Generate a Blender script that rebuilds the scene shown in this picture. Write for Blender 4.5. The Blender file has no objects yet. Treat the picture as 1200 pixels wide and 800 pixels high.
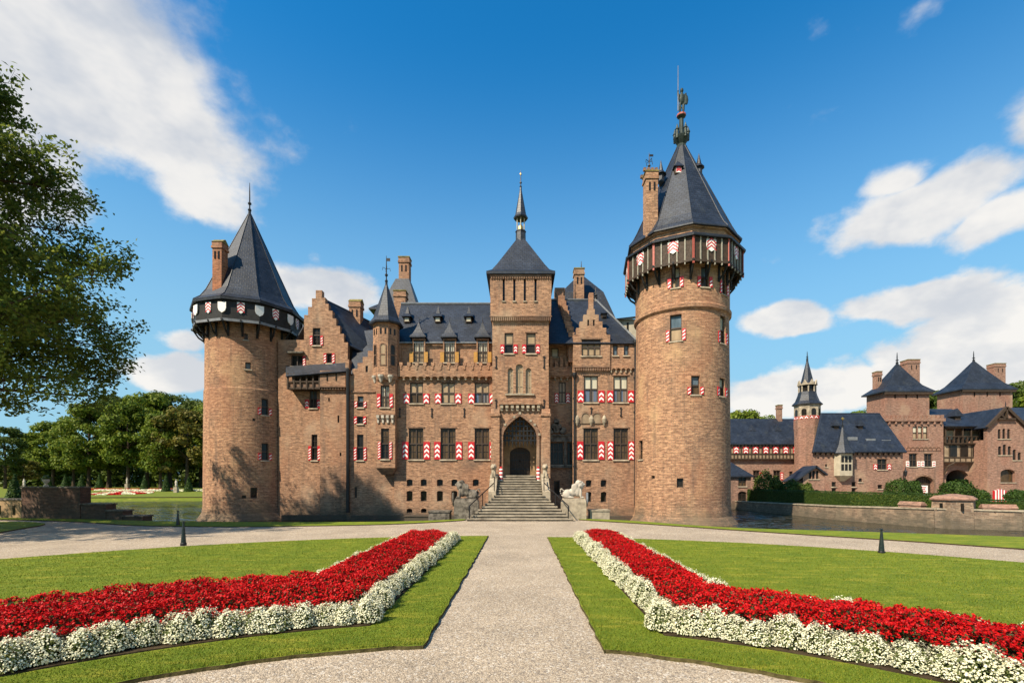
import bpy, math, random
import numpy as np
from mathutils import Vector, Matrix, noise as mnoise
from mathutils.geometry import tessellate_polygon
R = math.radians
random.seed(7)
RNG = np.random.default_rng(11)
S = bpy.context.scene
COL = S.collection

# ------------------------------------------------------------------ camera, sky, sun, exposure
F, CX, HY, EYE = 570.0, 609.5, 564.5, 2.4          # focal length in photo pixels, vanishing point of the path, eye height
cam = bpy.data.objects.new('camera', bpy.data.cameras.new('camera'))
COL.objects.link(cam)
cam.location = (0, 0, EYE)
cam.rotation_euler = (R(90), 0, 0)
cam.data.sensor_width = 36
cam.data.lens = F / 1200 * 36
cam.data.shift_x = (600 - CX) / 1200
cam.data.shift_y = (HY - 400) / 1200
cam.data.clip_end = 5000
S.camera = cam
S.view_settings.view_transform = 'Standard'
S.view_settings.look = 'None'
S.view_settings.exposure = 0.95
S.view_settings.gamma = 1
SUN_AZ, SUN_EL = 46.0, 46.0                          # the sun stands behind the camera, to its left
sd = Vector((-math.sin(R(SUN_AZ)) * math.cos(R(SUN_EL)), -math.cos(R(SUN_AZ)) * math.cos(R(SUN_EL)), math.sin(R(SUN_EL))))
sun = bpy.data.objects.new('sun', bpy.data.lights.new('sun', 'SUN'))
COL.objects.link(sun)
sun.data.energy = 4.6
sun.data.angle = R(0.6)
sun.data.color = (1.0, 0.87, 0.68)
sun.rotation_euler = (-sd).to_track_quat('-Z', 'Y').to_euler()

W = bpy.data.worlds.new('World')
S.world = W
W.use_nodes = True
wt = W.node_tree
for n in list(wt.nodes): wt.nodes.remove(n)
class NT:
    """tiny helper to write node graphs as expressions"""
    def __init__(s, t): s.t = t
    def node(s, typ, **kw):
        n = s.t.nodes.new(typ)
        for k, v in kw.items(): setattr(n, k, v)
        return n
    def put(s, sock, v):
        if isinstance(v, bpy.types.NodeSocket): s.t.links.new(v, sock)
        elif isinstance(v, tuple) and sock.type == 'RGBA' and len(v) == 3: sock.default_value = (*v, 1)
        else: sock.default_value = v
    def math(s, op, a, b=0.0, c=0.0, clamp=False):
        n = s.node('ShaderNodeMath', operation=op, use_clamp=clamp)
        s.put(n.inputs[0], a); s.put(n.inputs[1], b); s.put(n.inputs[2], c)
        return n.outputs[0]
    def vmath(s, op, a, b=(0, 0, 0)):
        n = s.node('ShaderNodeVectorMath', operation=op)
        s.put(n.inputs[0], a)
        if op == 'SCALE': s.put(n.inputs['Scale'], b)
        else: s.put(n.inputs[1], b)
        return n.outputs['Value'] if op in ('LENGTH', 'DOT_PRODUCT') else n.outputs[0]
    def mix(s, f, a, b, blend='MIX'):
        n = s.node('ShaderNodeMix', data_type='RGBA', blend_type=blend)
        s.put(n.inputs[0], f); s.put(n.inputs[6], a); s.put(n.inputs[7], b)
        return n.outputs[2]
    def noise(s, vec, scale, detail=4, rough=0.55, dist=0.0, out=0):
        n = s.node('ShaderNodeTexNoise')
        if vec is not None: s.put(n.inputs['Vector'], vec)
        n.inputs['Scale'].default_value = scale; n.inputs['Detail'].default_value = detail
        n.inputs['Roughness'].default_value = rough; n.inputs['Distortion'].default_value = dist
        return n.outputs[out]
    def ramp(s, f, *stops):
        n = s.node('ShaderNodeValToRGB')
        e = n.color_ramp.elements
        while len(e) < len(stops): e.new(0.5)
        for k, (p, c) in enumerate(stops):
            e[k].position = p
            e[k].color = (*c, 1) if isinstance(c, tuple) else (c, c, c, 1)
        s.put(n.inputs[0], f)
        return n.outputs[0]
    def maprange(s, v, a, b, c=0.0, d=1.0, smooth=True):
        n = s.node('ShaderNodeMapRange', interpolation_type='SMOOTHSTEP' if smooth else 'LINEAR')
        s.put(n.inputs[0], v)
        for k, q in zip((1, 2, 3, 4), (a, b, c, d)): n.inputs[k].default_value = q
        return n.outputs[0]
    def mapping(s, vec, scale=(1, 1, 1), loc=(0, 0, 0), rot=(0, 0, 0)):
        n = s.node('ShaderNodeMapping')
        s.put(n.inputs[0], vec)
        n.inputs['Location'].default_value = loc; n.inputs['Rotation'].default_value = rot; n.inputs['Scale'].default_value = scale
        return n.outputs[0]

g = NT(wt)
sky = g.node('ShaderNodeTexSky', sky_type='NISHITA', sun_disc=False, sun_elevation=R(SUN_EL),
             sun_rotation=R(180 + SUN_AZ), altitude=0, air_density=1.0, dust_density=0.35, ozone_density=2.2)
tc = g.node('ShaderNodeTexCoord')
dirv = g.vmath('NORMALIZE', tc.outputs['Generated'])
sep = g.node('ShaderNodeSeparateXYZ'); g.put(sep.inputs[0], dirv)
az = g.math('MULTIPLY', g.math('ARCTAN2', sep.outputs[0], sep.outputs[1]), 180 / math.pi)
el = g.math('MULTIPLY', g.math('ARCSINE', sep.outputs[2]), 180 / math.pi)
hs = g.node('ShaderNodeHueSaturation'); hs.inputs['Saturation'].default_value = 1.28
g.put(hs.inputs['Color'], sky.outputs[0])
skyc = g.mix(1.0, hs.outputs[0], (0.14, 0.68, 0.74), 'MULTIPLY')
lowair = g.math('MULTIPLY', g.math('POWER', g.maprange(el, 46, 4, 0, 1), 1.3), .93)
skyc = g.mix(lowair, skyc, (1.25, 2.15, 2.75))
# cloud banks: (azimuth, elevation, half widths in degrees, density)
def sky_dir(px, py):
    a, b = (px - CX) / F, (HY - py) / F
    return math.degrees(math.atan2(a, 1)), math.degrees(math.atan2(b, math.hypot(a, 1)))
BANKS = []
for px, py, rx, ry, w in [(50, 50, 200, 135, 1.3), (165, 135, 125, 95, 1.05), (225, 220, 80, 50, .78), (60, 165, 110, 55, .62), (-150, 130, 240, 200, 1.0),
                          (378, 338, 62, 30, 1.05), (200, 440, 60, 26, .95), (225, 398, 36, 12, .6), (365, 297, 20, 14, .4),
                          (1075, 243, 140, 36, 1.2), (1055, 208, 60, 24, .9), (1225, 150, 28, 45, .8), (1190, 258, 90, 28, .9),
                          (915, 378, 55, 20, .95), (1075, 348, 110, 26, 1.1), (1170, 395, 120, 60, 1.15), (960, 462, 110, 30, 1.1), (1120, 450, 140, 60, 1.2),
                          (940, 40, 60, 30, .36), (905, 298, 50, 18, .38), (700, 480, 120, 40, .6), (1400, 330, 200, 160, 1.0), (1075, 20, 40, 20, .3)]:
    a0, e0 = sky_dir(px, py); a1, e1 = sky_dir(px + rx, py); a2, e2 = sky_dir(px, py - ry)
    BANKS.append((a0, e0, max(abs(a1 - a0), 2), max(abs(e2 - e0), 1.2), w))
BANKS += [(120, 30, 40, 16, .8), (190, 40, 50, 18, .7), (-110, 35, 40, 14, .8), (170, 14, 90, 7, .7)]
warp = g.noise(dirv, 3.2, 3, .6, 0, 1)
wsep = g.node('ShaderNodeSeparateXYZ'); g.put(wsep.inputs[0], warp)
azw = g.math('ADD', az, g.math('MULTIPLY', g.math('SUBTRACT', wsep.outputs[0], .5), 6))
elw = g.math('ADD', el, g.math('MULTIPLY', g.math('SUBTRACT', wsep.outputs[1], .5), 5))
field = 0.0
for a0, e0, ra, re_, w in BANKS:
    da = g.math('MULTIPLY', g.math('SUBTRACT', azw, a0), 1 / ra)
    de = g.math('MULTIPLY', g.math('SUBTRACT', elw, e0), 1 / re_)
    d2 = g.math('ADD', g.math('MULTIPLY', da, da), g.math('MULTIPLY', de, de))
    v = g.math('MULTIPLY', g.math('EXPONENT', g.math('MULTIPLY', d2, -.78)), w)
    field = g.math('MAXIMUM', field, v) if not isinstance(field, float) else v
n1 = g.noise(g.mapping(dirv, (1, 1, 1.25), (.7, .2, .4)), 8.0, 9, .58, .0)
n2 = g.noise(g.mapping(dirv, (1, 1, 2.2), (3, 1, 2)), 17.0, 6, .6, .0)
dens = g.math('ADD', field, g.math('MULTIPLY', g.math('SUBTRACT', n1, .5), 1.25))
dens = g.math('ADD', dens, g.math('MULTIPLY', g.math('SUBTRACT', n2, .5), .35))
soft = g.maprange(el, 14, 40, .26, .62)
edge_ = g.math('DIVIDE', g.math('SUBTRACT', dens, g.maprange(el, 14, 40, .36, .24)), soft)
cov = g.math('MULTIPLY', g.maprange(edge_, 0, 1), .97)
lumn = g.noise(g.mapping(dirv, (1, 1, 1.7), (0, 0, .06)), 4.2, 5, .6)
lum = g.math('ADD', g.maprange(lumn, .30, .64), g.maprange(el, 30, 6, -.12, .35))
cloudc = g.mix(g.math('MULTIPLY', lum, 1.0, clamp=True), (1.95, 2.1, 2.35), (3.3, 3.2, 3.05))
g.put(hs.inputs['Value'], 1.0)
bg = g.node('ShaderNodeBackground'); bg.inputs['Strength'].default_value = 0.15
g.put(bg.inputs['Color'], g.mix(cov, skyc, cloudc))
out = g.node('ShaderNodeOutputWorld'); wt.links.new(bg.outputs[0], out.inputs[0])

# ------------------------------------------------------------------ materials
MATS = {}
def material(name, fn):
    m = bpy.data.materials.new(name); m.use_nodes = True
    t = m.node_tree
    for n in list(t.nodes): t.nodes.remove(n)
    q = NT(t)
    o = q.node('ShaderNodeOutputMaterial')
    b = q.node('ShaderNodeBsdfPrincipled')
    t.links.new(b.outputs[0], o.inputs[0])
    fn(q, b, o)
    MATS[name] = m
    return m
def bump(q, b, h, strength, dist):
    n = q.node('ShaderNodeBump'); n.inputs['Strength'].default_value = strength; n.inputs['Distance'].default_value = dist
    q.put(n.inputs['Height'], h); q.put(b.inputs['Normal'], n.outputs[0])
def uv(q): return q.node('ShaderNodeTexCoord').outputs['UV']
def objc(q): return q.node('ShaderNodeTexCoord').outputs['Object']
def wpos(q): return q.node('ShaderNodeNewGeometry').outputs['Position']

def brick(name, c1, c2, mortar, stain=(.10, .075, .06), pale=(.42, .31, .21), row=.085, wid=.26, stain_amt=.55, band=0.0):
    def fn(q, b, o):
        u = uv(q); p = wpos(q)
        wob = q.vmath('ADD', u, q.vmath('SCALE', q.vmath('SUBTRACT', q.noise(u, 1.1, 2, .5, 0, 1), (.5, .5, .5)), .05))
        br = q.node('ShaderNodeTexBrick', offset=.5, squash=1.0)
        q.put(br.inputs['Vector'], wob)
        for k, v in (('Scale', 1.0), ('Mortar Size', .009), ('Mortar Smooth', .3), ('Bias', 0.0), ('Brick Width', wid), ('Row Height', row)): br.inputs[k].default_value = v
        q.put(br.inputs['Color1'], c1); q.put(br.inputs['Color2'], c2); q.put(br.inputs['Mortar'], mortar)
        col = br.outputs['Color']
        grain = q.noise(q.mapping(u, (2.4, 7.5, 1)), 1.0, 3, .65)               # courses of darker and lighter bricks
        col = q.mix(1.0, col, q.ramp(grain, (.30, .52), (.70, 1.46)), 'MULTIPLY')
        if band:
            b2 = q.node('ShaderNodeTexBrick', offset=.37)
            q.put(b2.inputs['Vector'], q.vmath('ADD', wob, (.3, .11, 0)))
            for k, v in (('Scale', 1.0), ('Mortar Size', .026), ('Mortar Smooth', .6), ('Brick Width', .62), ('Row Height', .24)): b2.inputs[k].default_value = v
            col = q.mix(q.math('MULTIPLY', b2.outputs['Fac'], q.maprange(q.noise(u, .9, 3), .35, .6, .1, band)), col, (.09, .055, .035))
        fine = q.noise(q.mapping(u, (7, 15, 1), (4, 2, 0)), 1.0, 1, .5)
        col = q.mix(q.maprange(fine, .60, .74), col, (.085, .05, .035))           # scattered burnt headers
        col = q.mix(q.maprange(q.noise(q.mapping(u, (5, 12, 1), (9, 5, 0)), 1.0, 1, .5), .64, .78, 0, .6), col, pale)
        big = q.noise(p, .42, 5, .62)
        col = q.mix(q.maprange(big, .52, .74, 0, stain_amt), col, stain)
        col = q.mix(q.maprange(q.noise(q.mapping(p, (.5, .5, .3), (3, 7, 2)), .8, 4, .6), .52, .74, 0, .62), col, pale)
        col = q.mix(q.maprange(q.noise(q.mapping(p, (.6, .6, .4), (8, 1, 5)), .6, 3, .55), .50, .66, 0, .26), col, tuple(a * f for a, f in zip(c2, (1.15, .85, .75))))   # redder repairs
        streak = q.noise(q.mapping(p, (1.9, 1.9, .16), (1, 4, 0)), 1.0, 4, .6)
        col = q.mix(q.maprange(streak, .52, .76, 0, .55), col, stain)
        sp = q.node('ShaderNodeSeparateXYZ'); q.put(sp.inputs[0], p)
        damp = q.math('ADD', sp.outputs[2], q.math('MULTIPLY', q.noise(p, .7, 4, .6), -3.2))
        col = q.mix(q.maprange(damp, -.55, -2.3, 0, .72), col, (.075, .07, .05))   # tide mark above the moat
        q.put(b.inputs['Base Color'], col)
        b.inputs['Roughness'].default_value = .88
        b.inputs['Specular IOR Level'].default_value = .25
        h = q.math('ADD', q.math('MULTIPLY', br.outputs['Fac'], -.7), q.math('MULTIPLY', grain, .9))
        bump(q, b, h, .7, .035)
    material(name, fn)
brick('brick', (.41, .220, .124), (.250, .126, .073), (.30, .22, .155))
brick('brick_tower', (.43, .240, .136), (.275, .141, .081), (.30, .225, .16), row=.12, wid=.30, stain_amt=.5, band=.55, pale=(.47, .31, .165))
brick('brick_dark', (.24, .125, .075), (.18, .095, .06), (.2, .16, .12))
brick('brick_pink', (.30, .155, .105), (.24, .125, .09), (.30, .23, .18), stain_amt=.3)
brick('brick_old', (.115, .062, .042), (.08, .045, .032), (.09, .075, .06), stain=(.03, .027, .022), pale=(.15, .10, .07))
brick('brick_chimney', (.40, .145, .062), (.27, .095, .045), (.30, .2, .14), stain_amt=.3)
brick('rubble', (.31, .215, .145), (.17, .115, .08), (.36, .29, .22), stain_amt=.3, row=.22, wid=.4)

def plain(name, col, rough=.6, metal=0, var=.18, scale=3.0, spec=.4, bmp=0.0, bscale=20):
    def fn(q, b, o):
        p = wpos(q)
        n = q.noise(p, scale, 5, .6)
        lo = tuple(max(c * (1 - var * 1.6), 0) for c in col); hi = tuple(c * (1 + var) for c in col)
        q.put(b.inputs['Base Color'], q.ramp(n, (.3, lo), (.7, hi)))
        q.put(b.inputs['Roughness'], q.maprange(q.noise(p, scale * 2.3, 3), .3, .7, max(rough - .12, .02), min(rough + .12, 1)))
        b.inputs['Metallic'].default_value = metal
        b.inputs['Specular IOR Level'].default_value = spec
        if bmp: bump(q, b, q.noise(p, bscale, 4, .6), bmp, .02)
    material(name, fn)
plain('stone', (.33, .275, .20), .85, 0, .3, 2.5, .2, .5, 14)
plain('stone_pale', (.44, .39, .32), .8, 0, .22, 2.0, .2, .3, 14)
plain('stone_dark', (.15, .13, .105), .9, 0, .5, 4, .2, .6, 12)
plain('sandstone', (.30, .20, .11), .85, 0, .3, 2, .2, .4, 10)
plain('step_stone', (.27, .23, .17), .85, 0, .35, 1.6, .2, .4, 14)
plain('timber', (.05, .032, .02), .7, 0, .3, 6, .3)
plain('frame_wood', (.055, .036, .025), .55, 0, .2, 6, .4)
plain('black_board', (.016, .015, .014), .6, 0, .3, 3, .3)
plain('iron', (.014, .014, .015), .45, .3, .2, 8, .5)
plain('red_paint', (.46, .012, .018), .42, 0, .15, 6, .45)
plain('white_paint', (.78, .75, .70), .45, 0, .06, 6, .4)
plain('ochre_paint', (.40, .20, .035), .5, 0, .15, 6, .4)
plain('cream_wall', (.40, .35, .26), .8, 0, .15, 2, .2)
plain('lead', (.17, .18, .19), .55, .2, .2, 3, .5)
plain('batten_grey', (.30, .28, .22), .6, 0, .2, 6, .3)
plain('verdigris', (.028, .042, .036), .6, .3, .3, 5, .4)
plain('gold', (.6, .38, .1), .35, .9, .1, 4, .5)
plain('bollard_green', (.010, .016, .013), .35, 0, .2, 6, .5)
plain('bark', (.075, .055, .038), .92, 0, .4, 5, .1, .8, 9)
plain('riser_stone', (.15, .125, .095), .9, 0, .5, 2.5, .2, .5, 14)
plain('soil', (.05, .035, .02), .95, 0, .4, 6, .1, .8, 25)
plain('plaster_panel', (.26, .19, .125), .85, 0, .2, 2, .2)
plain('moss_stone', (.20, .165, .06), .9, 0, .4, 4, .1, .5, 12)
plain('blue_grey_stone', (.24, .25, .27), .8, 0, .25, 3, .2, .4, 14)
plain('blue_fabric', (.07, .16, .27), .8, 0, .2, 4, .2)

def slate(q, b, o):
    u = uv(q); p = wpos(q)
    br = q.node('ShaderNodeTexBrick', offset=.5)
    q.put(br.inputs['Vector'], u)
    for k, v in (('Scale', 1.0), ('Mortar Size', .022), ('Brick Width', .34), ('Row Height', .23)): br.inputs[k].default_value = v
    q.put(br.inputs['Color1'], (.015, .020, .031)); q.put(br.inputs['Color2'], (.009, .013, .022)); q.put(br.inputs['Mortar'], (.006, .007, .009))
    col = q.mix(1.0, br.outputs['Color'], q.ramp(q.noise(p, .9, 5, .65), (.3, .55), (.7, 1.7)), 'MULTIPLY')
    sl = q.noise(q.mapping(u, (3.2, 4.4, 1)), 1.0, 2, .6)
    col = q.mix(1.0, col, q.ramp(sl, (.32, .7), (.68, 1.4)), 'MULTIPLY')
    col = q.mix(q.maprange(q.noise(q.mapping(p, (1.4, 1.4, .35)), 1.0, 4, .6), .54, .8, 0, .5), col, (.045, .048, .042))
    q.put(b.inputs['Base Color'], col)
    b.inputs['Roughness'].default_value = .5
    b.inputs['Specular IOR Level'].default_value = .45
    bump(q, b, q.math('ADD', br.outputs['Fac'], q.noise(u, 6, 2)), .35, .015)
material('slate', slate)

def glass(name, col, dark=.6, rough=.06):
    def fn(q, b, o):
        p = wpos(q)
        n = q.noise(q.mapping(p, (2.2, 2.2, .8)), 1.3, 3, .5)
        q.put(b.inputs['Base Color'], q.ramp(n, (.35, tuple(c * dark for c in col)), (.65, col)))
        b.inputs['Roughness'].default_value = rough
        b.inputs['Specular IOR Level'].default_value = .22
        bump(q, b, q.noise(p, 2.2, 2), .12, .03)
    material(name, fn)
glass('glass_dark', (.022, .019, .016))
glass('glass_brown', (.095, .060, .030), .45)
glass('glass_tan', (.36, .26, .16), .75)
glass('glass_cream', (.50, .46, .35), .85)
glass('glass_blue', (.10, .14, .17), .6)

def chequer_cloth(q, b, o):                                   # closed draperies of several colours behind the leaded lights
    p = wpos(q)
    s = q.node('ShaderNodeSeparateXYZ'); q.put(s.inputs[0], p)
    r = q.node('ShaderNodeTexWhiteNoise', noise_dimensions='1D'); q.put(r.inputs['W'], q.math('FLOOR', q.math('MULTIPLY', s.outputs[0], 6)))
    q.put(b.inputs['Base Color'], q.ramp(r.outputs[0], (.1, (.05, .045, .04)), (.4, (.16, .12, .09)), (.6, (.07, .12, .2)), (.85, (.22, .17, .13))))
    b.inputs['Roughness'].default_value = .1
material('glass_drapes', chequer_cloth)

def gravel(q, b, o):
    p = wpos(q)
    v = q.node('ShaderNodeTexVoronoi', feature='F1'); q.put(v.inputs['Vector'], p); v.inputs['Scale'].default_value = 72
    v2 = q.node('ShaderNodeTexVoronoi', feature='F1'); q.put(v2.inputs['Vector'], p); v2.inputs['Scale'].default_value = 32
    hsv = q.node('ShaderNodeSeparateColor'); q.put(hsv.inputs[0], v.outputs['Color'])
    h2 = q.node('ShaderNodeSeparateColor'); q.put(h2.inputs[0], v2.outputs['Color'])
    stone = q.ramp(hsv.outputs[0], (0.0, (.17, .135, .10)), (.3, (.30, .235, .165)), (.6, (.385, .305, .22)), (1.0, (.52, .435, .33)))
    stone = q.mix(q.maprange(h2.outputs[1], .74, .86, 0, .5), stone, (.12, .105, .095))
    stone = q.mix(q.maprange(h2.outputs[0], .88, .94, 0, .5), stone, (.60, .55, .48))
    big = q.noise(p, .55, 5, .6)
    stone = q.mix(1.0, stone, q.ramp(big, (.3, .82), (.7, 1.14)), 'MULTIPLY')
    q.put(b.inputs['Base Color'], stone)
    b.inputs['Roughness'].default_value = .9
    b.inputs['Specular IOR Level'].default_value = .2
    bump(q, b, q.math('ADD', q.math('MULTIPLY', v.outputs['Distance'], -1.0), q.math('MULTIPLY', v2.outputs['Distance'], -.8)), .55, .02)
material('gravel', gravel)

def lawn_mat(name, lo, hi, dry):
    def fn(q, b, o):
        p = wpos(q)
        n = q.noise(p, 1.3, 6, .68)
        fine = q.noise(q.mapping(p, (1.6, 1.0, 1)), 55, 3, .7)
        col = q.ramp(n, (.32, lo), (.68, hi))
        col = q.mix(1.0, col, q.ramp(fine, (.25, .45), (.75, 1.6)), 'MULTIPLY')
        pt = q.noise(q.mapping(p, (.45, 1.7, 1), (5, 3, 0)), 1.8, 5, .7)
        col = q.mix(q.maprange(pt, .50, .68, 0, .75), col, dry)
        col = q.mix(q.maprange(q.noise(p, 16, 2, .5), .60, .72, 0, .5), col, dry)
        q.put(b.inputs['Base Color'], col)
        b.inputs['Roughness'].default_value = .9
        b.inputs['Specular IOR Level'].default_value = .15
        bump(q, b, fine, .9, .03)
    material(name, fn)
lawn_mat('lawn', (.092, .142, .012), (.172, .212, .018), (.31, .285, .035))
plain('lawn_edge', (.085, .070, .028), .95, 0, .4, 9, .1, .8, 25)
lawn_mat('meadow', (.085, .115, .014), (.13, .155, .018), (.21, .20, .03))

def leaf(name, a, b_, c, trans=.3, rough=.5):
    def fn(q, b, o):
        gm = q.node('ShaderNodeNewGeometry')
        rnd = gm.outputs['Random Per Island']
        n = q.noise(gm.outputs['Position'], .35, 3, .5)
        col = q.ramp(q.math('ADD', q.math('MULTIPLY', rnd, .55), q.math('MULTIPLY', n, .5)), (.15, a), (.5, b_), (.9, c))
        q.put(b.inputs['Base Color'], col)
        b.inputs['Roughness'].default_value = rough
        b.inputs['Specular IOR Level'].default_value = .12
        tr = q.node('ShaderNodeBsdfTranslucent'); q.put(tr.inputs[0], col)
        mx = q.node('ShaderNodeMixShader'); mx.inputs[0].default_value = trans
        q.t.links.new(b.outputs[0], mx.inputs[1]); q.t.links.new(tr.outputs[0], mx.inputs[2]); q.t.links.new(mx.outputs[0], o.inputs[0])
    material(name, fn)
leaf('leaf_oak', (.066, .102, .016), (.125, .17, .026), (.22, .24, .045), .5)
leaf('leaf_wood', (.055, .095, .011), (.11, .158, .016), (.21, .23, .03), .32)
leaf('leaf_gold', (.06, .07, .012), (.11, .105, .018), (.2, .15, .03), .28)
leaf('leaf_dark', (.034, .058, .011), (.066, .098, .017), (.12, .145, .028), .28)
leaf('leaf_hedge', (.018, .040, .009), (.035, .068, .012), (.065, .10, .018), .2)
leaf('leaf_bed', (.018, .03, .010), (.035, .05, .014), (.07, .05, .022), .2)
leaf('leaf_white_bed', (.06, .085, .02), (.10, .125, .035), (.17, .18, .06), .25)
leaf('petal_red', (.20, .002, .004), (.40, .005, .006), (.58, .014, .010), .12, .45)
leaf('petal_white', (.52, .50, .29), (.72, .69, .48), (.84, .81, .64), .2, .5)
leaf('grass_blade', (.070, .118, .010), (.130, .174, .015), (.26, .245, .03), .25)

def water(q, b, o):
    p = wpos(q)
    b.inputs['Base Color'].default_value = (.018, .020, .011, 1)
    b.inputs['Roughness'].default_value = .09
    b.inputs['IOR'].default_value = 1.33
    w1 = q.vmath('SUBTRACT', q.noise(q.mapping(p, (1, 1.7, 1)), 1.3, 3, .6, 0, 1), (.5, .5, .5))
    w2 = q.vmath('SUBTRACT', q.noise(q.mapping(p, (1, 1.5, 1), (3, 1, 0)), 5.0, 2, .6, 0, 1), (.5, .5, .5))
    calm = q.maprange(q.noise(p, .09, 2, .5), .38, .62, .35, 1.15)
    wv = q.vmath('MULTIPLY', q.vmath('ADD', w1, q.vmath('SCALE', w2, .7)), (.8, 2.4, 0))
    q.put(b.inputs['Normal'], q.vmath('NORMALIZE', q.vmath('ADD', q.vmath('SCALE', wv, calm), (0, 0, 1))))
material('water', water)
# ------------------------------------------------------------------ mesh building helpers
def px_x(px, Y): return (px - CX) / F * Y
def px_z(py, Y): return EYE + (HY - py) / F * Y
WORLD = {}
def link(o, parent=None, loc=(0, 0, 0)):
    COL.objects.link(o)
    base = Vector((0, 0, 0))
    if parent is not None:
        o.parent = parent
        base = WORLD[parent]
    o.location = Vector(loc) - base
    WORLD[o] = Vector(loc)
    return o
def thing(name, loc, label, cat, group=None, kind=None):
    o = bpy.data.objects.new(name, None)
    o.empty_display_size = .3
    link(o, None, loc)
    return tag(o, label, cat, group, kind)
def tag(o, label=None, cat=None, group=None, kind=None):
    if label: o['label'] = label
    if cat: o['category'] = cat
    if group: o['group'] = group
    if kind: o['kind'] = kind
    return o
class MB:
    """collects polygons; build() links them as ONE mesh object"""
    def __init__(s, xf=None):
        s.v, s.f, s.m, s.u, s.xf = [], [], [], [], xf
    def poly(s, pts, m=0, uvs=None):
        k = len(s.v); s.v += [tuple(p) for p in pts]
        s.f.append(tuple(range(k, k + len(pts)))); s.m.append(m); s.u.append(uvs)
    def box(s, x0, x1, y0, y1, z0, z1, m=0):
        a, b, c, d = (x0, y0), (x1, y0), (x1, y1), (x0, y1)
        for p, q in ((a, b), (b, c), (c, d), (d, a)): s.poly([(*p, z0), (*q, z0), (*q, z1), (*p, z1)], m)
        s.poly([(x0, y0, z1), (x1, y0, z1), (x1, y1, z1), (x0, y1, z1)], m)
        s.poly([(x0, y1, z0), (x1, y1, z0), (x1, y0, z0), (x0, y0, z0)], m)
    def rings(s, rings, m=0, cap0=True, cap1=True):
        n = len(rings[0])
        for a, b in zip(rings, rings[1:]):
            for i in range(n):
                j = (i + 1) % n
                s.poly([a[i], a[j], b[j], b[i]], m)
        if cap0: s.poly(list(reversed(rings[0])), m)
        if cap1: s.poly(rings[-1], m)
    def lathe(s, cx, cy, prof, n=16, m=0, off=0.0, cap0=True, cap1=True):
        """prof: (r, z) bottom to top; a ring angle of 0 faces the camera side (-Y)"""
        rs = [[(cx + r * math.sin(off + 2 * math.pi * i / n), cy - r * math.cos(off + 2 * math.pi * i / n), z) for i in range(n)] for r, z in prof]
        s.rings(rs, m, cap0, cap1)
    def frustum(s, x0, x1, y0, y1, z0, X0, X1, Y0, Y1, z1, m=0):
        s.rings([[(x0, y0, z0), (x1, y0, z0), (x1, y1, z0), (x0, y1, z0)], [(X0, Y0, z1), (X1, Y0, z1), (X1, Y1, z1), (X0, Y1, z1)]], m)
    def tube(s, pts, rad, n=8, m=0):
        pts = [Vector(p) for p in pts]
        rad = [rad] * len(pts) if not isinstance(rad, (list, tuple)) else rad
        up = None; rs = []
        for i, p in enumerate(pts):
            d = (pts[min(i + 1, len(pts) - 1)] - pts[max(i - 1, 0)]).normalized()
            if up is None: up = d.orthogonal().normalized()
            up = (up - d * up.dot(d)); up = up.normalized() if up.length > 1e-5 else d.orthogonal().normalized()
            w = d.cross(up)
            rs.append([tuple(p + (up * math.cos(2 * math.pi * k / n) + w * math.sin(2 * math.pi * k / n)) * rad[i]) for k in range(n)])
        s.rings(rs, m)
    def wall(s, outline, holes, y0, y1, m=0, reveal=None):
        """an upright slab facing -Y with real openings; outline and holes are (x, z) loops"""
        loops = [[(x, 0, z) for x, z in outline]] + [[(x, 0, z) for x, z in h] for h in holes]
        allp = [p for l in loops for p in l]
        for t in tessellate_polygon([[Vector(p) for p in l] for l in loops]):
            a, b, c = (allp[i] for i in t)
            if (b[0] - a[0]) * (c[2] - a[2]) - (b[2] - a[2]) * (c[0] - a[0]) < 0: b, c = c, b
            s.poly([(a[0], y0, a[2]), (b[0], y0, b[2]), (c[0], y0, c[2])], m)
            s.poly([(a[0], y1, a[2]), (c[0], y1, c[2]), (b[0], y1, b[2])], m)
        for k, l in enumerate(loops):
            mm = m if k == 0 or reveal is None else reveal
            area = sum(l[i][0] * l[(i + 1) % len(l)][2] - l[(i + 1) % len(l)][0] * l[i][2] for i in range(len(l)))
            ll = l if (area > 0) == (k == 0) else l[::-1]
            for i in range(len(ll)):
                a, b = ll[i], ll[(i + 1) % len(ll)]
                s.poly([(a[0], y1, a[2]), (b[0], y1, b[2]), (b[0], y0, b[2]), (a[0], y0, a[2])], mm)
    def add(s, verts, faces, m=0):
        k = len(s.v); s.v += [tuple(p) for p in verts]
        for f in faces:
            s.f.append(tuple(i + k for i in f)); s.m.append(m); s.u.append(None)
    def build(s, name, mats, parent=None, smooth=False, origin=None, weld=False):
        vs = [Vector(p) for p in s.v]
        if s.xf: vs = [s.xf(p) for p in vs]
        mats = [mats] if isinstance(mats, str) else mats
        lo = Vector([min(v[i] for v in vs) for i in range(3)]); hi = Vector([max(v[i] for v in vs) for i in range(3)])
        c = Vector(((lo.x + hi.x) / 2, (lo.y + hi.y) / 2, lo.z)) if origin is None else Vector(origin)
        me = bpy.data.meshes.new(name)
        me.from_pydata([v - c for v in vs], [], s.f)
        for mn in mats: me.materials.append(MATS[mn])
        me.polygons.foreach_set('material_index', s.m)
        ul = me.uv_layers.new(name='UVMap')
        co = []
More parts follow.
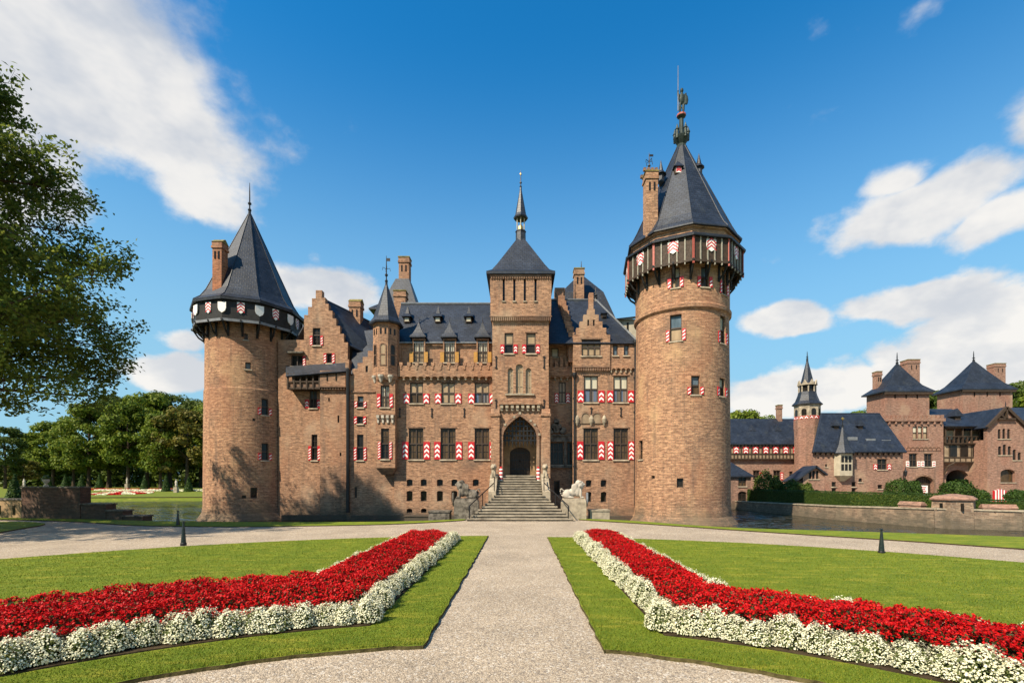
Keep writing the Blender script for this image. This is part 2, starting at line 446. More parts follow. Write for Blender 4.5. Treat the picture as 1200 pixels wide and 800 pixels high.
        for pi, p in enumerate(me.polygons):
            if s.u[pi] is not None:
                for q in s.u[pi]: co += q
                continue
            pts = [vs[i] for i in s.f[pi]]
            n = p.normal
            h = math.hypot(n.x, n.y)
            if h < .5:
                for q in pts: co += [q.x, q.y]
            else:
                tx, ty = -n.y / h, n.x / h
                sl = 1 / max(h, .3)
                for q in pts: co += [q.x * tx + q.y * ty, q.z * sl]
        ul.data.foreach_set('uv', co)
        if smooth: me.polygons.foreach_set('use_smooth', [True] * len(me.polygons))
        me.update()
        if weld:
            import bmesh
            bm = bmesh.new(); bm.from_mesh(me); bmesh.ops.remove_doubles(bm, verts=bm.verts, dist=1e-4); bm.to_mesh(me); bm.free()
        o = bpy.data.objects.new(name, me)
        return link(o, parent, c)
def mesh_np(name, verts, faces, mats, parent=None, loc=(0, 0, 0), midx=None):
    """a mesh from numpy arrays (faces all of one size)"""
    me = bpy.data.meshes.new(name)
    nv, nf, k = len(verts), len(faces), faces.shape[1]
    me.vertices.add(nv); me.vertices.foreach_set('co', np.asarray(verts, np.float32).ravel())
    me.loops.add(nf * k); me.loops.foreach_set('vertex_index', np.asarray(faces, np.int32).ravel())
    me.polygons.add(nf); me.polygons.foreach_set('loop_start', np.arange(0, nf * k, k, dtype=np.int32))
    mats = [mats] if isinstance(mats, str) else mats
    for mn in mats: me.materials.append(MATS[mn])
    if midx is not None: me.polygons.foreach_set('material_index', np.asarray(midx, np.int32))
    me.update(calc_edges=True)
    return link(bpy.data.objects.new(name, me), parent, loc)
def flakes(P, N, su, sv, rng, bend=.0):
    """leaf-sized quads at points P with normals N; returns verts, faces"""
    n = len(P)
    N = N / np.linalg.norm(N, axis=1, keepdims=True)
    a = rng.normal(size=(n, 3)); a -= N * (a * N).sum(1, keepdims=True); a /= np.linalg.norm(a, axis=1, keepdims=True)
    b = np.cross(N, a)
    su = np.broadcast_to(su, n)[:, None]; sv = np.broadcast_to(sv, n)[:, None]
    V = np.stack([P - a * su, P - b * sv + N * bend * sv, P + a * su, P + b * sv + N * bend * sv], 1).reshape(-1, 3)
    return V, np.arange(4 * n).reshape(n, 4)
def blob(name, parts, mat, parent=None, voxel=.03, smooth_it=6, loc=(0, 0, 0), xf=None):
    """one continuous body: ellipsoids (centre, radii, euler) fused by a voxel remesh"""
    vs, fs = [], []
    for c, r, e in parts:
        M = Matrix.Translation(c) @ (Vector(e).to_track_quat('Z', 'Y').to_matrix().to_4x4() if len(e) == 3 else Matrix())
        k = len(vs); nu, nv = 12, 8
        for j in range(nv + 1):
            th = math.pi * j / nv
            for i in range(nu):
                ph = 2 * math.pi * i / nu
                vs.append(M @ Vector((r[0] * math.sin(th) * math.cos(ph), r[1] * math.sin(th) * math.sin(ph), r[2] * math.cos(th))))
        for j in range(nv):
            for i in range(nu):
                i2 = (i + 1) % nu
                fs.append((k + j * nu + i, k + (j + 1) * nu + i, k + (j + 1) * nu + i2, k + j * nu + i2))
    if xf: vs = [xf(v) for v in vs]
    me = bpy.data.meshes.new(name); me.from_pydata([tuple(v) for v in vs], [], fs); me.update()
    tmp = bpy.data.objects.new(name, me); COL.objects.link(tmp)
    rm = tmp.modifiers.new('r', 'REMESH'); rm.mode = 'VOXEL'; rm.voxel_size = voxel; rm.use_smooth_shade = True
    sm = tmp.modifiers.new('s', 'SMOOTH'); sm.iterations = smooth_it; sm.factor = .5
    dg = bpy.context.evaluated_depsgraph_get(); dg.update()
    m2 = bpy.data.meshes.new_from_object(tmp.evaluated_get(dg))
    bpy.data.objects.remove(tmp)
    m2.name = name; m2.materials.clear(); m2.materials.append(MATS[mat])
    return link(bpy.data.objects.new(name, m2), parent, loc)
def copy_thing(root, loc, rotz=0, scale=1, label=None, group=None):
    r = root.copy(); COL.objects.link(r); r.location = loc; r.rotation_euler = (0, 0, rotz); r.scale = (scale,) * 3 if not isinstance(scale, tuple) else scale
    if label: r['label'] = label
    if group: r['group'] = group
    for ch in root.children:
        c = ch.copy(); COL.objects.link(c); c.parent = r
        for g2 in ch.children:
            d = g2.copy(); COL.objects.link(d); d.parent = c
    return r

# ------------------------------------------------------------------ windows and shutters (parts of buildings)
def shutter_mesh(mb, x0, x1, z0, z1, y, plainc=False):
    mb.box(x0, x1, y - .045, y, z0, z1, 0)
    w, h = x1 - x0, z1 - z0
    if plainc: return
    yf = y - .049
    a0, a1 = x0 + w * .13, x1 - w * .13
    st = w * .74 if w > .3 else w * .8
    t = w * .36 if w > .3 else w * .42
    if w > .3:                                               # chevrons
        xm = (a0 + a1) / 2; rise = w * .36
        n_ = max(2 if h > .55 else 1, int((h - .04) / st))
        if n_ * st > h * .96: st = h * .96 / n_; t = min(t, st * .5); rise = min(rise, st * .5)
        z = z0 + (h - n_ * st) / 2 - .02
        for _ in range(n_):
            hi = min(z + rise + t, z1 - .02)
            for xa, xb, za, zb in ((a0, xm, z, z + rise), (xm, a1, z + rise, z)):
                pts = [(xa, yf, za), (xb, yf, zb), (xb, yf, min(zb + t, z1 - .02)), (xa, yf, min(za + t, z1 - .02))]
                mb.poly(pts, 1)
            z += st
    else:                                                    # narrow leaves: slanted bars
        z = z0 + h * .05
        while z + t + w * .5 <= z1:
            mb.poly([(a0, yf, z), (a1, yf, z + w * .5), (a1, yf, z + w * .5 + t), (a0, yf, z + t)], 1)
            z += st * 1.25
def window(parent, x0, x1, z0, z1, y, nx=2, transom=.5, arch=0.0, up='glass_tan', lo='glass_brown', shut=None, shut_w=.5, shut_frac=.5,
           shut_mats=('red_paint', 'white_paint'), sill=True, lintel=True, fr=.075, bars=True, xf=None, recess=.13, frame_mat='frame_wood', name='window', plain_shut=False):
    """frame (the part) with pane, sill, lintel and shutters as its sub-parts"""
    h, w = z1 - z0, x1 - x0
    zt = z0 + h * transom
    ya, yb = y + recess - .05, y + recess + .05
    f = MB(xf)
    f.box(x0, x0 + fr, ya, yb, z0, z1); f.box(x1 - fr, x1, ya, yb, z0, z1)
    f.box(x0 + fr, x1 - fr, ya, yb, z0, z0 + fr); f.box(x0 + fr, x1 - fr, ya, yb, z1 - fr, z1)
    if transom and h > .5: f.box(x0 + fr, x1 - fr, ya - .01, yb, zt - fr * .6, zt + fr * .6)
    for k in range(1, nx):
        xm = x0 + w * k / nx
        f.box(xm - fr * .5, xm + fr * .5, ya - .02, yb - .004, z0 + fr, z1 - fr)
    if bars and h > 1.2:
        for k in range(nx):
            xm = x0 + w * (k + .5) / nx
            f.box(xm - .014, xm + .014, ya + .03, yb - .01, z0 + fr, z1 - fr)
        for q in (.25, .75):
            zz = z0 + h * q
            f.box(x0 + fr, x1 - fr, ya + .032, yb - .012, zz - .014, zz + .014)
    o = f.build(name, frame_mat, parent)
    p = MB(xf)
    yp = y + recess + .02
    if transom and h > .5:
        p.poly([(x0 + .01, yp, z0), (x1 - .01, yp, z0), (x1 - .01, yp, zt), (x0 + .01, yp, zt)], 1)
        p.poly([(x0 + .01, yp, zt), (x1 - .01, yp, zt), (x1 - .01, yp, z1), (x0 + .01, yp, z1)], 0)
        p.build('pane', [up, lo], o)
    else:
        p.poly([(x0 + .01, yp, z0), (x1 - .01, yp, z0), (x1 - .01, yp, z1), (x0 + .01, yp, z1)], 0)
        p.build('pane', up, o)
    if sill:
        b = MB(xf); b.frustum(x0 - .08, x1 + .08, y - .09, y + .05, z0 - .10, x0 - .08, x1 + .08, y - .06, y + .05, z0 - .004); b.build('sill', 'stone', o)
    if lintel and w > .7:
        b = MB(xf); b.box(x0 - .10, x1 + .10, y - .05, y + .03, z1 + .004, z1 + .10); b.build('lintel', 'brick_dark', o)
    if shut:
        zs = z0 + h * shut_frac
        for sx in (-1, 1):
            if shut == 'left' and sx > 0 or shut == 'right' and sx < 0: continue
            b = MB(xf)
            a, c = (x0 - shut_w - .015, x0 - .015) if sx < 0 else (x1 + .015, x1 + shut_w + .015)
            shutter_mesh(b, a, c, z0, zs, y - .008, plain_shut)
            b.build('shutter', list(shut_mats), o)
    return o
class Facade:
    """a flat wall facing the court, drawn from photo measurements at its own depth Y"""
    def __init__(s, parent, Y, outline, thick=.5, mat='brick', name='wall', label=None, px=True):
        s.parent, s.Y, s.thick, s.mat, s.name, s.label = parent, Y, thick, mat, name, label
        s.outline = [(px_x(a, Y), px_z(b, Y)) for a, b in outline] if px else outline
        s.holes, s.wins = [], []
    def win(s, x0, x1, y0, y1, sw=None, **kw):
        Y = s.Y
        a, b, z1, z0 = px_x(x0, Y), px_x(x1, Y), px_z(y0, Y), px_z(y1, Y)
        arch = kw.get('arch', 0)
        s.holes.append(arch_loop(a, b, z0, z1, arch) if arch else [(a, z0), (b, z0), (b, z1), (a, z1)])
        if sw: kw['shut_w'] = sw / F * Y
        s.wins.append((a, b, z0, z1, kw))
    def finish(s):
        m = MB(); m.wall(s.outline, s.holes, s.Y, s.Y + s.thick)
        o = m.build(s.name, s.mat, s.parent)
        if s.label: o['label'] = s.label
        for a, b, z0, z1, kw in s.wins: window(s.parent, a, b, z0, z1, s.Y, **kw)
        return o
def arch_loop(x0, x1, z0, z1, rise, pointed=False, n=10):
    zs = z1 - rise; xm = (x0 + x1) / 2; hw = (x1 - x0) / 2
    pts = [(x0, z0), (x1, z0), (x1, zs)]
    for i in range(1, n):
        t = i / n
        if pointed:
            if t <= .5: q = t * 2; x = x1 - hw * (1 - math.cos(q * math.pi / 2)) ** 1.0; z = zs + rise * math.sin(q * math.pi / 2) ** 1.0; x = x1 - hw * q ** 1.55; z = zs + rise * q ** .86
            else: q = (1 - t) * 2; x = x0 + hw * q ** 1.55; z = zs + rise * q ** .86
        else:
            x = xm + hw * math.cos(math.pi * t); z = zs + rise * math.sin(math.pi * t)
        pts.append((x, z))
    pts.append((x0, zs))
    return pts
def steps_px(*pts): return list(pts)
# ------------------------------------------------------------------ the setting: ground, moat, gravel court, lawns
def sheet(name, outer, holes, z, mat, kind='structure', skirt=None, zf=None):
    m = MB()
    loops = [[(x, y, 0) for x, y in outer]] + [[(x, y, 0) for x, y in h] for h in holes]
    allp = [p for l in loops for p in l]
    H_ = (lambda x, y: z) if zf is None else zf
    for t in tessellate_polygon([[Vector(p) for p in l] for l in loops]):
        a, b, c = (allp[i] for i in t)
        if (b[0] - a[0]) * (c[1] - a[1]) - (b[1] - a[1]) * (c[0] - a[0]) < 0: b, c = c, b
        m.poly([(p[0], p[1], H_(p[0], p[1])) for p in (a, b, c)])
    if skirt is not None:
        for k, l in enumerate(loops):
            area = sum(l[i][0] * l[(i + 1) % len(l)][1] - l[(i + 1) % len(l)][0] * l[i][1] for i in range(len(l)))
            ll = l if (area > 0) == (k == 0) else l[::-1]
            for i in range(len(ll)):
                a, b = ll[i], ll[(i + 1) % len(ll)]
                m.poly([(a[0], a[1], skirt), (b[0], b[1], skirt), (b[0], b[1], H_(*b[:2])), (a[0], a[1], H_(*a[:2]))], 1)
    mats = mat if isinstance(mat, list) else [mat, 'soil']
    o = m.build(name, mats)
    return tag(o, kind=kind)
def smooth_path(pts, n=4):
    """Catmull-Rom through the points"""
    out_ = []
    for i in range(len(pts) - 1):
        p0, p1, p2, p3 = (Vector(pts[max(i - 1, 0)]), Vector(pts[i]), Vector(pts[i + 1]), Vector(pts[min(i + 2, len(pts) - 1)]))
        for k in range(n):
            t = k / n
            out_.append(tuple(.5 * ((2 * p1) + (p2 - p0) * t + (2 * p0 - 5 * p1 + 4 * p2 - p3) * t * t + (3 * p1 - p0 - 3 * p2 + p3) * t ** 3)))
    return out_ + [tuple(pts[-1])]
near_l = smooth_path([(-160, 52), (-70, 40), (-34, 33.6), (-26.5, 30.6), (-21.1, 29.2), (-15.6, 28.7), (-8, 28.9), (-4.2, 30.6), (-3.6, 31.4)], 3)
near_r = smooth_path([(3.9, 31.4), (6.8, 29.6), (10.6, 25.4), (15.2, 23.5), (18.4, 22.2), (21.6, 20.9), (30, 17), (60, 4)], 3)
far_bank = [(60, 27), (36, 30.2), (31.9, 30.8), (27.9, 32.6), (25.8, 39.6), (24.6, 55), (22, 78), (-15, 84), (-34, 82), (-60, 79), (-100, 72), (-160, 66)]
MOAT = near_l + [(-3.6, 37.3), (3.9, 37.3)] + near_r + far_bank
BIG = [(-1500, -300), (1500, -300), (1500, 2000), (-1500, 2000)]
sheet('ground', BIG, [MOAT], -.03, ['meadow', 'soil'], skirt=-1.4)
m = MB(); m.poly([(-170, 0, -.68), (70, 0, -.68), (70, 90, -.68), (-170, 90, -.68)])
tag(m.build('moat_water', 'water'), kind='structure')
m = MB(); m.poly([(-175, -2, -1.5), (75, -2, -1.5), (75, 95, -1.5), (-175, 95, -1.5)]); tag(m.build('moat_bed', 'soil'), kind='structure')
# grass banks between the gravel and the water
gl_edge = smooth_path([(-160, 44), (-70, 34), (-40, 31.6), (-28.3, 29.6), (-21.6, 26.8), (-18.3, 26.1), (-14, 25.9), (-7.6, 27.2), (-4.0, 29.6), (-3.4, 30.6)], 3)
gr_edge = smooth_path([(3.7, 30.6), (4.4, 29.9), (7.0, 27.6), (10.2, 24.4), (13.7, 21.2), (15.9, 19.2), (17.8, 17.2), (24, 11), (50, -6)], 3)
sheet('grass_bank', near_l + gl_edge[::-1], [], .05, ['lawn', 'soil'], skirt=-.02)
sheet('grass_bank', near_r + gr_edge[::-1], [], .05, ['lawn', 'soil'], skirt=-.02)
court = gl_edge + [(-3.4, 33), (3.7, 33)] + gr_edge + [(50, -40), (-160, -40)]
sheet('gravel_court', court, [], 0.0, ['gravel', 'soil'])
PC = (-.6, 0.0)                                                # centre of the round parterre
def ring_pt(r, deg): return (PC[0] + r * math.sin(R(deg)), PC[1] + r * math.cos(R(deg)))
def ang_at_x(r, x): return math.degrees(math.asin((x - PC[0]) / r))
RI, RO = 7.05, 21.3
XL, XR = -1.39, 1.17
LZ = .055
def jit(p, a=.03): return (p[0] + random.uniform(-a, a), p[1] + random.uniform(-a, a))
def edge(p, q, n, a=.022): return [jit((p[0] + (q[0] - p[0]) * k / n, p[1] + (q[1] - p[1]) * k / n), a) for k in range(n)]
lawn_l = [jit(ring_pt(RI, d)) for d in np.linspace(-125, ang_at_x(RI, XL), 70)]
lawn_l += edge((XL, PC[1] + math.sqrt(RI ** 2 - (XL - PC[0]) ** 2)), (XL, PC[1] + math.sqrt(RO ** 2 - (XL - PC[0]) ** 2)), 60) + [jit(ring_pt(RO, d)) for d in np.linspace(ang_at_x(RO, XL), -125, 90)]
RO2 = 20.9
lawn_r = [jit(ring_pt(RI, d)) for d in np.linspace(125, ang_at_x(RI, XR), 70)]
lawn_r += edge((XR, math.sqrt(RI ** 2 - (XR - PC[0]) ** 2)), (XR, math.sqrt(RO2 ** 2 - (XR - PC[0]) ** 2)), 60) + [jit(ring_pt(RO2, d)) for d in np.linspace(ang_at_x(RO2, XR), 125, 90)]
sheet('lawn_left', lawn_l, [], LZ, ['lawn', 'lawn_edge'], skirt=-.02)
sheet('lawn_right', lawn_r, [], LZ, ['lawn', 'lawn_edge'], skirt=-.02)
isl = smooth_path([(-24.2, 22.4), (-25.3, 24.6), (-26.2, 26.6), (-27.6, 28.0), (-31.4, 28.9), (-45, 27.5), (-60, 25), (-60, 12), (-40, 8), (-28, 14), (-24.2, 22.4)], 4)
sheet('lawn_corner', isl[:-1], [], LZ, ['lawn', 'lawn_edge'], skirt=-.02)
# far park lawns rise gently from the water
def park_z(x, y):
    t = min(max((y - 78) / 40, 0), 1)
    return -.18 + 1.05 * t * t * (3 - 2 * t)
pk_v, pk_f = [], []
xs = np.linspace(-330, 10, 52); ys = np.concatenate([np.linspace(0, 40, 12), np.linspace(44, 420, 14)])
for i, x in enumerate(xs):
    yb = np.interp(x, [-330, -160, -100, -60, -34, -15, 10], [60, 66, 72, 79, 82, 84, 81])
    for yy in ys: pk_v.append((x, yb + yy, park_z(x, yb + yy + (78 - yb) * (1 if yy < 40 else 1))))
nyy = len(ys)
for i in range(len(xs) - 1):
    for j in range(nyy - 1): pk_f.append((i * nyy + j, (i + 1) * nyy + j, (i + 1) * nyy + j + 1, i * nyy + j + 1))
m = MB(); m.add(pk_v, pk_f)
for i in range(len(xs) - 1): a, b = pk_v[i * nyy], pk_v[(i + 1) * nyy]; m.poly([(a[0], a[1] - .8, -.75), (b[0], b[1] - .8, -.75), b, a], 0)
tag(m.build('park_lawn', ['meadow', 'soil']), kind='structure')
# yard behind the right-hand bank
yard = [(60, 27.3), (36, 30.5), (32.2, 31.1), (28.3, 32.9), (26.2, 39.8), (25.0, 55), (22.4, 78), (40, 150), (160, 150), (160, 20)]
sheet('yard', yard, [], .12, ['gravel', 'soil'], skirt=-.6)

# ------------------------------------------------------------------ stone stairs to the portal
stairs = thing('stone_staircase', (0, 33, 0), 'broad grey stone staircase rising to the castle portal', 'staircase')
def step(x0, x1, y0, y1, z0, z1, name='step'):
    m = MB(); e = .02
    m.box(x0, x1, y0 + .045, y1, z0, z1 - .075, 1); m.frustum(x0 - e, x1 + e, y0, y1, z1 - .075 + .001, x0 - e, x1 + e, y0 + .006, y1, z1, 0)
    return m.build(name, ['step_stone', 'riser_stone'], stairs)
SY, RS, TR = 29.7, .168, .36
for k in range(9):
    t = k / 8
    x0 = -3.25 + 1.5 * t ** .9; x1 = 3.25 - 1.62 * t ** .9
    step(x0, x1, SY + TR * k, SY + TR * (k + 1) + .25 if k < 8 else SY + 9 * TR + 1.0, -.05, RS * (k + 1))
y2 = SY + 9 * TR + .55
z2 = RS * 9
for k in range(6): step(-1.62, 1.5, y2 + TR * k, y2 + TR * (k + 1) + .25 if k < 5 else 37.3 - .3, z2 - .2 if k == 0 else z2 + .01, z2 + RS * (k + 1))
y3 = y2 + TR * 6 + .5
for k in range(2): step(-1.25, 1.15, y3 + .4 * k, 37.3 + .8 - .003 if k else y3 + .7, z2 + RS * 5, z2 + RS * 6 + .19 * (k + 1))
m = MB()                                                       # core of the stair under the steps
m.frustum(-1.9, 1.8, SY + 2.2, 37.3 - .31, -1.4, -1.68, 1.56, SY + 3.1, 37.3 - .31, 1.44); m.build('stair_core', 'stone_dark', stairs)
for sx, x0, x1, mt in ((-1, -2.15, -1.64, 'stone'), (1, 1.53, 2.04, 'stone')):      # cheek walls
    m = MB(); m.rings([[(x, SY + 3.2, -.6), (x, 37.3 - .3, -.6), (x, 37.3 - .3, 3.0), (x, y2 + 1.9, 3.0), (x, y2 + .2, 2.05), (x, SY + 3.2, 1.75)] for x in (x1, x0)]); m.build('cheek_wall', mt, stairs)
    m = MB(); xm = (x0 + x1) / 2
    m.box(x0 - .02, x1 + .02, y2 + 1.2, y2 + 1.9, 2.0, 2.55); m.build('newel_block', mt, stairs)
for sx in (-1, 1):                                             # iron handrails
    m = MB()
    xa, xb = (-3.1, -1.75) if sx < 0 else (2.95, 1.62)
    P0 = (xa, SY + .15, .95); P1 = (xb, SY + 3.3, 2.35); P2 = (xb + .05 * sx, y2 + .6, 2.75)
    pts = [(xa + .0, SY + .1, .05), (xa, SY + .1, .9), P0, P1, P2]
    m.tube(pts, .035, 8)
    m.tube([(P1[0], P1[1], 1.5), P1], .03, 6); m.tube([((xa + xb) / 2, SY + 1.7, .75), ((xa + xb) / 2, SY + 1.7, 1.64)], .03, 6)
    cc = Vector((xa, SY + .05, .78)); m.tube([cc + Vector((sx * .02, -.16 * math.sin(a), .16 * math.cos(a))) for a in np.linspace(0, 4.6, 12)], .03, 6)
    m.build('handrail', 'iron', stairs)
# ------------------------------------------------------------------ the castle: one building, everything on it is a part
castle = thing('castle', (0, 40, -.65), 'large red-brick moated castle with two round towers, entrance tower and red-and-white shutters', 'castle')
FOOT = -1.2                                                    # walls go down below the water
def lab(o, s): o['label'] = s; return o

def polar(cx, cy, r, a, z): return (cx + r * math.sin(a), cy - r * math.cos(a), z)
def hit(cx, cy, r, px):
    """where the ray through photo column px meets the front of a round tower: angle, depth"""
    t = (px - CX) / F
    A = 1 + t * t; B = -2 * (t * cx + cy); Cc = cx * cx + cy * cy - r * r
    D = max(B * B - 4 * A * Cc, 0)
    Y = (-B - math.sqrt(D)) / (2 * A)
    return math.atan2(t * Y - cx, cy - Y), Y
def round_tower(cx, cy, prof, label, wins, n=80, mat='brick_tower'):
    """prof: (z, r) bottom to top; wins: (x0, x1, y0, y1, kwargs) in photo pixels"""
    def rad(z):
        for (za, ra), (zb, rb) in zip(prof, prof[1:]):
            if za <= z <= zb: return ra + (rb - ra) * (z - za) / (zb - za)
        return prof[-1][1]
    holes = []
    for x0, x1, y0, y1, kw in wins:
        r0 = kw.pop('r', prof[len(prof) // 2][1])
        a, Y = hit(cx, cy, r0, (x0 + x1) / 2)
        if 'width' in kw: hw = kw.pop('width') / 2
        else:
            aa, _ = hit(cx, cy, r0, x0); ab, _ = hit(cx, cy, r0, x1); hw = max((ab - aa) / 2 * r0, .12)
        if 'at' in kw: a = kw.pop('at'); Y = cy - r0 * math.cos(a)
        holes.append((a, hw, px_z(y1, Y), px_z(y0, Y), kw))
    angs = sorted(set([round(-math.pi + 2 * math.pi * i / n, 6) for i in range(n)] + [round(v, 6) for a, hw, _, _, _ in holes for v in (a - hw / rad(0), a + hw / rad(0))]))
    zs = sorted(set([z for z, _ in prof] + [v for _, _, z0, z1, _ in holes for v in (z0, z1)]))
    m = MB()
    for i in range(len(angs)):
        a0 = angs[i]; a1 = angs[(i + 1) % len(angs)] + (2 * math.pi if i == len(angs) - 1 else 0)
        am = (a0 + a1) / 2
        for z0, z1 in zip(zs, zs[1:]):
            zm = (z0 + z1) / 2
            inside = any(abs(am - a) < hw / rad(0) and hz0 < zm < hz1 for a, hw, hz0, hz1, _ in holes)
            r0, r1 = rad(z0), rad(z1)
            if inside:
                continue
            m.poly([polar(cx, cy, r0, a0, z0), polar(cx, cy, r0, a1, z0), polar(cx, cy, r1, a1, z1), polar(cx, cy, r1, a0, z1)], 0,
                   [(a0 * 3.5, z0), (a1 * 3.5, z0), (a1 * 3.5, z1), (a0 * 3.5, z1)])
    for a, hw, z0, z1, _ in holes:                              # reveals
        al, ar = a - hw / rad(0), a + hw / rad(0); dp = .45
        for (p, q) in (((al, z0), (al, z1)), ((al, z1), (ar, z1)), ((ar, z1), (ar, z0)), ((ar, z0), (al, z0))):
            m.poly([polar(cx, cy, rad(p[1]), *p), polar(cx, cy, rad(q[1]), *q), polar(cx, cy, rad(q[1]) - dp, *q), polar(cx, cy, rad(p[1]) - dp, *p)])
    o = lab(m.build('round_tower', mat, castle), label)
    for a, hw, z0, z1, kw in holes:
        r = rad((z0 + z1) / 2) * math.cos(hw / rad(0)) - .012
        ca, sa = math.cos(a), math.sin(a)
        def xf(p, r=r, ca=ca, sa=sa):
            rr = r - p.y
            return Vector((cx + rr * sa + p.x * ca, cy - rr * ca + p.x * sa, p.z))
        kw = dict(kw)
        kw.setdefault('recess', .18)
        window(castle, -hw, hw, z0, z1, 0, xf=xf, **kw)
    return o, rad
def chimney(x0, x1, y0, y1, z0, z1, mat='brick', cap='moss', flues=True, name='chimney', parent=None):
    parent = parent or castle
    m = MB(); m.box(x0, x1, y0, y1, z0, z1 - .5)
    e = .07
    m.box(x0 - e, x1 + e, y0 - e, y1 + e, z1 - .5, z1 - .32)
    m.box(x0 - .03, x1 + .03, y0 - .03, y1 + .03, z1 - .32, z1)
    if cap == 'moss':
        xm = (x0 + x1) / 2
        a, b = x0 - e, x1 + e; c, d = y0 - e, y1 + e
        m.rings([[(a, c, z1), (b, c, z1), (b, d, z1), (a, d, z1)], [(a, (c + d) / 2 - .04, z1 + .34), (b, (c + d) / 2 - .04, z1 + .34), (b, (c + d) / 2 + .04, z1 + .34), (a, (c + d) / 2 + .04, z1 + .34)]], 1)
    else:
        m.box(x0 - e, x1 + e, y0 - e, y1 + e, z1, z1 + .1, 1)
    o = m.build(name, [mat, 'moss_stone'], parent)
    if flues:
        f = MB()
        w = x1 - x0
        for k in (.3, .7): f.box(x0 + w * k - .06, x0 + w * k + .06, y0 - .035, y0 - .004, z1 - 1.35, z1 - .75)
        f.build('flue_opening', 'glass_dark', o)
    return o
def finial(parent, x, y, z0, z1, r=.05, ball=True, vane=False, mat='iron', name='finial'):
    m = MB()
    h = z1 - z0
    m.lathe(x, y, [(r * 2.4, z0 - .2), (r * 1.8, z0 + h * .12), (r * 2.6, z0 + h * .16), (r, z0 + h * .22), (r * .8, z0 + h * .7), (r * .35, z1)], 8)
    if ball: m.lathe(x, y, [(.01, z0 + h * .30), (r * 2.4, z0 + h * .34), (r * 2.4, z0 + h * .38), (.01, z0 + h * .42)], 8)
    if vane:
        zz = z0 + h * .56
        for k in range(4):
            a = k * math.pi / 2 + .4
            m.tube([(x, y, zz), (x + .28 * math.cos(a), y + .28 * math.sin(a), zz + .1), (x + .30 * math.cos(a), y + .30 * math.sin(a), zz - .12)], .022, 5)
        m.box(x - .015, x + .3, y - .012, y + .012, z0 + h * .82, z0 + h * .92)
    return m.build(name, mat, parent)
def gallery_ring(cx, cy, n, off, r0, r1, z0, z1, z2, tower_r, slats, name, panel, rim_mat, label):
    """boarded fighting gallery of n facets: floor at z0, boards z0..z1, eave skirt up to z2"""
    def pt(k, r, z): return polar(cx, cy, r, off + 2 * math.pi * k / n, z)
    m = MB()
    m.rings([[pt(k, tower_r - .1, z0 + .14) for k in range(n)], [pt(k, r0 - .02, z0 + .14) for k in range(n)]], 0, False, False)   # floor
    m.rings([[pt(k, r0, z0) for k in range(n)], [pt(k, r0, z1) for k in range(n)]], 0, False, False)
    m.rings([[pt(k, r0 - .12, z1) for k in range(n)], [pt(k, r0 - .12, z0) for k in range(n)]], 0, False, False)
    m.rings([[pt(k, r0, z1) for k in range(n)], [pt(k, r0 - .12, z1) for k in range(n)]], 0, False, False)
    m.rings([[pt(k, r0 - .12, z0) for k in range(n)], [pt(k, r0, z0) for k in range(n)]], 0, False, False)
    o = lab(m.build(name, panel, castle), label)
    m = MB()                                                   # bottom rim beam
    m.rings([[pt(k, r0 - .06, z0 - .10) for k in range(n)], [pt(k, r0 + .07, z0 - .10) for k in range(n)], [pt(k, r0 + .07, z0 + .10) for k in range(n)], [pt(k, r0 + .006, z0 + .10) for k in range(n)]], 0, False, False)
    m.rings([[pt(k, r0 - .2, z0 - .04) for k in range(n)], [pt(k, r0 - .06, z0 - .10) for k in range(n)]], 0, False, False)
    m.build('rim_beam', rim_mat, o)
    m = MB()                                                   # skirt roof over the boards
    m.rings([[pt(k, r0 + .22, z1 - .16) for k in range(n)], [pt(k, r0 + .24, z1 - .02) for k in range(n)], [pt(k, r1, z2) for k in range(n)]], 0, True, False)
    m.build('gallery_eave', 'slate', o)
    for k in range(n):                                         # brackets under the floor, at corners and mid facets
        for q in (0, .5):
            a = off + 2 * math.pi * (k + q) / n
            if math.cos(a - math.atan2(-cx, cy)) < -.35: continue
            rr = r0 if q == 0 else r0 * math.cos(math.pi / n)
            b = MB()
            b.tube([polar(cx, cy, tower_r + .05, a, z0 - 1.05), polar(cx, cy, tower_r + .06, a, z0 + .02)], .09, 6)
            b.tube([polar(cx, cy, tower_r + .05, a, z0 - .95), polar(cx, cy, tower_r + (rr - tower_r) * .55, a, z0 - .62), polar(cx, cy, rr - .05, a, z0 - .06)], .075, 6)
            b.tube([polar(cx, cy, tower_r - .1, a, z0 + .02), polar(cx, cy, rr + .12, a, z0 + .0)], .085, 6)
            b.build('bracket', 'black_board', o)
    for k in range(n):
        a = off + 2 * math.pi * (k + .5) / n
        if math.cos(a - math.atan2(-cx, cy)) < -.3: continue
        ap = r0 * math.cos(math.pi / n); half = r0 * math.sin(math.pi / n)
        ca, sa = math.cos(a), math.sin(a)
        def xf(p, ap=ap, ca=ca, sa=sa): rr = ap - p.y; return Vector((cx + rr * sa + p.x * ca, cy - rr * ca + p.x * sa, p.z))
        for j in range(slats + 1 if slats else 0):
            if j == slats: continue
            x = -half + 2 * half * j / slats
            b = MB(xf); w = .07 if j == 0 else .038
            b.box(x - w, x + w, -.07, -.004, z0 + .02, z1 - .17)
            b.box(x - w * .8, x + w * .8, -.10, -.004, z0 - .26, z0 - .11)
            b.build('batten', 'batten_grey' if j else 'red_trim', o)
        yield_k.append((k, a, ap, half, xf, o))
    return o
plain('red_trim', (.36, .085, .06), .5, 0, .15, 6, .4)
yield_k = []
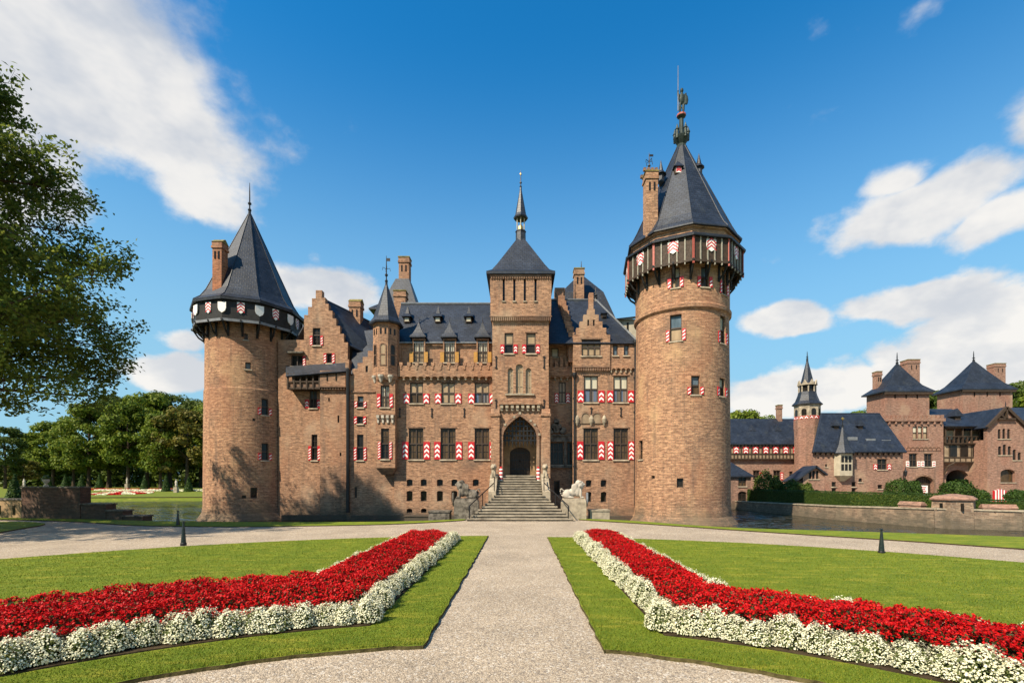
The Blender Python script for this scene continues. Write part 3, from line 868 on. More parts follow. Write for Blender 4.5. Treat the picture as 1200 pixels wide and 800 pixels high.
def shield(parent, xf, x, z, w, h, mat='white_paint', chev=False, name='shield'):
    """a heater shield on a gallery board"""
    m = MB(xf)
    prof = [(-.5, 1), (.5, 1), (.5, .45), (.38, .2), (0, 0), (-.38, .2), (-.5, .45)]
    m.rings([[(x + a * w, -.006, z + b * h) for a, b in prof], [(x + a * w, -.07, z + b * h) for a, b in prof]], 0)
    if chev:
        for i in range(3):
            zz = z + h * (.08 + i * .28); t = h * .13; r_ = w * .42
            for s_ in (-1, 1):
                m.poly([(x, -.076, zz + r_), (x + s_ * w * .5, -.076, zz), (x + s_ * w * .5, -.076, zz + t), (x, -.076, zz + r_ + t)][::s_], 1)
    return m.build(name, ['white_paint', 'red_paint'] if chev else [mat], parent)

# ---- right round tower (the tall one)
RX, RY, RR = 12.53, 37.8, 3.45
sh = dict(nx=1, transom=.5, shut=True, shut_w=.24, bars=False, lintel=False)
round_tower(RX, RY, [(FOOT, 4.15), (-.75, 4.1), (-.45, 3.85), (-.1, 3.62), (.6, 3.53), (7.0, 3.50), (14.6, 3.42), (14.75, 3.58), (15.0, 3.6), (15.12, 3.47), (19.9, 3.47)],
            'tall right-hand round brick tower shaft', [
    (786.6, 796.5, 313, 337, dict(sh, r=3.47, shut_frac=.5, up='glass_cream', lo='glass_tan')),
    (821.5, 831, 312, 336, dict(sh, r=3.47, shut_frac=.5, up='glass_blue')),
    (847, 851, 316, 345, dict(sh, r=3.47, width=.7, up='glass_blue')),
    (784.5, 799, 368, 399, dict(sh, shut_frac=.43, up='glass_blue', lo='glass_tan')),
    (847, 850, 370, 402, dict(sh, width=.75, up='glass_cream', shut_frac=.4)),
    (810, 820.5, 440, 462, dict(sh, shut_frac=.4, up='glass_blue')),
    (845, 849, 443, 464, dict(sh, width=.7, up='glass_cream', shut_frac=.5)),
    (748.5, 753, 516, 538, dict(sh, width=.6, shut=None, up='glass_dark', lo='glass_brown')),
    (793, 801, 560, 571, dict(nx=1, transom=0, up='glass_dark', lintel=False, sill=False)),
    (764, 767, 557, 561, dict(nx=1, transom=0, up='glass_dark', lintel=False, sill=False, width=.3)),
])
OFFR = R(-8)
gr = gallery_ring(RX, RY, 10, OFFR, 4.32, 4.0, 17.72, 19.5, 19.82, 3.47, 5, 'gallery', 'timber', 'timber', 'timber gallery with white and red battens')
list_k = yield_k; 
for k, a, ap, half, xf, o in list_k: shield(o, xf, 0, 18.35, .70, .85, chev=True, name='chevron_shield')
def nring(cx, cy, n, off, r, z): return [polar(cx, cy, r, off + 2 * math.pi * k / n, z) for k in range(n)]
m = MB(); m.rings([nring(RX, RY, 10, OFFR, 3.98, 19.7), nring(RX, RY, 10, OFFR, 3.98, 20.1), nring(RX, RY, 10, OFFR, 4.12, 20.12), nring(RX, RY, 10, OFFR, 4.12, 20.32)], 0, False, True)
m.build('brick_band', 'brick_tower', castle)
m = MB(); m.rings([nring(RX, RY, 10, OFFR, q, z) for q, z in ((4.3, 20.22), (4.3, 20.32), (3.95, 20.75), (3.62, 21.35), (.28, 28.5))])
rr = lab(m.build('spire_roof', 'slate', castle), 'tall ten-sided slate spire of the right tower')
m = MB()
for k in range(10):
    pts = [polar(RX, RY, q, OFFR + 2 * math.pi * k / 10, z) for q, z in ((4.3, 20.33), (3.95, 20.77), (3.63, 21.37), (.29, 28.5))]
    m.tube(pts, .035, 5)
m.build('hip_roll', 'slate', rr)
# crown, knight and flagpole on the tip
m = MB()
m.lathe(RX, RY, [(.34, 28.0), (.40, 28.4), (.30, 28.55), (.55, 28.95), (.62, 29.1), (.5, 29.2), (.2, 29.3), (.16, 30.6), (.34, 30.75), (.30, 30.95), (.1, 31.0)], 10)
for k in range(5):
    a = k * 2 * math.pi / 5 + .3
    x, y = RX + .52 * math.sin(a), RY - .52 * math.cos(a)
    m.lathe(x, y, [(.10, 28.9), (.12, 29.5), (.17, 29.55), (.10, 29.7), (.01, 30.0)], 6)
m.build('crown_finial', 'verdigris', rr)
m = MB(); m.lathe(RX, RY, [(.22, 30.72), (.355, 30.78), (.355, 30.90), (.22, 30.96)], 10); m.build('shield_band', 'red_trim', rr)
z0 = 31.0
blob('knight_figure', [((RX - .1, RY, z0 + .45), (.1, .1, .5), ()), ((RX + .16, RY, z0 + .45), (.1, .1, .5), ()), ((RX + .03, RY, z0 + 1.15), (.25, .19, .45), ()),
     ((RX + .03, RY, z0 + 1.78), (.14, .15, .2), ()), ((RX - .26, RY - .08, z0 + 1.35), (.09, .09, .35), (-.2, -.1, 1)), ((RX + .36, RY - .08, z0 + 1.0), (.17, .08, .42), ()),
     ((RX + .28, RY, z0 + 1.4), (.1, .1, .25), (.5, 0, 1)), ((RX - .3, RY - .12, z0 + 1.62), (.07, .07, .14), ())], 'verdigris', rr, .045, 3)
m = MB(); m.tube([(RX - .3, RY - .14, z0 + .1), (RX - .3, RY - .14, 34.6)], [.045, .02], 6); m.build('flagpole', 'lead', rr)
# roof furniture
chm = chimney(9.15, 10.0, 35.3, 36.2, 20.2, 24.9, 'brick_tower', 'flat')
m = MB()
for sx in (-.42, -.14, .14, .42):
    for sy in (-.42, .42): m.box(9.48 + sx - .1, 9.48 + sx + .1, 35.8 + sy - .1, 35.8 + sy + .1, 24.99, 25.2)
m.build('chimney_crest', 'brick_dark', chm)
finial(chm, 9.5, 35.8, 25.1, 26.6, .045, True, True, name='weather_vane')
def lucarne(px, py, Y, w, h, chev=False, parent=None):
    x, z = px_x(px, Y), px_z(py, Y)
    m = MB(); m.box(x - w / 2, x + w / 2, Y - .25, Y + 1.0, z - h / 2, z + h / 2)
    m.rings([[(x - w * .68, Y - .4, z + h / 2), (x + w * .68, Y - .4, z + h / 2), (x + w * .68, Y + 1.1, z + h / 2), (x - w * .68, Y + 1.1, z + h / 2)],
             [(x - .02, Y - .05, z + h / 2 + w * 1.0), (x + .02, Y - .05, z + h / 2 + w * 1.0), (x + .02, Y + .9, z + h / 2 + w * .9), (x - .02, Y + .9, z + h / 2 + w * .9)]], 1)
    o = m.build('roof_dormer', ['timber', 'slate'], parent or castle)
    q = MB()
    q.box(x - w * .36, x + w * .36, Y - .29, Y - .254, z - h * .36, z + h * .36, 0)
    if chev:
        for i in range(3):
            zz = z - h * .3 + i * h * .22
            for s_ in (-1, 1): q.poly([(x, Y - .296, zz + .1), (x + s_ * w * .34, Y - .296, zz), (x + s_ * w * .34, Y - .296, zz + .09), (x, Y - .296, zz + .19)][::s_], 1)
    q.build('hatch', ['white_paint' if chev else 'glass_dark', 'red_paint'], o)
    return o
lucarne(794, 202, 36.55, .55, .5, True)
for px, py, Y in ((819, 199, 37.2), (774.5, 207, 36.9)):
    x, z = px_x(px, Y), px_z(py, Y)
    m = MB(); m.lathe(x, Y, [(.05, z - .75), (.26, z - .45), (.26, z + .1), (.42, z + .12), (.2, z + .4), (.01, z + 1.25)], 8)
    m.build('pinnacle_dormer', 'slate', castle)

# ---- left round tower
LX, LY, LR = -23.35, 42.0, 3.36
round_tower(LX, LY, [(FOOT, 4.0), (-.75, 3.95), (-.5, 3.7), (-.1, 3.48), (.5, 3.42), (9.9, 3.36), (10.0, 3.30), (17.2, 3.26)],
            'left-hand round brick tower shaft', [
    (285.6, 290.5, 390, 397.5, dict(nx=1, transom=0, up='glass_dark', lintel=False)),
    (287, 294, 424, 432, dict(nx=1, transom=0, up='glass_blue', lintel=False)),
    (327, 332, 467, 486, dict(sh, width=.55, at=R(48), shut_frac=.42, up='glass_dark', lo='glass_dark')),
    (327, 332, 519, 539, dict(sh, width=.55, at=R(48), shut_frac=.42, up='glass_dark', lo='glass_dark')),
    (319, 324.5, 571, 583.5, dict(nx=1, transom=0, up='glass_dark', lintel=False, sill=False, width=.5, at=R(34))),
    (283, 288.5, 580, 584, dict(nx=1, transom=0, up='glass_dark', lintel=False, sill=False)),
    (296, 299, 490, 493, dict(nx=1, transom=0, up='glass_dark', lintel=False, sill=False, width=.2)),
])
OFFL = R(2.5)
yield_k = []
gl = gallery_ring(LX, LY, 10, OFFL, 4.2, 4.0, 15.05, 16.75, 17.1, 3.28, 0, 'gallery', 'black_board', 'lead', 'black boarded gallery hung with white shields')
for k, a, ap, half, xf, o in yield_k:
    shield(o, xf, 0, 15.6, .52, .88, chev=True, name='chevron_shield')
    for s_ in (-1, 1):
        if s_ < 0:
            ao = OFFL + 2 * math.pi * k / 10
            rr_ = 4.2
            ca, sa = math.cos(ao), math.sin(ao)
            def xf2(p, ca=ca, sa=sa): q = 4.17 - p.y; return Vector((LX + q * sa + p.x * ca, LY - q * ca + p.x * sa, p.z))
            shield(o, xf2, 0, 15.55, .62, .84, 'white_paint')
m = MB(); m.rings([nring(LX, LY, 10, OFFL, q, z) for q, z in ((4.38, 16.72), (4.42, 16.82), (3.9, 17.22), (3.45, 17.9), (.10, 25.5))])
lr = lab(m.build('spire_roof', 'slate', castle), 'ten-sided slate spire of the left tower')
m = MB()
for k in range(10): m.tube([polar(LX, LY, q, OFFL + 2 * math.pi * k / 10, z) for q, z in ((4.40, 16.84), (3.9, 17.24), (3.46, 17.92), (.11, 25.5))], .035, 5)
m.build('hip_roll', 'slate', lr)
finial(lr, LX, LY, 25.4, 28.2, .06, True, False)
chimney(px_x(248.8, 38.7), px_x(259.5, 38.7), 38.7, 39.55, 17.2, 21.5, 'brick_chimney' if 'brick_chimney' in MATS else 'brick', 'moss')

# ---- entrance tower
EY = 37.3
ex0, ex1 = px_x(577, EY), px_x(643, EY)
FLOOR = 2.9
ft = Facade(castle, EY, [(577, 607 + 14), (643, 607 + 14), (643, 374), (577, 374)], .8, name='entrance_tower', label='square brick entrance tower over the portal')
W1 = dict(nx=1, transom=.45, up='glass_tan', lo='glass_dark', shut=True, shut_frac=.43, bars=False)
ft.win(591.2, 601.6, 390, 414, 4.6, **W1)
ft.win(616.7, 627.7, 390, 414, 4.6, **W1)
LAN = dict(nx=1, transom=0, up='glass_tan', arch=.25, lintel=False, bars=True, recess=.16, frame_mat='stone', fr=.05)
ft.win(594.9, 601.4, 431, 461, **LAN)
ft.win(604.4, 613.0, 426.5, 461, **LAN)
ft.win(616, 622.6, 431, 461, **LAN)
ox0, ox1 = px_x(589.5, EY), px_x(629, EY)
arch = arch_loop(ox0, ox1, FLOOR, px_z(487, EY), px_z(487, EY) - px_z(510, EY), True)
ft.holes.append(arch)
et = ft.finish()
m = MB()                                                       # flanks, back and core of the tower
zt = px_z(374, EY)
m.box(ex0, ex0 + .5, EY + .8, EY + 4.5, FOOT, zt); m.box(ex1 - .5, ex1, EY + .8, EY + 4.5, FOOT, zt); m.box(ex0 + .5, ex1 - .5, EY + 4.0, EY + 4.5, FOOT, zt)
m.build('tower_flank', 'brick', castle)
m = MB(); m.box(ex0 + .502, ex1 - .502, EY + .802, EY + 3.9, FOOT, FLOOR - .003); m.build('porch_floor', 'step_stone', castle)
m = MB()                                                       # inner wall of the porch with the door opening
dx0, dx1 = px_x(597.5, 38.9), px_x(621.5, 38.9)
dl = arch_loop(dx0, dx1, FLOOR, px_z(524, 38.9), .5)
m.wall([(ex0 + .5, FLOOR), (ex1 - .5, FLOOR), (ex1 - .5, 9.2), (ex0 + .5, 9.2)], [dl], 38.9, 39.3)
m.box(ex0 + .502, ox0 - .002, EY + .802, 38.9, FLOOR, 9.0); m.box(ox1 + .002, ex1 - .502, EY + .802, 38.9, FLOOR, 9.0)
m.box(ex0 + .5, ex1 - .5, EY + .802, 38.89, 7.9, 8.3)
lab(m.build('porch_wall', 'sandstone', castle), 'golden sandstone inner wall of the porch')
m = MB(); m.rings([[(x, 39.12, z) for x, z in dl], [(x, 39.02, z) for x, z in dl]])
door = lab(m.build('door', 'timber', castle), 'dark double door under the portcullis')
m = MB()
dw = dx1 - dx0
for k in range(1, 9): m.box(dx0 + dw * k / 9 - .018, dx0 + dw * k / 9 + .018, 38.985, 39.018, FLOOR + .03, FLOOR + 2.1)
for zz in (.5, 1.2, 1.8): m.box(dx0 + .05, dx1 - .05, 38.97, 39.016, FLOOR + zz, FLOOR + zz + .07)
m.lathe((dx0 + dx1) / 2, 38.97, [(.001, FLOOR + 1.1), (.09, FLOOR + 1.15), (.09, FLOOR + 1.25), (.001, FLOOR + 1.3)], 8)
m.build('door_ironwork', 'iron', door)
m = MB()                                                       # portcullis
zp = px_z(518, EY)
for k in range(9):
    x = ox0 + (ox1 - ox0) * (k + .5) / 9
    hh = abs((k + .5) / 9 - .5) * 2
    m.box(x - .05, x + .05, EY + .36, EY + .44, zp - .05, px_z(487, EY) - hh ** 1.2 * 1.35)
    m.frustum(x - .05, x + .05, EY + .36, EY + .44, zp - .05, x - .004, x + .004, EY + .396, EY + .404, zp - .38)
for k in range(5):
    zz = zp + .12 + k * .37
    hw = (ox1 - ox0) / 2 * (1 if zz < px_z(510, EY) else max(.12, 1 - ((zz - px_z(510, EY)) / 1.5) ** 1.2))
    xm = (ox0 + ox1) / 2
    m.box(xm - hw, xm + hw, EY + .34, EY + .46, zz, zz + .1)
m.build('portcullis', 'iron', castle)
m = MB()                                                       # moulded arch
outer = arch_loop(ox0 - .2, ox1 + .2, FLOOR, px_z(487, EY) + .26, px_z(487, EY) - px_z(510, EY) + .12, True)
m.wall(outer, [arch_loop(ox0 + .004, ox1 - .004, FLOOR + .002, px_z(487, EY) - .004, px_z(487, EY) - px_z(510, EY) - .004, True)], EY - .12, EY + .05)
m.build('portal_arch', 'brick_dark', castle)
m = MB()                                                       # pale voussoirs in the arch
for t in (2, 4, 5, 7, 8, 10):
    x, z = outer[min(t, len(outer) - 1)]
    m.box(x - .09, x + .09, EY - .15, EY - .02, z - .16, z + .02)
m.build('voussoir', 'stone', castle)
for a, b in ((575.5, 585.5), (634.5, 644.5)):                  # buttresses beside the portal
    m = MB()
    x0, x1 = px_x(a, EY), px_x(b, EY)
    m.box(x0, x1, EY - .28, EY - .002, FOOT, px_z(488, EY)); m.box(x0 - .06, x1 + .06, EY - .36, EY - .002, px_z(488, EY), px_z(485, EY))
    m.frustum(x0, x1, EY - .28, EY - .002, px_z(485, EY), x0, x1, EY - .1, EY - .002, px_z(479, EY))
    m.build('buttress', 'brick', castle)
m = MB()                                                       # corbel table over the portal
cx0, cx1 = px_x(585, EY), px_x(634, EY)
m.box(cx0, cx1, EY - .32, EY - .002, px_z(474.5, EY), px_z(471.5, EY), 0)
for k in range(8):
    x = cx0 + (cx1 - cx0) * (k + .5) / 8
    m.box(x - .11, x + .11, EY - .26, EY - .002, px_z(478.5, EY), px_z(474.6, EY), 1); m.box(x - .085, x + .085, EY - .16, EY - .002, px_z(481.5, EY), px_z(478.6, EY), 1)
m.build('corbel_table', ['brick', 'stone'], castle)
m = MB(); m.box(px_x(592, EY), px_x(626, EY), EY - .14, EY - .002, px_z(463.2, EY), px_z(461.6, EY)); m.build('stone_sill', 'stone', castle)
# upper stage on its brick corbel
ux0, ux1, uz0, uz1 = px_x(575, EY), px_x(645.5, EY), px_z(374, EY), px_z(322, EY)
UY = EY - .16
fu = Facade(castle, UY, None, .5, px=False, name='tower_top', label='upper stage of the entrance tower with four tall slits', mat='brick') if False else None
sl = [(px_x(a, UY) - .085, px_x(a, UY) + .085) for a in (590.3, 602.7, 615, 627.6)]
m = MB(); m.wall([(ux0, uz0), (ux1, uz0), (ux1 + .05, uz1), (ux0 - .05, uz1)], [[(a, px_z(352.5, UY)), (b, px_z(352.5, UY)), (b, px_z(326, UY)), (a, px_z(326, UY))] for a, b in sl], UY, UY + .5)
m.box(ux0, ux0 + .5, UY + .5, UY + 4.9, uz0, uz1); m.box(ux1 - .5, ux1, UY + .5, UY + 4.9, uz0, uz1); m.box(ux0 + .5, ux1 - .5, UY + 4.4, UY + 4.9, uz0, uz1)
top = lab(m.build('tower_top', 'brick', castle), 'upper stage of the entrance tower with four tall slits')
m = MB()
for a, b in sl: m.box(a - .02, b + .02, UY + .3, UY + .36, px_z(353, UY), px_z(325, UY)); 
m.build('slit_board', 'glass_dark', top)
m = MB()
for a, b in sl: m.box(a - .06, b + .06, UY - .07, UY + .05, px_z(354, UY), px_z(352.7, UY))
m.build('slit_sill', 'stone', top)
m = MB()
m.box(ux0 - .06, ux1 + .06, UY - .09, UY - .002, px_z(371.5, UY), px_z(370.2, UY))
for k in range(30):
    x = ux0 - .02 + (ux1 - ux0 + .04) * (k + .5) / 30
    m.box(x - .04, x + .04, UY - .07, UY - .002, px_z(376, UY), px_z(371.6, UY))
m.build('dentil_band', 'brick_dark', top)
m = MB(); m.box(ux0 - .04, ux1 + .04, UY - .1, UY - .06, px_z(324.4, UY), px_z(322.5, UY))
for k in range(26):
    x = ux0 + (ux1 - ux0) * (k + .5) / 26
    m.box(x - .045, x + .045, UY - .09, UY - .002, px_z(327, UY), px_z(324.5, UY) + .003)
m.build('dentil_band', 'brick_dark', top)
xm, ym = (ux0 + ux1) / 2, UY + 2.4
m = MB()
def sqr(h, z): return [(xm - h, ym - h, z), (xm + h, ym - h, z), (xm + h, ym + h, z), (xm - h, ym + h, z)]
m.rings([sqr(2.62, uz1 - .06), sqr(2.62, uz1 + .14), sqr(2.22, uz1 + .42), sqr(1.85, uz1 + 1.0), sqr(.3, uz1 + 3.75), sqr(.3, uz1 + 3.8)])
er = lab(m.build('pyramid_roof', 'slate', castle), 'steep slate pyramid roof of the entrance tower')
zl = uz1 + 3.45
m = MB(); m.lathe(xm, ym, [(.42, zl - .4), (.40, zl + .9), (.44, zl + .95), (.44, zl + 1.02)], 8); m.build('lantern_base', 'slate', er)
m = MB()
for k in range(6):
    a = k * math.pi / 3
    x, y = xm + .33 * math.sin(a), ym - .33 * math.cos(a)
    m.tube([(x, y, zl + 1.0), (x, y, zl + 2.1)], .045, 6)
m.build('lantern_column', 'cream_wall', er)
m = MB(); m.lathe(xm, ym, [(.1, zl + 1.0), (.22, zl + 1.15), (.2, zl + 1.4), (.06, zl + 1.6), (.05, zl + 2.0)], 8); m.build('bell', 'gold', er)
m = MB(); m.lathe(xm, ym, [(.56, zl + 2.02), (.60, zl + 2.12), (.44, zl + 2.4), (.06, zl + 4.5)], 8); m.build('lantern_spire', 'slate', er)
finial(er, xm, ym, zl + 4.4, zl + 6.0, .04, True, False)
m = MB(); m.lathe(xm, ym, [(.01, zl + 5.55), (.07, zl + 5.63), (.07, zl + 5.72), (.01, zl + 5.8)], 8); m.build('gilt_ball', 'gold', er)
# ---- left wing
def anchor(px, y0, y1, Y):
    m = MB(); x = px_x(px, Y)
    m.box(x - .035, x + .035, Y - .07, Y - .004, px_z(y1, Y), px_z(y0, Y))
    for q in (y0 + 1.2, y1 - 1.2): m.box(x - .08, x + .08, Y - .075, Y - .004, px_z(q, Y) - .03, px_z(q, Y) + .03)
    m.build('wall_anchor', 'iron', castle)
def downpipe(px, y0, y1, Y, r=.07):
    m = MB(); x = px_x(px, Y)
    m.tube([(x, Y - r - .03, px_z(y0, Y)), (x, Y - r - .03, px_z(y1, Y))], r, 8)
    for k in range(5): zz = px_z(y0 + (y1 - y0) * k / 5, Y); m.box(x - .11, x + .11, Y - .16, Y - .002, zz - .05, zz + .03)
    m.lathe(x, Y - .14, [(.08, px_z(y0, Y) - .3), (.18, px_z(y0, Y)), (.18, px_z(y0, Y) + .2)], 8)
    m.build('downpipe', 'iron', castle)
def cellar(fc, rows):
    for x0, x1, y0, y1 in rows: fc.win(x0, x1, y0, y1, nx=1, transom=0, arch=.1, up='glass_dark', lintel=False, sill=False, bars=False, recess=.28)
def corbel_arches(px0, px1, y0, y1, Y, n, dep=.3):
    """a row of small corbels carrying little arches"""
    m = MB(); x0, x1 = px_x(px0, Y), px_x(px1, Y); z1, z0 = px_z(y0, Y), px_z(y1, Y); w = (x1 - x0) / n
    for k in range(n):
        a = x0 + w * k
        m.wall([(a, z1), (a, z0 + (z1 - z0) * .45)] + [(a + w / 2 - w * .38 * math.cos(math.pi * t / 6), z0 + (z1 - z0) * (.45 + .38 * math.sin(math.pi * t / 6))) for t in range(7)] + [(a + w, z0 + (z1 - z0) * .45), (a + w, z1)], [], Y - dep, Y - .002, 0)
        m.box(a - w * .12, a + w * .12, Y - dep * .8, Y - .003, z0, z0 + (z1 - z0) * .44, 1)
    return m.build('corbel_arches', ['brick', 'stone'], castle)
LWY = 38.8
fl = Facade(castle, LWY, [(462, 628), (579, 628), (579, 440), (462, 440)], .5, label='left wing wall between turret and entrance tower')
MID = dict(nx=2, transom=.5, up='glass_tan', lo='glass_tan', shut=True, shut_frac=.46, bars=False)
for a, b, u, l in ((480.3, 495.7, 'glass_tan', 'glass_brown'), (517.3, 533, 'glass_tan', 'glass_tan'), (556.3, 573.2, 'glass_tan', 'glass_drapes')):
    fl.win(a, b, 448, 472.4, 7.4, **dict(MID, up=u, lo=l))
for a, b in ((479, 496.2), (516.4, 534), (556.2, 573.4)):
    fl.win(a, b, 501.5, 538, 7.4, **dict(MID, up='glass_brown', lo='glass_brown', shut_frac=.56, bars=True))
cellar(fl, [(x, x + 7, 561.3, 569.2) for x in (476.5, 493, 512, 529, 554)] + [(x, x + 7, 574.8, 587) for x in (476.5, 493, 512, 529, 554)] + [(x, x + 6.5, 595.5, 600.5) for x in (476.5, 493.3)])
fl.finish()
for p in (468.7, 506, 544): anchor(p, 478, 489, LWY)
anchor(581.3, 468, 480, EY); anchor(637.5, 468, 480, EY); anchor(581.3, 417, 432, EY); anchor(637.5, 417, 432, EY)
PY = LWY - .32
m = MB()
x0, x1 = px_x(466, PY), px_x(578, PY)
m.box(x0, x1, PY, PY + .32 - .002, px_z(440.9, PY), px_z(428.5, PY))
n = 12
for k in range(n):
    a = x0 + (x1 - x0) * (k + .2) / n; b = x0 + (x1 - x0) * (k + .62) / n
    m.box(a, b, PY - .05, PY + .31, px_z(428.5, PY) + .003, px_z(424.5, PY))
    m.box(a + .07, b - .07, PY - .05, PY - .003, px_z(433, PY), px_z(428.5, PY))
m.build('parapet', 'brick', castle)
corbel_arches(466, 578, 441.2, 445.6, LWY, 14, .3)
UWY = LWY + .5                                                 # set-back attic wall with dormer windows
for a, b in ((462, 483.2), (498.3, 519.2), (534.4, 558.4), (572.6, 579)):
    Facade(castle, UWY + .02, [(a, 440), (b, 440), (b, 401), (a, 401)], .5, label='attic wall behind the parapet').finish()
for a, b in ((484.6, 496.8), (520.6, 533), (559.8, 571.3)):
    fw = Facade(castle, UWY - .29, [(a - 1.4, 440), (b + 1.4, 440), (b + 1.4, 396.5), (a - 1.4, 396.5)], .5, name='dormer_wall')
    fw.win(a, b, 398.3, 424.5, 4.4, nx=2, transom=.48, up='glass_cream', lo='glass_tan', shut=True, shut_frac=.46, shut_mats=('ochre_paint', 'ochre_paint'), plain_shut=True, bars=True)
    fw.finish()
for a in (490.8, 526.8, 565.5):                                # pointed dormer roofs
    x = px_x(a, UWY); w = .68; z = px_z(396.5, UWY)
    m = MB()
    def rg(h, d, z): return [(x - h, UWY - .29 - d, z), (x + h, UWY - .29 - d, z), (x + h, UWY + .5 + d, z), (x - h, UWY + .5 + d, z)]
    m.rings([rg(.66, .22, z - .04), rg(.66, .22, z + .05), rg(.40, .05, z + .35), rg(.18, -.1, z + .8), rg(.02, -.22, z + 1.3)])
    o = m.build('dormer_roof', 'slate', castle)
    finial(o, x, UWY + .1, z + 1.2, z + 1.75, .03, False)
def roof_quad(name, pts, mat='slate', thick=.14, label=None, parent=None):
    """roof slopes as slabs; pts: list of polygons"""
    m = MB()
    for P in pts:
        P = [Vector(p) for p in P]
        nrm = (P[1] - P[0]).cross(P[2] - P[0]).normalized()
        if nrm.z < 0: P.reverse(); nrm = -nrm
        lo = [p - nrm * thick for p in P]
        m.poly(P); m.poly(lo[::-1])
        for i in range(len(P)):
            j = (i + 1) % len(P); m.poly([lo[i], lo[j], P[j], P[i]])
    o = m.build(name, mat, parent or castle)
    if label: o['label'] = label
    return o
ev, rgz, ry = px_z(400.6, UWY - .1), 18.06, 42.8
xa, xb = px_x(462, UWY), ex0 - .02
lroof = roof_quad('roof', [[(xa, UWY - .12, ev), (xb, UWY - .12, ev), (xb, ry, rgz), (xa - .3, ry, rgz)], [(xa, 46.8, 13.2), (xb, 46.8, 13.2), (xb, ry, rgz), (xa - .3, ry, rgz)]], label='slate roof of the left wing')
m = MB(); m.tube([(xa - .3, ry, rgz + .03), (xb, ry, rgz + .03)], .09, 6); m.build('ridge', 'lead', lroof)
m = MB(); m.box(xa, xb, UWY - .26, UWY - .13, ev - .13, ev - .03); m.build('gutter', 'lead', lroof)
for px in (477.5, 513.5, 549.5):
    Y = UWY + (42.8 - UWY) * .50
    x, z = px_x(px, 41.0), px_z(374.5, 41.0)
    m = MB(); m.box(x - .24, x + .24, 40.75, 42.0, z - .3, z + .16, 0)
    m.rings([[(x - .42, 40.55, z + .16), (x + .42, 40.55, z + .16), (x + .42, 42.1, z + .16), (x - .42, 42.1, z + .16)], [(x - .16, 40.9, z + .5), (x + .16, 40.9, z + .5), (x + .16, 41.9, z + .5), (x - .16, 41.9, z + .5)], [(x - .02, 41.1, z + 1.15), (x + .02, 41.1, z + 1.15), (x + .02, 41.3, z + 1.15), (x - .02, 41.3, z + 1.15)]], 1)
    o = m.build('vent_dormer', ['timber', 'slate'], castle)
    q = MB(); q.box(x - .17, x + .17, 40.72, 40.747, z - .22, z + .08); q.build('hatch', 'glass_cream', o)
m = MB()                                                       # body of the left wing behind its front
m.box(px_x(462, LWY), ex0 - .002, LWY + .5, LWY + .52, FOOT, 13.0); m.box(px_x(440, LWY), ex0 - .002, 46.3, 46.8, FOOT, 13.2); m.box(px_x(440, 39.9), px_x(440, 39.9) + .4, 39.8, 46.3, FOOT, 13.2)
m.build('rear_wall', 'brick', castle)

# ---- octagonal turret over a box oriel
TX, TY = px_x(452.6, 38.7), 38.75
m = MB(); m.lathe(TX, TY, [(.42, px_z(449, 38)), (.95, px_z(445, 38)), (1.05, px_z(440, 38)), (1.05, px_z(439, 38)), (1.02, px_z(437, 38)), (1.02, 14.75), (1.12, 14.8), (1.12, 14.95)], 8, off=R(22.5) + math.atan2(-TX, TY) * 0)
tur = lab(m.build('turret', 'brick', castle), 'slender octagonal corner turret')
for k, z0_, z1_, w, ar in [(0, px_z(427, 37.8), px_z(403, 37.8), .36, .18), (1, px_z(427, 37.8), px_z(403, 37.8), .34, .18), (-1, px_z(427, 37.8), px_z(403, 37.8), .34, .18)] + [(k, px_z(391, 37.8), px_z(384, 37.8), .14, 0) for k in (-1, 0, 1)]:
    a = k * math.pi / 4; ap = 1.02 * math.cos(math.pi / 8); ca, sa = math.cos(a), math.sin(a)
    def xf(p, ap=ap, ca=ca, sa=sa): rr_ = ap - p.y; return Vector((TX + rr_ * sa + p.x * ca, TY - rr_ * ca + p.x * sa, p.z))
    offs = (-.18, .18) if ar == 0 else (0,)
    for of in offs:
        q = MB(xf); lp = arch_loop(of - w / 2, of + w / 2, z0_, z1_, ar or .001) if ar else [(of - w / 2, z0_), (of + w / 2, z0_), (of + w / 2, z1_), (of - w / 2, z1_)]
        q.rings([[(x, .0, z) for x, z in lp], [(x, -.015, z) for x, z in lp]])
        o = q.build('turret_window', 'glass_dark' if ar == 0 or k else 'glass_tan', castle)
        if ar:
            q = MB(xf); q.wall(arch_loop(of - w / 2 - .09, of + w / 2 + .09, z0_ - .06, z1_ + .09, ar + .05), [lp], -.05, -.003); q.box(of - w / 2, of + w / 2, -.05, -.016, (z0_ + z1_) / 2 - .04, (z0_ + z1_) / 2 + .04)
            q.build('window_frame', 'brick_dark', o)
m = MB(); m.lathe(TX, TY, [(1.32, 14.78), (1.36, 14.9), (1.02, 15.35), (.06, 18.2)], 8, off=R(22.5))
o = lab(m.build('turret_roof', 'slate', castle), 'pointed slate roof of the turret')
finial(o, TX, TY, 18.0, 20.4, .05, True, True)
m = MB()
for k in (-1, 0, 1):
    a = k * math.pi / 4
    m.lathe(TX + .9 * math.sin(a - .2), TY - .9 * math.cos(a - .2), [(.08, px_z(448, 38)), (.16, px_z(444, 38)), (.26, px_z(441.5, 38)), (.26, px_z(439.5, 38))], 8)
m.build('turret_corbel', 'stone_pale', castle)
OY = 38.1
fo = Facade(castle, OY, [(440.5, 548), (463, 548), (463, 446), (440.5, 446)], .69, label='brick box oriel below the turret', name='oriel')
fo.win(446, 456.4, 451.6, 477, 3.9, nx=2, transom=.5, up='glass_cream', lo='glass_tan', shut=True, shut_frac=.62)
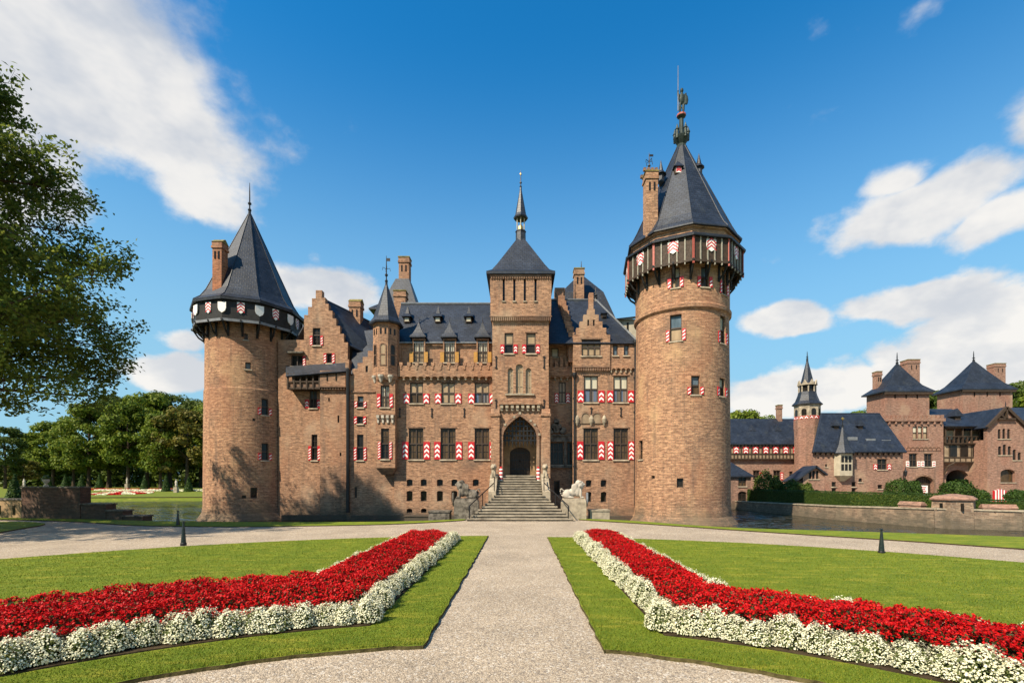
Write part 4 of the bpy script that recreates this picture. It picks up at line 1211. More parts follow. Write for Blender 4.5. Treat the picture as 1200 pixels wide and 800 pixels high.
fo.win(446.4, 456, 501.8, 537.6, 3.2, nx=1, transom=.5, up='glass_brown', lo='glass_dark', shut=True, shut_frac=.56)
fo.finish()
m = MB()
x0, x1 = px_x(440.5, OY), px_x(463, OY)
m.frustum(x0 + .35, x1 - .35, LWY - .25, LWY - .003, px_z(556, OY), x0, x1, OY, LWY - .003, px_z(548, OY) - .003)
m.build('oriel_foot', ['brick', 'stone'], castle)
m = MB(); m.box(x0, x1, OY - .06, OY - .003, px_z(486.3, OY), px_z(484.8, OY)); m.build('string_course', 'brick_dark', castle)

for k in range(4):
    m = MB(); x = x0 + (x1 - x0) * (k + .5) / 4
    m.box(x - .1, x + .1, OY - .2, OY - .003, px_z(490, OY), px_z(486.5, OY)); m.box(x - .07, x + .07, OY - .1, OY - .003, px_z(495.5, OY), px_z(490, OY) - .002); m.build('corbel', 'stone_pale', castle)

# ---- stepped half gable left of the turret
GY = 39.1
st = [(406, 628), (470, 628), (470, 403), (437, 403)]
for k in range(5): st += [(437 - 6 * k, 403 + 7 * k + 7), (437 - 6 * k - 6, 403 + 7 * k + 7)]
st += [(407, 442), (406, 442)]
st = [(406, 628), (470, 628), (470, 404), (437, 404), (437, 411), (431, 411), (431, 418), (425, 418), (425, 425), (419, 425), (419, 432), (413, 432), (413, 440), (406, 440)]
fh = Facade(castle, GY, st, .5, label='stepped half gable beside the turret')
NAR = dict(nx=1, transom=.5, up='glass_dark', lo='glass_dark', shut=True, shut_frac=.46, bars=False)
fh.win(419, 426, 463.8, 477.2, 3.3, **dict(NAR, up='glass_blue', shut_frac=.5))
fh.win(418.6, 425.6, 487.8, 496.3, 3.3, **dict(NAR, transom=0, shut_frac=1))
fh.win(418.3, 426, 508.8, 539, 3.3, **dict(NAR, shut_frac=.5))
for a, b, c, d in ((428.3, 431.2, 428.5, 436), (415.3, 418.3, 570.5, 583)): fh.win(a, b, c, d, nx=1, transom=0, up='glass_dark', lintel=False, sill=False)
fh.finish()
m = MB(); m.box(px_x(408, GY), px_x(440, GY), GY - .07, GY - .003, px_z(460, GY), px_z(458.3, GY)); m.build('string_course', 'brick_dark', castle)
downpipe(408.5, 436, 600, 39.05, .14)

# ---- gabled wing with the timber gallery
S1 = 40.5
pk = 373.5
out = [(326, 632), (412, 632), (412, 425), (407.5, 425), (407.5, 401), (403, 401), (403, 391), (398.5, 391), (398.5, 382), (394, 382), (394, 373), (389.5, 373), (389.5, 364), (385, 364), (385, 356), (381, 356), (381, 348.5), (377.2, 348.5), (377.2, 340), (370, 340), (370, 349.5), (365.5, 349.5), (365.5, 359.5), (361, 359.5), (361, 369), (356.3, 369), (356.3, 398), (326, 398)]
fg = Facade(castle, S1, out, .5, label='stepped gable between left tower and turret')
fg.win(366.5, 375.5, 384.2, 404.6, 3, nx=1, transom=.6, up='glass_dark', lo='glass_dark', shut=True, shut_frac=.55)
fg.win(382.8, 389, 414, 425.4, 3.2, nx=1, transom=0, up='glass_dark', shut=True, shut_frac=1)
fg.win(341, 355, 416, 429, 3, nx=2, transom=0, up='glass_dark', shut='right', shut_frac=.9)
fg.win(362.5, 371.5, 456, 478, 4.6, nx=2, transom=.5, up='glass_blue', lo='glass_dark', shut=True, shut_frac=.45)
fg.win(365, 372, 508.8, 539, 3.3, nx=1, transom=.5, up='glass_dark', lo='glass_dark', shut=True, shut_frac=.55)
fg.finish()
PYR = 39.75
pr = Facade(castle, PYR, [(375, 630), (404.8, 630), (404.8, 452), (375, 452)], .74, label='flat brick pier below the walkway', name='pier')
for a, b, c, d in ((395.5, 397.5, 486.5, 495), (384.5, 386.5, 466, 470), (398, 400, 530, 534)): pr.win(a, b, c, d, nx=1, transom=0, up='glass_dark', lintel=False, sill=False, fr=.02)
pr.finish()
m = MB(); m.box(px_x(375, 39.5), px_x(404.8, 39.5), 39.5, S1 - .004, px_z(452, 39.5) + .01, px_z(434, 39.5)); o = m.build('walkway_wall', 'brick', castle)
q = MB()
for p in (383.5, 394): q.box(px_x(p, 39.5) - .05, px_x(p, 39.5) + .05, 39.47, 39.497, px_z(446, 39.5), px_z(436, 39.5))
q.build('arrow_slit', 'glass_dark', o)
m = MB(); m.box(px_x(374.6, 39.42), px_x(405, 39.42), 39.42, 39.74, px_z(453.4, 39.42), px_z(451.6, 39.42))
for k in range(9):
    x = px_x(375.5 + 29 * (k + .5) / 9, 39.5); m.box(x - .07, x + .07, 39.5, 39.74, px_z(456, 39.5), px_z(453.5, 39.5))
m.build('corbel_table', 'brick_dark', castle)
m = MB()                                                       # timber gallery
gx0, gx1, gz0, gz1 = px_x(336, 39.5), px_x(375, 39.5), px_z(455.5, 39.5), px_z(437, 39.5)
m.box(gx0, gx1, 39.55, S1 - .004, gz0, gz0 + .14)
for k in range(6):
    x = gx0 + (gx1 - gx0 - .12) * k / 5; m.box(x, x + .12, 39.5, 39.62, gz0 - .02, gz1)
for zz in (gz0 + .55, gz1 - .14): m.box(gx0, gx1, 39.52, 39.6, zz, zz + .1)
o = lab(m.build('timber_gallery', 'timber', castle), 'small timber gallery beside the left tower')
q = MB(); q.box(gx0 + .02, gx1 - .02, 39.625, 39.66, gz0 + .145, gz0 + .545); q.build('parapet_panel', 'brick_dark', o)
q = MB(); q.box(gx0 + .02, gx1 - .02, 40.35, 40.4, gz0 + .15, gz1 - .02); q.build('back_panel', 'timber', o)
roof_quad('walkway_roof', [[(px_x(335, 39.3), 39.3, px_z(440.5, 39.3)), (px_x(407, 39.3), 39.3, px_z(434.5, 39.3)), (px_x(411, S1), S1 - .01, px_z(424.5, S1)), (px_x(335, S1), S1 - .01, px_z(429, S1))]], label='thin slate roof over the walkway')
m = MB(); m.box(px_x(338, S1), px_x(357, S1), S1 - .35, S1 - .004, px_z(414.5, S1), px_z(412.6, S1)); m.build('small_hood', 'stone_dark', castle)
# roofs behind the gables
A = (px_x(374, S1), S1 + .3, px_z(346, S1)); B = (px_x(436, 45), 45, px_z(377, 45))
roof_quad('roof', [[A, B, (B[0] + 2.4, 42.2, 12.6), (px_x(408, S1), S1 + .3, px_z(403, S1))], [A, B, (B[0] - 3.5, 48.5, 12.6), (px_x(340, S1), S1 + .3, px_z(403, S1))]], label='slate roof behind the stepped gable')
roof_quad('roof', [[(px_x(414, 40.2), 39.65, px_z(438, 39.65)), (px_x(439, 40.2), 39.65, px_z(438, 39.65)), (px_x(439, 43), 43, px_z(386, 43)), (px_x(414, 43), 43, px_z(389, 43))]], label='low slate roof behind the half gable')
cY = 43.2
chimney(px_x(409, cY), px_x(422, cY), cY, cY + .9, px_z(388, cY), px_z(353, cY), 'brick', 'moss')
m = MB(); m.box(px_x(326, S1 + .5), px_x(326, S1 + .5) + .3, S1 + .5, 48, FOOT, 12.4); m.box(px_x(406, 40), px_x(406, 40) + .3, 39.75, 46, FOOT, 12.4); m.box(-20, -8, 47.6, 48, FOOT, 12.6)
m.build('rear_wall', 'brick', castle)
# great tower roof behind
BY = 47
m = MB(); x0, x1 = px_x(434, 45), px_x(497, 45)
m.box(x0 + .35, x1 - .35, 45.2, 49.6, 12, px_z(364, 45.2)); m.build('rear_tower', 'brick', castle)
xa, xb = px_x(464.5, BY), px_x(480, BY); zt_ = px_z(328, BY)
m = MB()
def q4(a, b, c, d, z): return [(a, c, z), (b, c, z), (b, d, z), (a, d, z)]
zb = px_z(363, 45)
m.rings([q4(x0 - .1, x1 + .1, 44.8, 50, zb), q4(x0 - .1, x1 + .1, 44.8, 50, zb + .12), q4(x0 + .9, x1 - .9, 45.6, 49.2, zb + .9), q4(xa, xb, 46.7, 48, zt_)])
o = lab(m.build('pyramid_roof', 'slate', castle), 'slate roof of the rear tower')
chimney(px_x(467.5, BY), px_x(479.5, BY), 46.9, 47.8, zt_ - .3, px_z(302, BY), 'brick', 'flat')
chimney(px_x(461.5, 44.2), px_x(475, 44.2), 44.2, 45.1, 17, px_z(341, 44.2), 'brick', 'flat', False)

# ---- right recess and right wing
QY = 39.6
fq = Facade(castle, QY, [(640, 630), (676, 630), (676, 398), (640, 398)], .5, mat='brick', label='shaded recess wall right of the entrance tower')
fq.win(646.3, 654.6, 407.4, 418.2, nx=1, transom=0, up='glass_cream', sill=True)
fq.win(654.8, 663, 447.4, 471.8, 4.6, nx=2, transom=.5, up='glass_tan', lo='glass_tan', shut=True, shut_frac=.46, bars=False)
fq.win(642.5, 660, 518.5, 544.5, nx=3, transom=.6, up='glass_dark', lo='glass_dark', lintel=False)
fq.win(664.5, 670.5, 518.5, 544.5, nx=1, transom=.6, up='glass_dark', lo='glass_dark', lintel=False)
fq.win(649, 656, 563, 580, nx=1, transom=0, up='glass_dark', lintel=False, sill=False)
fq.finish()
m = MB(); m.box(px_x(640, QY), px_x(673, QY), QY - .35, QY - .003, px_z(441, QY), px_z(431, QY))
for k in range(5):
    a = px_x(644 + 6 * k, QY); m.box(a, a + .22, QY - .36, QY - .02, px_z(431, QY) + .003, px_z(419 + (k % 2) * 5, QY))
m.build('parapet', 'brick', castle)
corbel_arches(643, 672, 441.3, 446, QY, 4, .3)
m = MB()                                                       # carved stone front of the loggia
m.box(px_x(641, QY), px_x(673, QY), QY - .22, QY - .003, px_z(517.5, QY), px_z(511, QY)); m.box(px_x(661, QY), px_x(663.8, QY), QY - .2, QY - .003, px_z(546, QY), px_z(517.6, QY))
m.box(px_x(641, QY), px_x(672, QY), QY - .2, QY - .003, px_z(548, QY), px_z(545.6, QY))
for a, zz, r_ in ((645, 504.5, .28), (652, 501, .42), (659.5, 504.5, .28), (652, 494, .22)):
    m.rings([[(px_x(a, QY) + r_ * math.cos(t * math.pi / 7), y_, px_z(zz, QY) + r_ * math.sin(t * math.pi / 7)) for t in range(14)] for y_ in (QY - .004, QY - .18)])
m.box(px_x(641, QY), px_x(673, QY), QY - .3, QY - .003, px_z(511, QY) + .003, px_z(509.4, QY))
m.build('loggia_carving', 'stone_dark', castle)
m = MB(); m.box(px_x(640, QY), px_x(640, QY) + .02, QY + .5, QY + .6, FOOT, 13); m.build('inner_wall', 'brick', castle)
RWY = 38.5
fr_ = Facade(castle, RWY, [(671.6, 628), (745.5, 628), (745.5, 402.5), (715, 402.5), (715, 428.5), (671.6, 428.5)], .5, label='right wing wall between recess and tall tower')
LI = dict(nx=2, transom=.5, up='glass_cream', lo='glass_drapes', shut=True, shut_frac=.44, bars=False)
fr_.win(684.3, 700.8, 440.3, 471.2, 7.2, **LI); fr_.win(718.8, 735.6, 440.3, 471.2, 7.0, **LI)
LO = dict(LI, up='glass_brown', lo='glass_brown', shut_frac=.58, bars=True)
fr_.win(683.7, 700.8, 501.5, 538.4, 7.2, **LO); fr_.win(719, 736, 501.5, 538.4, 7.0, **LO)
fr_.win(718.3, 724, 403.8, 416.4, nx=1, transom=0, up='glass_blue'); fr_.win(731, 736.8, 403.8, 416.4, nx=1, transom=0, up='glass_blue')
cellar(fr_, [(686.6, 693.2, 562, 570.2), (704, 710.8, 562, 570.2), (686.6, 693.2, 576, 588.2), (704, 710.8, 576, 588.2)])
fr_.finish()
corbel_arches(716, 744.5, 430.5, 437, RWY, 5, .16)
for k, (a, b) in enumerate(((681.5, 691), (694.5, 704))):      # blind relief arches
    m = MB(); x0, x1 = px_x(a, RWY), px_x(b, RWY)
    lp = arch_loop(x0, x1, px_z(496, RWY), px_z(484, RWY), .35)
    m.wall(arch_loop(x0 - .13, x1 + .13, px_z(496, RWY), px_z(482, RWY), .4), [lp], RWY - .08, RWY - .003); m.build('relief_arch', 'brick_dark', castle)
    m = MB(); m.rings([[(x, RWY - .004, z) for x, z in lp], [(x, RWY - .03, z) for x, z in lp]]); m.build('relief_panel', 'plaster_panel', castle)
for a in (676.5, 692.8, 708):
    m = MB(); m.lathe(px_x(a, RWY), RWY - .05, [(.05, px_z(499, RWY)), (.17, px_z(495, RWY)), (.2, px_z(491, RWY)), (.12, px_z(488, RWY)), (.01, px_z(486, RWY))], 8); m.build('carved_head', 'stone', castle)
anchor(692.8, 477, 486, RWY); anchor(727.5, 477, 488, RWY)
GBY = RWY - .12                                                # stepped gable bay
gs = [(671.8, 429), (715, 429), (715, 392), (710.5, 392), (710.5, 384), (706, 384), (706, 376.5), (701.5, 376.5), (701.5, 368.5), (697, 368.5), (697, 362), (695.4, 362), (695.4, 343), (690.4, 343), (690.4, 362), (688.6, 362), (688.6, 368.5), (684, 368.5), (684, 376.5), (679.5, 376.5), (679.5, 384), (675.5, 384), (675.5, 392), (671.8, 392)]
fgb = Facade(castle, GBY, gs, .5, label='small stepped gable on the right wing', mat='brick')
fgb.win(681.5, 704, 397.5, 416.8, nx=3, transom=.52, arch=0, up='glass_tan', lo='glass_tan', bars=False)
for a in (688.3, 694.8): fgb.win(a, a + 2.2, 374.5, 381.5, nx=1, transom=0, up='glass_dark', lintel=False, sill=False, fr=.02)
fgb.finish()
m = MB()
for k in range(16):
    x = px_x(673 + 41 * k / 15, GBY); m.box(x - .05, x + .05, GBY - .09, GBY - .003, px_z(434.5, GBY), px_z(431, GBY))
m.box(px_x(671.8, GBY), px_x(715, GBY), GBY - .12, GBY - .003, px_z(430.8, GBY), px_z(429.2, GBY)); m.build('dentil_band', 'brick_dark', castle)
downpipe(673, 440, 572, RWY, .07); downpipe(744, 402, 604, RWY, .08)
ev2, rz2, ry2 = px_z(402, 38.3), 18.4, 42.8
rx0, rx1, rx2 = ex1 + .02, px_x(698, ry2), px_x(745, 39)
rroof = roof_quad('roof', [[(rx0, 38.3, ev2), (rx2 + .1, 38.3, ev2), (rx1, ry2, rz2), (rx0, ry2, rz2)], [(rx2 + .1, 38.3, ev2), (rx2 + 1.2, 47, 13.2), (rx1, ry2, rz2)], [(rx0, 47, 13.4), (rx2 + 1.2, 47, 13.2), (rx1, ry2, rz2), (rx0, ry2, rz2)]], label='slate roof of the right wing')
m = MB(); m.tube([(rx0, ry2, rz2 + .03), (rx1, ry2, rz2 + .03), (rx2 + .1, 38.3, ev2 + .05)], .08, 6); m.build('ridge', 'lead', rroof)
roof_quad('roof', [[(px_x(671.8, GBY), GBY + .3, px_z(392, GBY)), (px_x(692.9, GBY), GBY + .3, px_z(362, GBY)), (px_x(692.9, GBY), 42.2, px_z(362, GBY)), (px_x(671.8, GBY), 40.2, px_z(392, GBY))], [(px_x(715, GBY), GBY + .3, px_z(392, GBY)), (px_x(692.9, GBY), GBY + .3, px_z(362, GBY)), (px_x(692.9, GBY), 42.2, px_z(362, GBY)), (px_x(715, GBY), 40.2, px_z(392, GBY))]], label='slate roof of the gable bay')
finial(rroof, rx1, ry2, rz2, px_z(337, ry2), .07, True, False)
lucarne(707.5, 371, 40.9, .4, .35)
m = MB()                                                       # stepped parapet across the roof
for k in range(9):
    t = k / 9; y_ = 38.9 + 3.9 * t; z_ = 13.6 + (18.9 - 13.6) * t
    x_ = px_x(671.5 - 1.2 * k, y_)
    x_ = 4.15 - .75 * t
    m.box(x_ - .28, x_ + .28, y_, y_ + .435, z_ - 1.6, z_ + .75)
m.box(3.05, 3.95, 42.8, 43.7, 15, px_z(337, 42.8))
m.build('stepped_parapet', 'brick', castle)
PY_ = 47
m = MB(); xx = px_x(680, PY_)
m.rings([q4(xx - 2.9, xx + 2.9, PY_ - 2.4, PY_ + 2.4, 17.5), q4(xx - 1.95, xx + 1.95, PY_ - 1.7, PY_ + 1.7, px_z(350, PY_)), q4(xx - .1, xx + .1, PY_ - .1, PY_ + .1, px_z(322, PY_))])
m.box(xx - 2.7, xx + 2.7, PY_ - 2.2, PY_ + 2.2, 12, 17.49)
o = lab(m.build('pyramid_roof', 'slate', castle), 'slate pyramid roof behind the right wing')
finial(o, xx + .1, PY_, px_z(322, PY_), px_z(306, PY_), .05)
chimney(px_x(673.4, 44.3), px_x(684.4, 44.3), 44.3, 45.2, 17, px_z(315, 44.3), 'brick', 'flat')
m = MB(); m.box(px_x(722, 52), px_x(752, 52), 52, 57, 12, px_z(374, 52)); o = lab(m.build('rear_tower', 'cream_wall', castle), 'pale rear tower seen beside the tall tower')
q = MB()
for a in (728, 735.5): q.box(px_x(a, 52) - .1, px_x(a, 52) + .1, 51.97, 51.995, px_z(387, 52), px_z(378, 52))
q.build('arrow_slit', 'glass_dark', o)
roof_quad('roof', [[(px_x(721, 52), 51.6, px_z(374.5, 52)), (px_x(753, 52), 51.6, px_z(371, 52)), (px_x(753, 52), 57, 21.6), (px_x(721, 52), 57, 21.4)]], label='roof of the pale rear tower')
m = MB(); m.box(px_x(676, RWY) , px_x(676, RWY) + .01, RWY + .5, RWY + .6, FOOT, 12); m.box(ex1 + .002, 11.5, 46.5, 47, FOOT, 13.2); m.build('rear_wall', 'brick', castle)
# plinth ledges along the foot of the walls
m = MB(); m.box(px_x(330, 39.2), px_x(412, 39.2), 39.15, 39.7, FOOT, -.28); m.box(px_x(412, 38.5), ex0 - .3, 38.3, 38.79, FOOT, -.25); m.box(ex1 + .3, px_x(746, 38), 37.9, 38.49, FOOT, -.25)
m.build('plinth', 'brick_old', castle)
# ------------------------------------------------------------------ sculptures and small walls by the stairs
def lion(loc, mir, mat, label, shield_mat):
    """recumbent stone lion on a plinth; it looks along +x (mir = -1: along -x)"""
    x0, y0, z0 = loc
    t = thing('lion_statue', loc, label, 'statue')
    f = lambda v: Vector((x0 + v.x * mir * .82, y0 + v.y * .86, z0 + v.z * .96))
    z = 1.42
    P = [((-.45, 0, z + .30), (.42, .25, .30), ()), ((-.05, 0, z + .38), (.42, .23, .28), ()), ((.32, 0, z + .48), (.34, .25, .40), ()), ((.50, 0, z + .80), (.30, .25, .32), ()),
         ((.62, 0, z + .95), (.20, .17, .19), ()), ((.80, 0, z + .90), (.13, .11, .10), ()), ((.38, 0, z + .98), (.24, .22, .24), ()),
         ((-.55, .2, z + .22), (.30, .12, .24), ()), ((-.55, -.2, z + .22), (.30, .12, .24), ()), ((-.25, -.24, z + .07), (.30, .08, .07), ()), ((-.25, .24, z + .07), (.3, .08, .07), ()),
         ((.55, -.17, z + .30), (.1, .1, .34), ()), ((.55, .17, z + .30), (.1, .1, .34), ()), ((.68, -.17, z + .06), (.16, .09, .07), ()), ((.68, .17, z + .06), (.16, .09, .07), ()),
         ((.56, .13, z + 1.12), (.05, .04, .07), ()), ((.56, -.13, z + 1.12), (.05, .04, .07), ())]
    for a in np.linspace(0, 1, 9):                             # tail curling over the rump
        th = -1.2 + 4.2 * a; P.append(((-.86 + .17 * math.cos(th + 2.6), -.12, z + .36 + .26 * math.sin(th)), (.055, .055, .055), ()))
    # folded wings of the mane-cloak behind the shoulder
    for k in range(4): P.append(((-.1 + .1 * k, -.2, z + .62 + .06 * k), (.09, .05, .34 - .03 * k), ()))
    rl = random.Random(4)
    for k in range(26):                                        # curls of the mane
        a, e_ = rl.uniform(0, 6.28), rl.uniform(-.7, 1.2)
        P.append(((.46 + .27 * math.cos(e_) * math.cos(a) * .7, .26 * math.cos(e_) * math.sin(a), z + .88 + .27 * math.sin(e_)), (.065, .065, .075), ()))
    blob('lion_body', P, mat, t, .026, 1, loc=(0, 0, 0) if False else (x0, y0, z0), xf=lambda v: f(v) - Vector(loc))
    xm = 0.0
    m = MB(lambda p: f(p)); m.box(-.95, .95, -.42, .42, -.02, 1.16); m.frustum(-.95, .95, -.42, .42, 1.161, -.82, .86, -.36, .36, z)
    if mir < 0: m.f = [q[::-1] for q in m.f]
    m.build('plinth', mat if mat != 'stone_pale' else 'stone', t)
    m = MB(lambda p: f(p))
    prof = [(-.30, .5), (.30, .5), (.30, .1), (.2, -.2), (0, -.42), (-.2, -.2), (-.30, .1)]
    for xx in (.98,): m.rings([[(xx + .02, a - .06, z - .12 + b) for a, b in prof], [(xx + .12, a - .06, z - .12 + b) for a, b in prof]])
    if mir < 0: m.f = [q[::-1] for q in m.f]
    m.build('shield', shield_mat, t)
    return t
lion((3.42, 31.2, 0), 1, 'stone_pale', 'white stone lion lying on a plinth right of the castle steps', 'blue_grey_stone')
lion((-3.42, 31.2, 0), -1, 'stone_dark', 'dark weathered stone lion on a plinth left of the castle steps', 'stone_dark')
def seated_lion(loc, mat, label):
    x0, y0, z0 = loc
    t = thing('seated_lion_statue', loc, label, 'statue')
    P = [((0, .05, .25), (.2, .26, .25), ()), ((0, -.05, .5), (.18, .18, .32), ()), ((0, -.12, .84), (.23, .2, .22), ()), ((0, -.24, .86), (.13, .13, .13), ()), ((0, -.34, .81), (.08, .08, .07), ()),
         ((-.1, -.2, .25), (.07, .07, .27), ()), ((.1, -.2, .25), (.07, .07, .27), ()), ((-.17, -.05, .12), (.1, .22, .12), ()), ((.17, -.05, .12), (.1, .22, .12), ()), ((-.1, -.1, 1.03), (.05, .04, .06), ()), ((.1, -.1, 1.03), (.05, .04, .06), ())]
    blob('lion_body', P, mat, t, .03, 3, loc=loc)
    m = MB(); m.box(x0 - .24, x0 + .24, y0 - .3, y0 + .3, z0 - .1, z0 + .03); m.build('plinth', mat, t)
    return t
seated_lion((-1.9, y2 + 1.55, 2.62), 'stone', 'seated stone lion on the left newel of the staircase')
seated_lion((1.79, y2 + 1.55, 2.62), 'stone', 'seated stone lion on the right newel of the staircase')
for x, s in ((-1.42, 'left'), (1.36, 'right')):
    loc = (x, 36.4, z2 + RS * 6)
    t = thing('gate_post', loc, 'short red-and-white post at the %s side of the portal' % s, 'post')
    m = MB(); m.lathe(x, 36.4, [(.13, loc[2]), (.13, loc[2] + .86), (.05, loc[2] + .9)], 12); m.build('shaft', 'white_paint', t)
    m = MB()
    for k in range(3): m.lathe(x, 36.4, [(.133, loc[2] + .08 + k * .28), (.133, loc[2] + .2 + k * .28)], 12)
    m.lathe(x, 36.4, [(.10, loc[2] + .88), (.09, loc[2] + .97), (.01, loc[2] + 1.05)], 12); m.build('red_band', 'red_paint', t)
def low_wall(name, x0, x1, y0, y1, z1, mat, label):
    m = MB(); m.box(x0, x1, y0, y1, -.9, z1 - .1); m.box(x0 - .04, x1 + .04, y0 - .04, y1 + .04, z1 - .099, z1)
    return tag(m.build(name, mat), label, 'wall')
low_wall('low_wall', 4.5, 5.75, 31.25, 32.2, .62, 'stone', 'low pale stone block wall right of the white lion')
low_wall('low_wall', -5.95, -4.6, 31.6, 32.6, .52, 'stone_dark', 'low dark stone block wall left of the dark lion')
low_wall('low_wall', -7.7, -6.05, 32.4, 33.2, .18, 'brick_old', 'low brick wall stub at the water left of the steps')

# ------------------------------------------------------------------ bollards
def bollard(x, y, z, h, label):
    t = thing('bollard', (x, y, z), label, 'bollard', 'tapered bollards along the gravel')
    m = MB(); m.lathe(x, y, [(.09, z - .05), (.085, z + .1), (.03, z + h - .06), (.06, z + h - .05), (.06, z + h - .02), (.01, z + h)], 12); m.build('shaft', 'bollard_green', t, True)
    m = MB(); m.lathe(x, y, [(.105, z - .05), (.105, z + .04), (.09, z + .06)], 12); m.build('base_ring', 'iron', t)
bollard(px_x(215, 18.15), 18.15, .08, .86, 'dark tapered bollard at the back edge of the left lawn')
bollard(px_x(208.5, 26.6), 26.6, .04, .82, 'dark tapered bollard on the grass bank before the left tower')
bollard(px_x(1033, 16.1), 16.1, .06, .80, 'dark tapered bollard at the back edge of the right lawn')

# ------------------------------------------------------------------ brick bridge parapet at the left
bw = thing('bridge_wall', (-28, 31, 0), 'old brown brick bridge parapet stepping down towards the moat', 'wall')
def wall_seg(x0, x1, ya, yb, z1, name, mat='brick_old', th=.8, z0=-1.0, cap='stone_dark', parent=None):
    m = MB()
    m.rings([[(x0, ya, z0), (x1, yb, z0), (x1, yb + th, z0), (x0, ya + th, z0)], [(x0, ya, z1), (x1, yb, z1), (x1, yb + th, z1), (x0, ya + th, z1)]])
    o = m.build(name, mat, parent or bw)
    if cap:
        m = MB(); e = .06
        m.rings([[(x0 - e, ya - e, z1 + .003), (x1 + e, yb - e, z1 + .003), (x1 + e, yb + th + e, z1 + .003), (x0 - e, ya + th + e, z1 + .003)], [(x0 - e, ya - e, z1 + .09), (x1 + e, yb - e, z1 + .09), (x1 + e, yb + th + e, z1 + .09), (x0 - e, ya + th + e, z1 + .09)]])
        m.build('coping', cap, o)
    return o
wall_seg(-32.4, -28.05, 31.6, 31.0, 2.02, 'parapet')
wall_seg(-28.0, -26.2, 31.0, 30.75, .95, 'parapet'); wall_seg(-26.15, -25.0, 30.74, 30.58, .56, 'parapet'); wall_seg(-24.95, -23.6, 30.57, 30.4, .22, 'parapet')
wall_seg(-45, -32.44, 33.5, 31.9, 1.2, 'parapet', 'sandstone', cap='stone_dark')
m = MB()
for k in range(4): x = -33.3 - k * 1.1; yy = 31.9 + (-x - 32.44) * .1274; m.box(x - .09, x + .09, yy - .03, yy + .2, .25, .85)
m.build('slit', 'glass_dark', bw)
def urn(x, y, z, s, label, mat='stone_pale'):
    t = thing('garden_urn', (x, y, z), label, 'urn')
    m = MB(); m.lathe(x, y, [(.24 * s, z), (.24 * s, z + .1 * s), (.09 * s, z + .2 * s), (.12 * s, z + .3 * s), (.34 * s, z + .62 * s), (.30 * s, z + .75 * s), (.36 * s, z + .8 * s)], 12); m.build('bowl', mat, t, True)
    m = MB(); m.lathe(x, y, [(.26 * s, z + .76 * s), (.3 * s, z + .95 * s), (.18 * s, z + 1.15 * s), (.02, z + 1.22 * s)], 9); m.build('plant', 'leaf_hedge', t)
urn(-31.0, 31.8, 2.11, .6, 'small stone urn on the coping of the bridge wall')

# ------------------------------------------------------------------ right bank: retaining wall, bastion
rw = thing('retaining_wall', (27, 40, -.7), 'long stone and brick retaining wall along the far side of the moat', 'wall')
bank = [(22, 78), (24.6, 55), (25.8, 39.6), (27.9, 32.6), (31.9, 30.8), (36, 30.2), (60, 27)]
topz = [.1, .16, .38, .55, .5, .45, .45]
for k in range(len(bank) - 1):
    (xa, ya), (xb, yb) = bank[k], bank[k + 1]
    d = Vector((xb - xa, yb - ya)).normalized(); nx_, ny_ = -d.y, d.x          # towards the yard
    m = MB()
    def col(x, y, z): return [(x - nx_ * .12, y - ny_ * .12, -1.5), (x - nx_ * .0, y - ny_ * .0, z), (x + nx_ * .55, y + ny_ * .55, z), (x + nx_ * .55, y + ny_ * .55, -1.5)]
    m.rings([col(xa - d.x * .1, ya - d.y * .1, topz[k]), col(xb, yb, topz[k + 1])])
    o = m.build('wall_face', 'rubble', rw)
    m = MB()
    def cop(x, y, z): return [(x - nx_ * .07, y - ny_ * .07, z + .003), (x - nx_ * .07, y - ny_ * .07, z + .1), (x + nx_ * .62, y + ny_ * .62, z + .1), (x + nx_ * .62, y + ny_ * .62, z + .003)]
    m.rings([cop(xa, ya, topz[k]), cop(xb, yb, topz[k + 1])]); m.build('coping', 'stone', o)
bs = thing('bastion', (29.3, 32.6, -.7), 'small six-sided rubble bastion with flat cap on the moat wall', 'bastion')
m = MB(); m.lathe(29.3, 32.9, [(1.32, -1.5), (1.25, .2), (1.2, 1.18)], 6, off=R(12)); m.build('bastion_body', 'rubble', bs)
m = MB(); m.lathe(29.3, 32.9, [(1.33, 1.183), (1.36, 1.27), (1.1, 1.46), (.2, 1.6)], 6, off=R(12)); m.build('cap', 'brick_pink', bs)
m = MB()
for a in (-.62, .38):
    ca, sa = math.cos(a - .72), math.sin(a - .72)
    for w in (1,): m.box(29.3 + 1.1 * sa - .04, 29.3 + 1.1 * sa + .04, 32.9 - 1.1 * ca - .12, 32.9 - 1.1 * ca + .05, .5, 1.0)
m.build('loophole', 'glass_dark', bs)
for cx_, cy_, d_, L_, z_, lb in ((27.72, 34.5, (.287, -.958), 1.5, .92, 'brick coping block on the moat wall left of the bastion'), (31.1, 31.6, (.91, -.41), 1.7, .85, 'brick coping block on the moat wall right of the bastion')):
    m = MB(lambda p, c=(cx_, cy_), d=d_: Vector((c[0] + p.x * d[0] - p.y * d[1], c[1] + p.x * d[1] + p.y * d[0], p.z)))
    h_ = L_ / 2; m.box(-h_, h_, -.18, .40, .2, z_ - .15); m.frustum(-h_ - .05, h_ + .05, -.23, .45, z_ - .149, -h_, h_, -.02, .2, z_ + .1)
    tag(m.build('wall_block', 'brick_pink'), lb, 'wall')
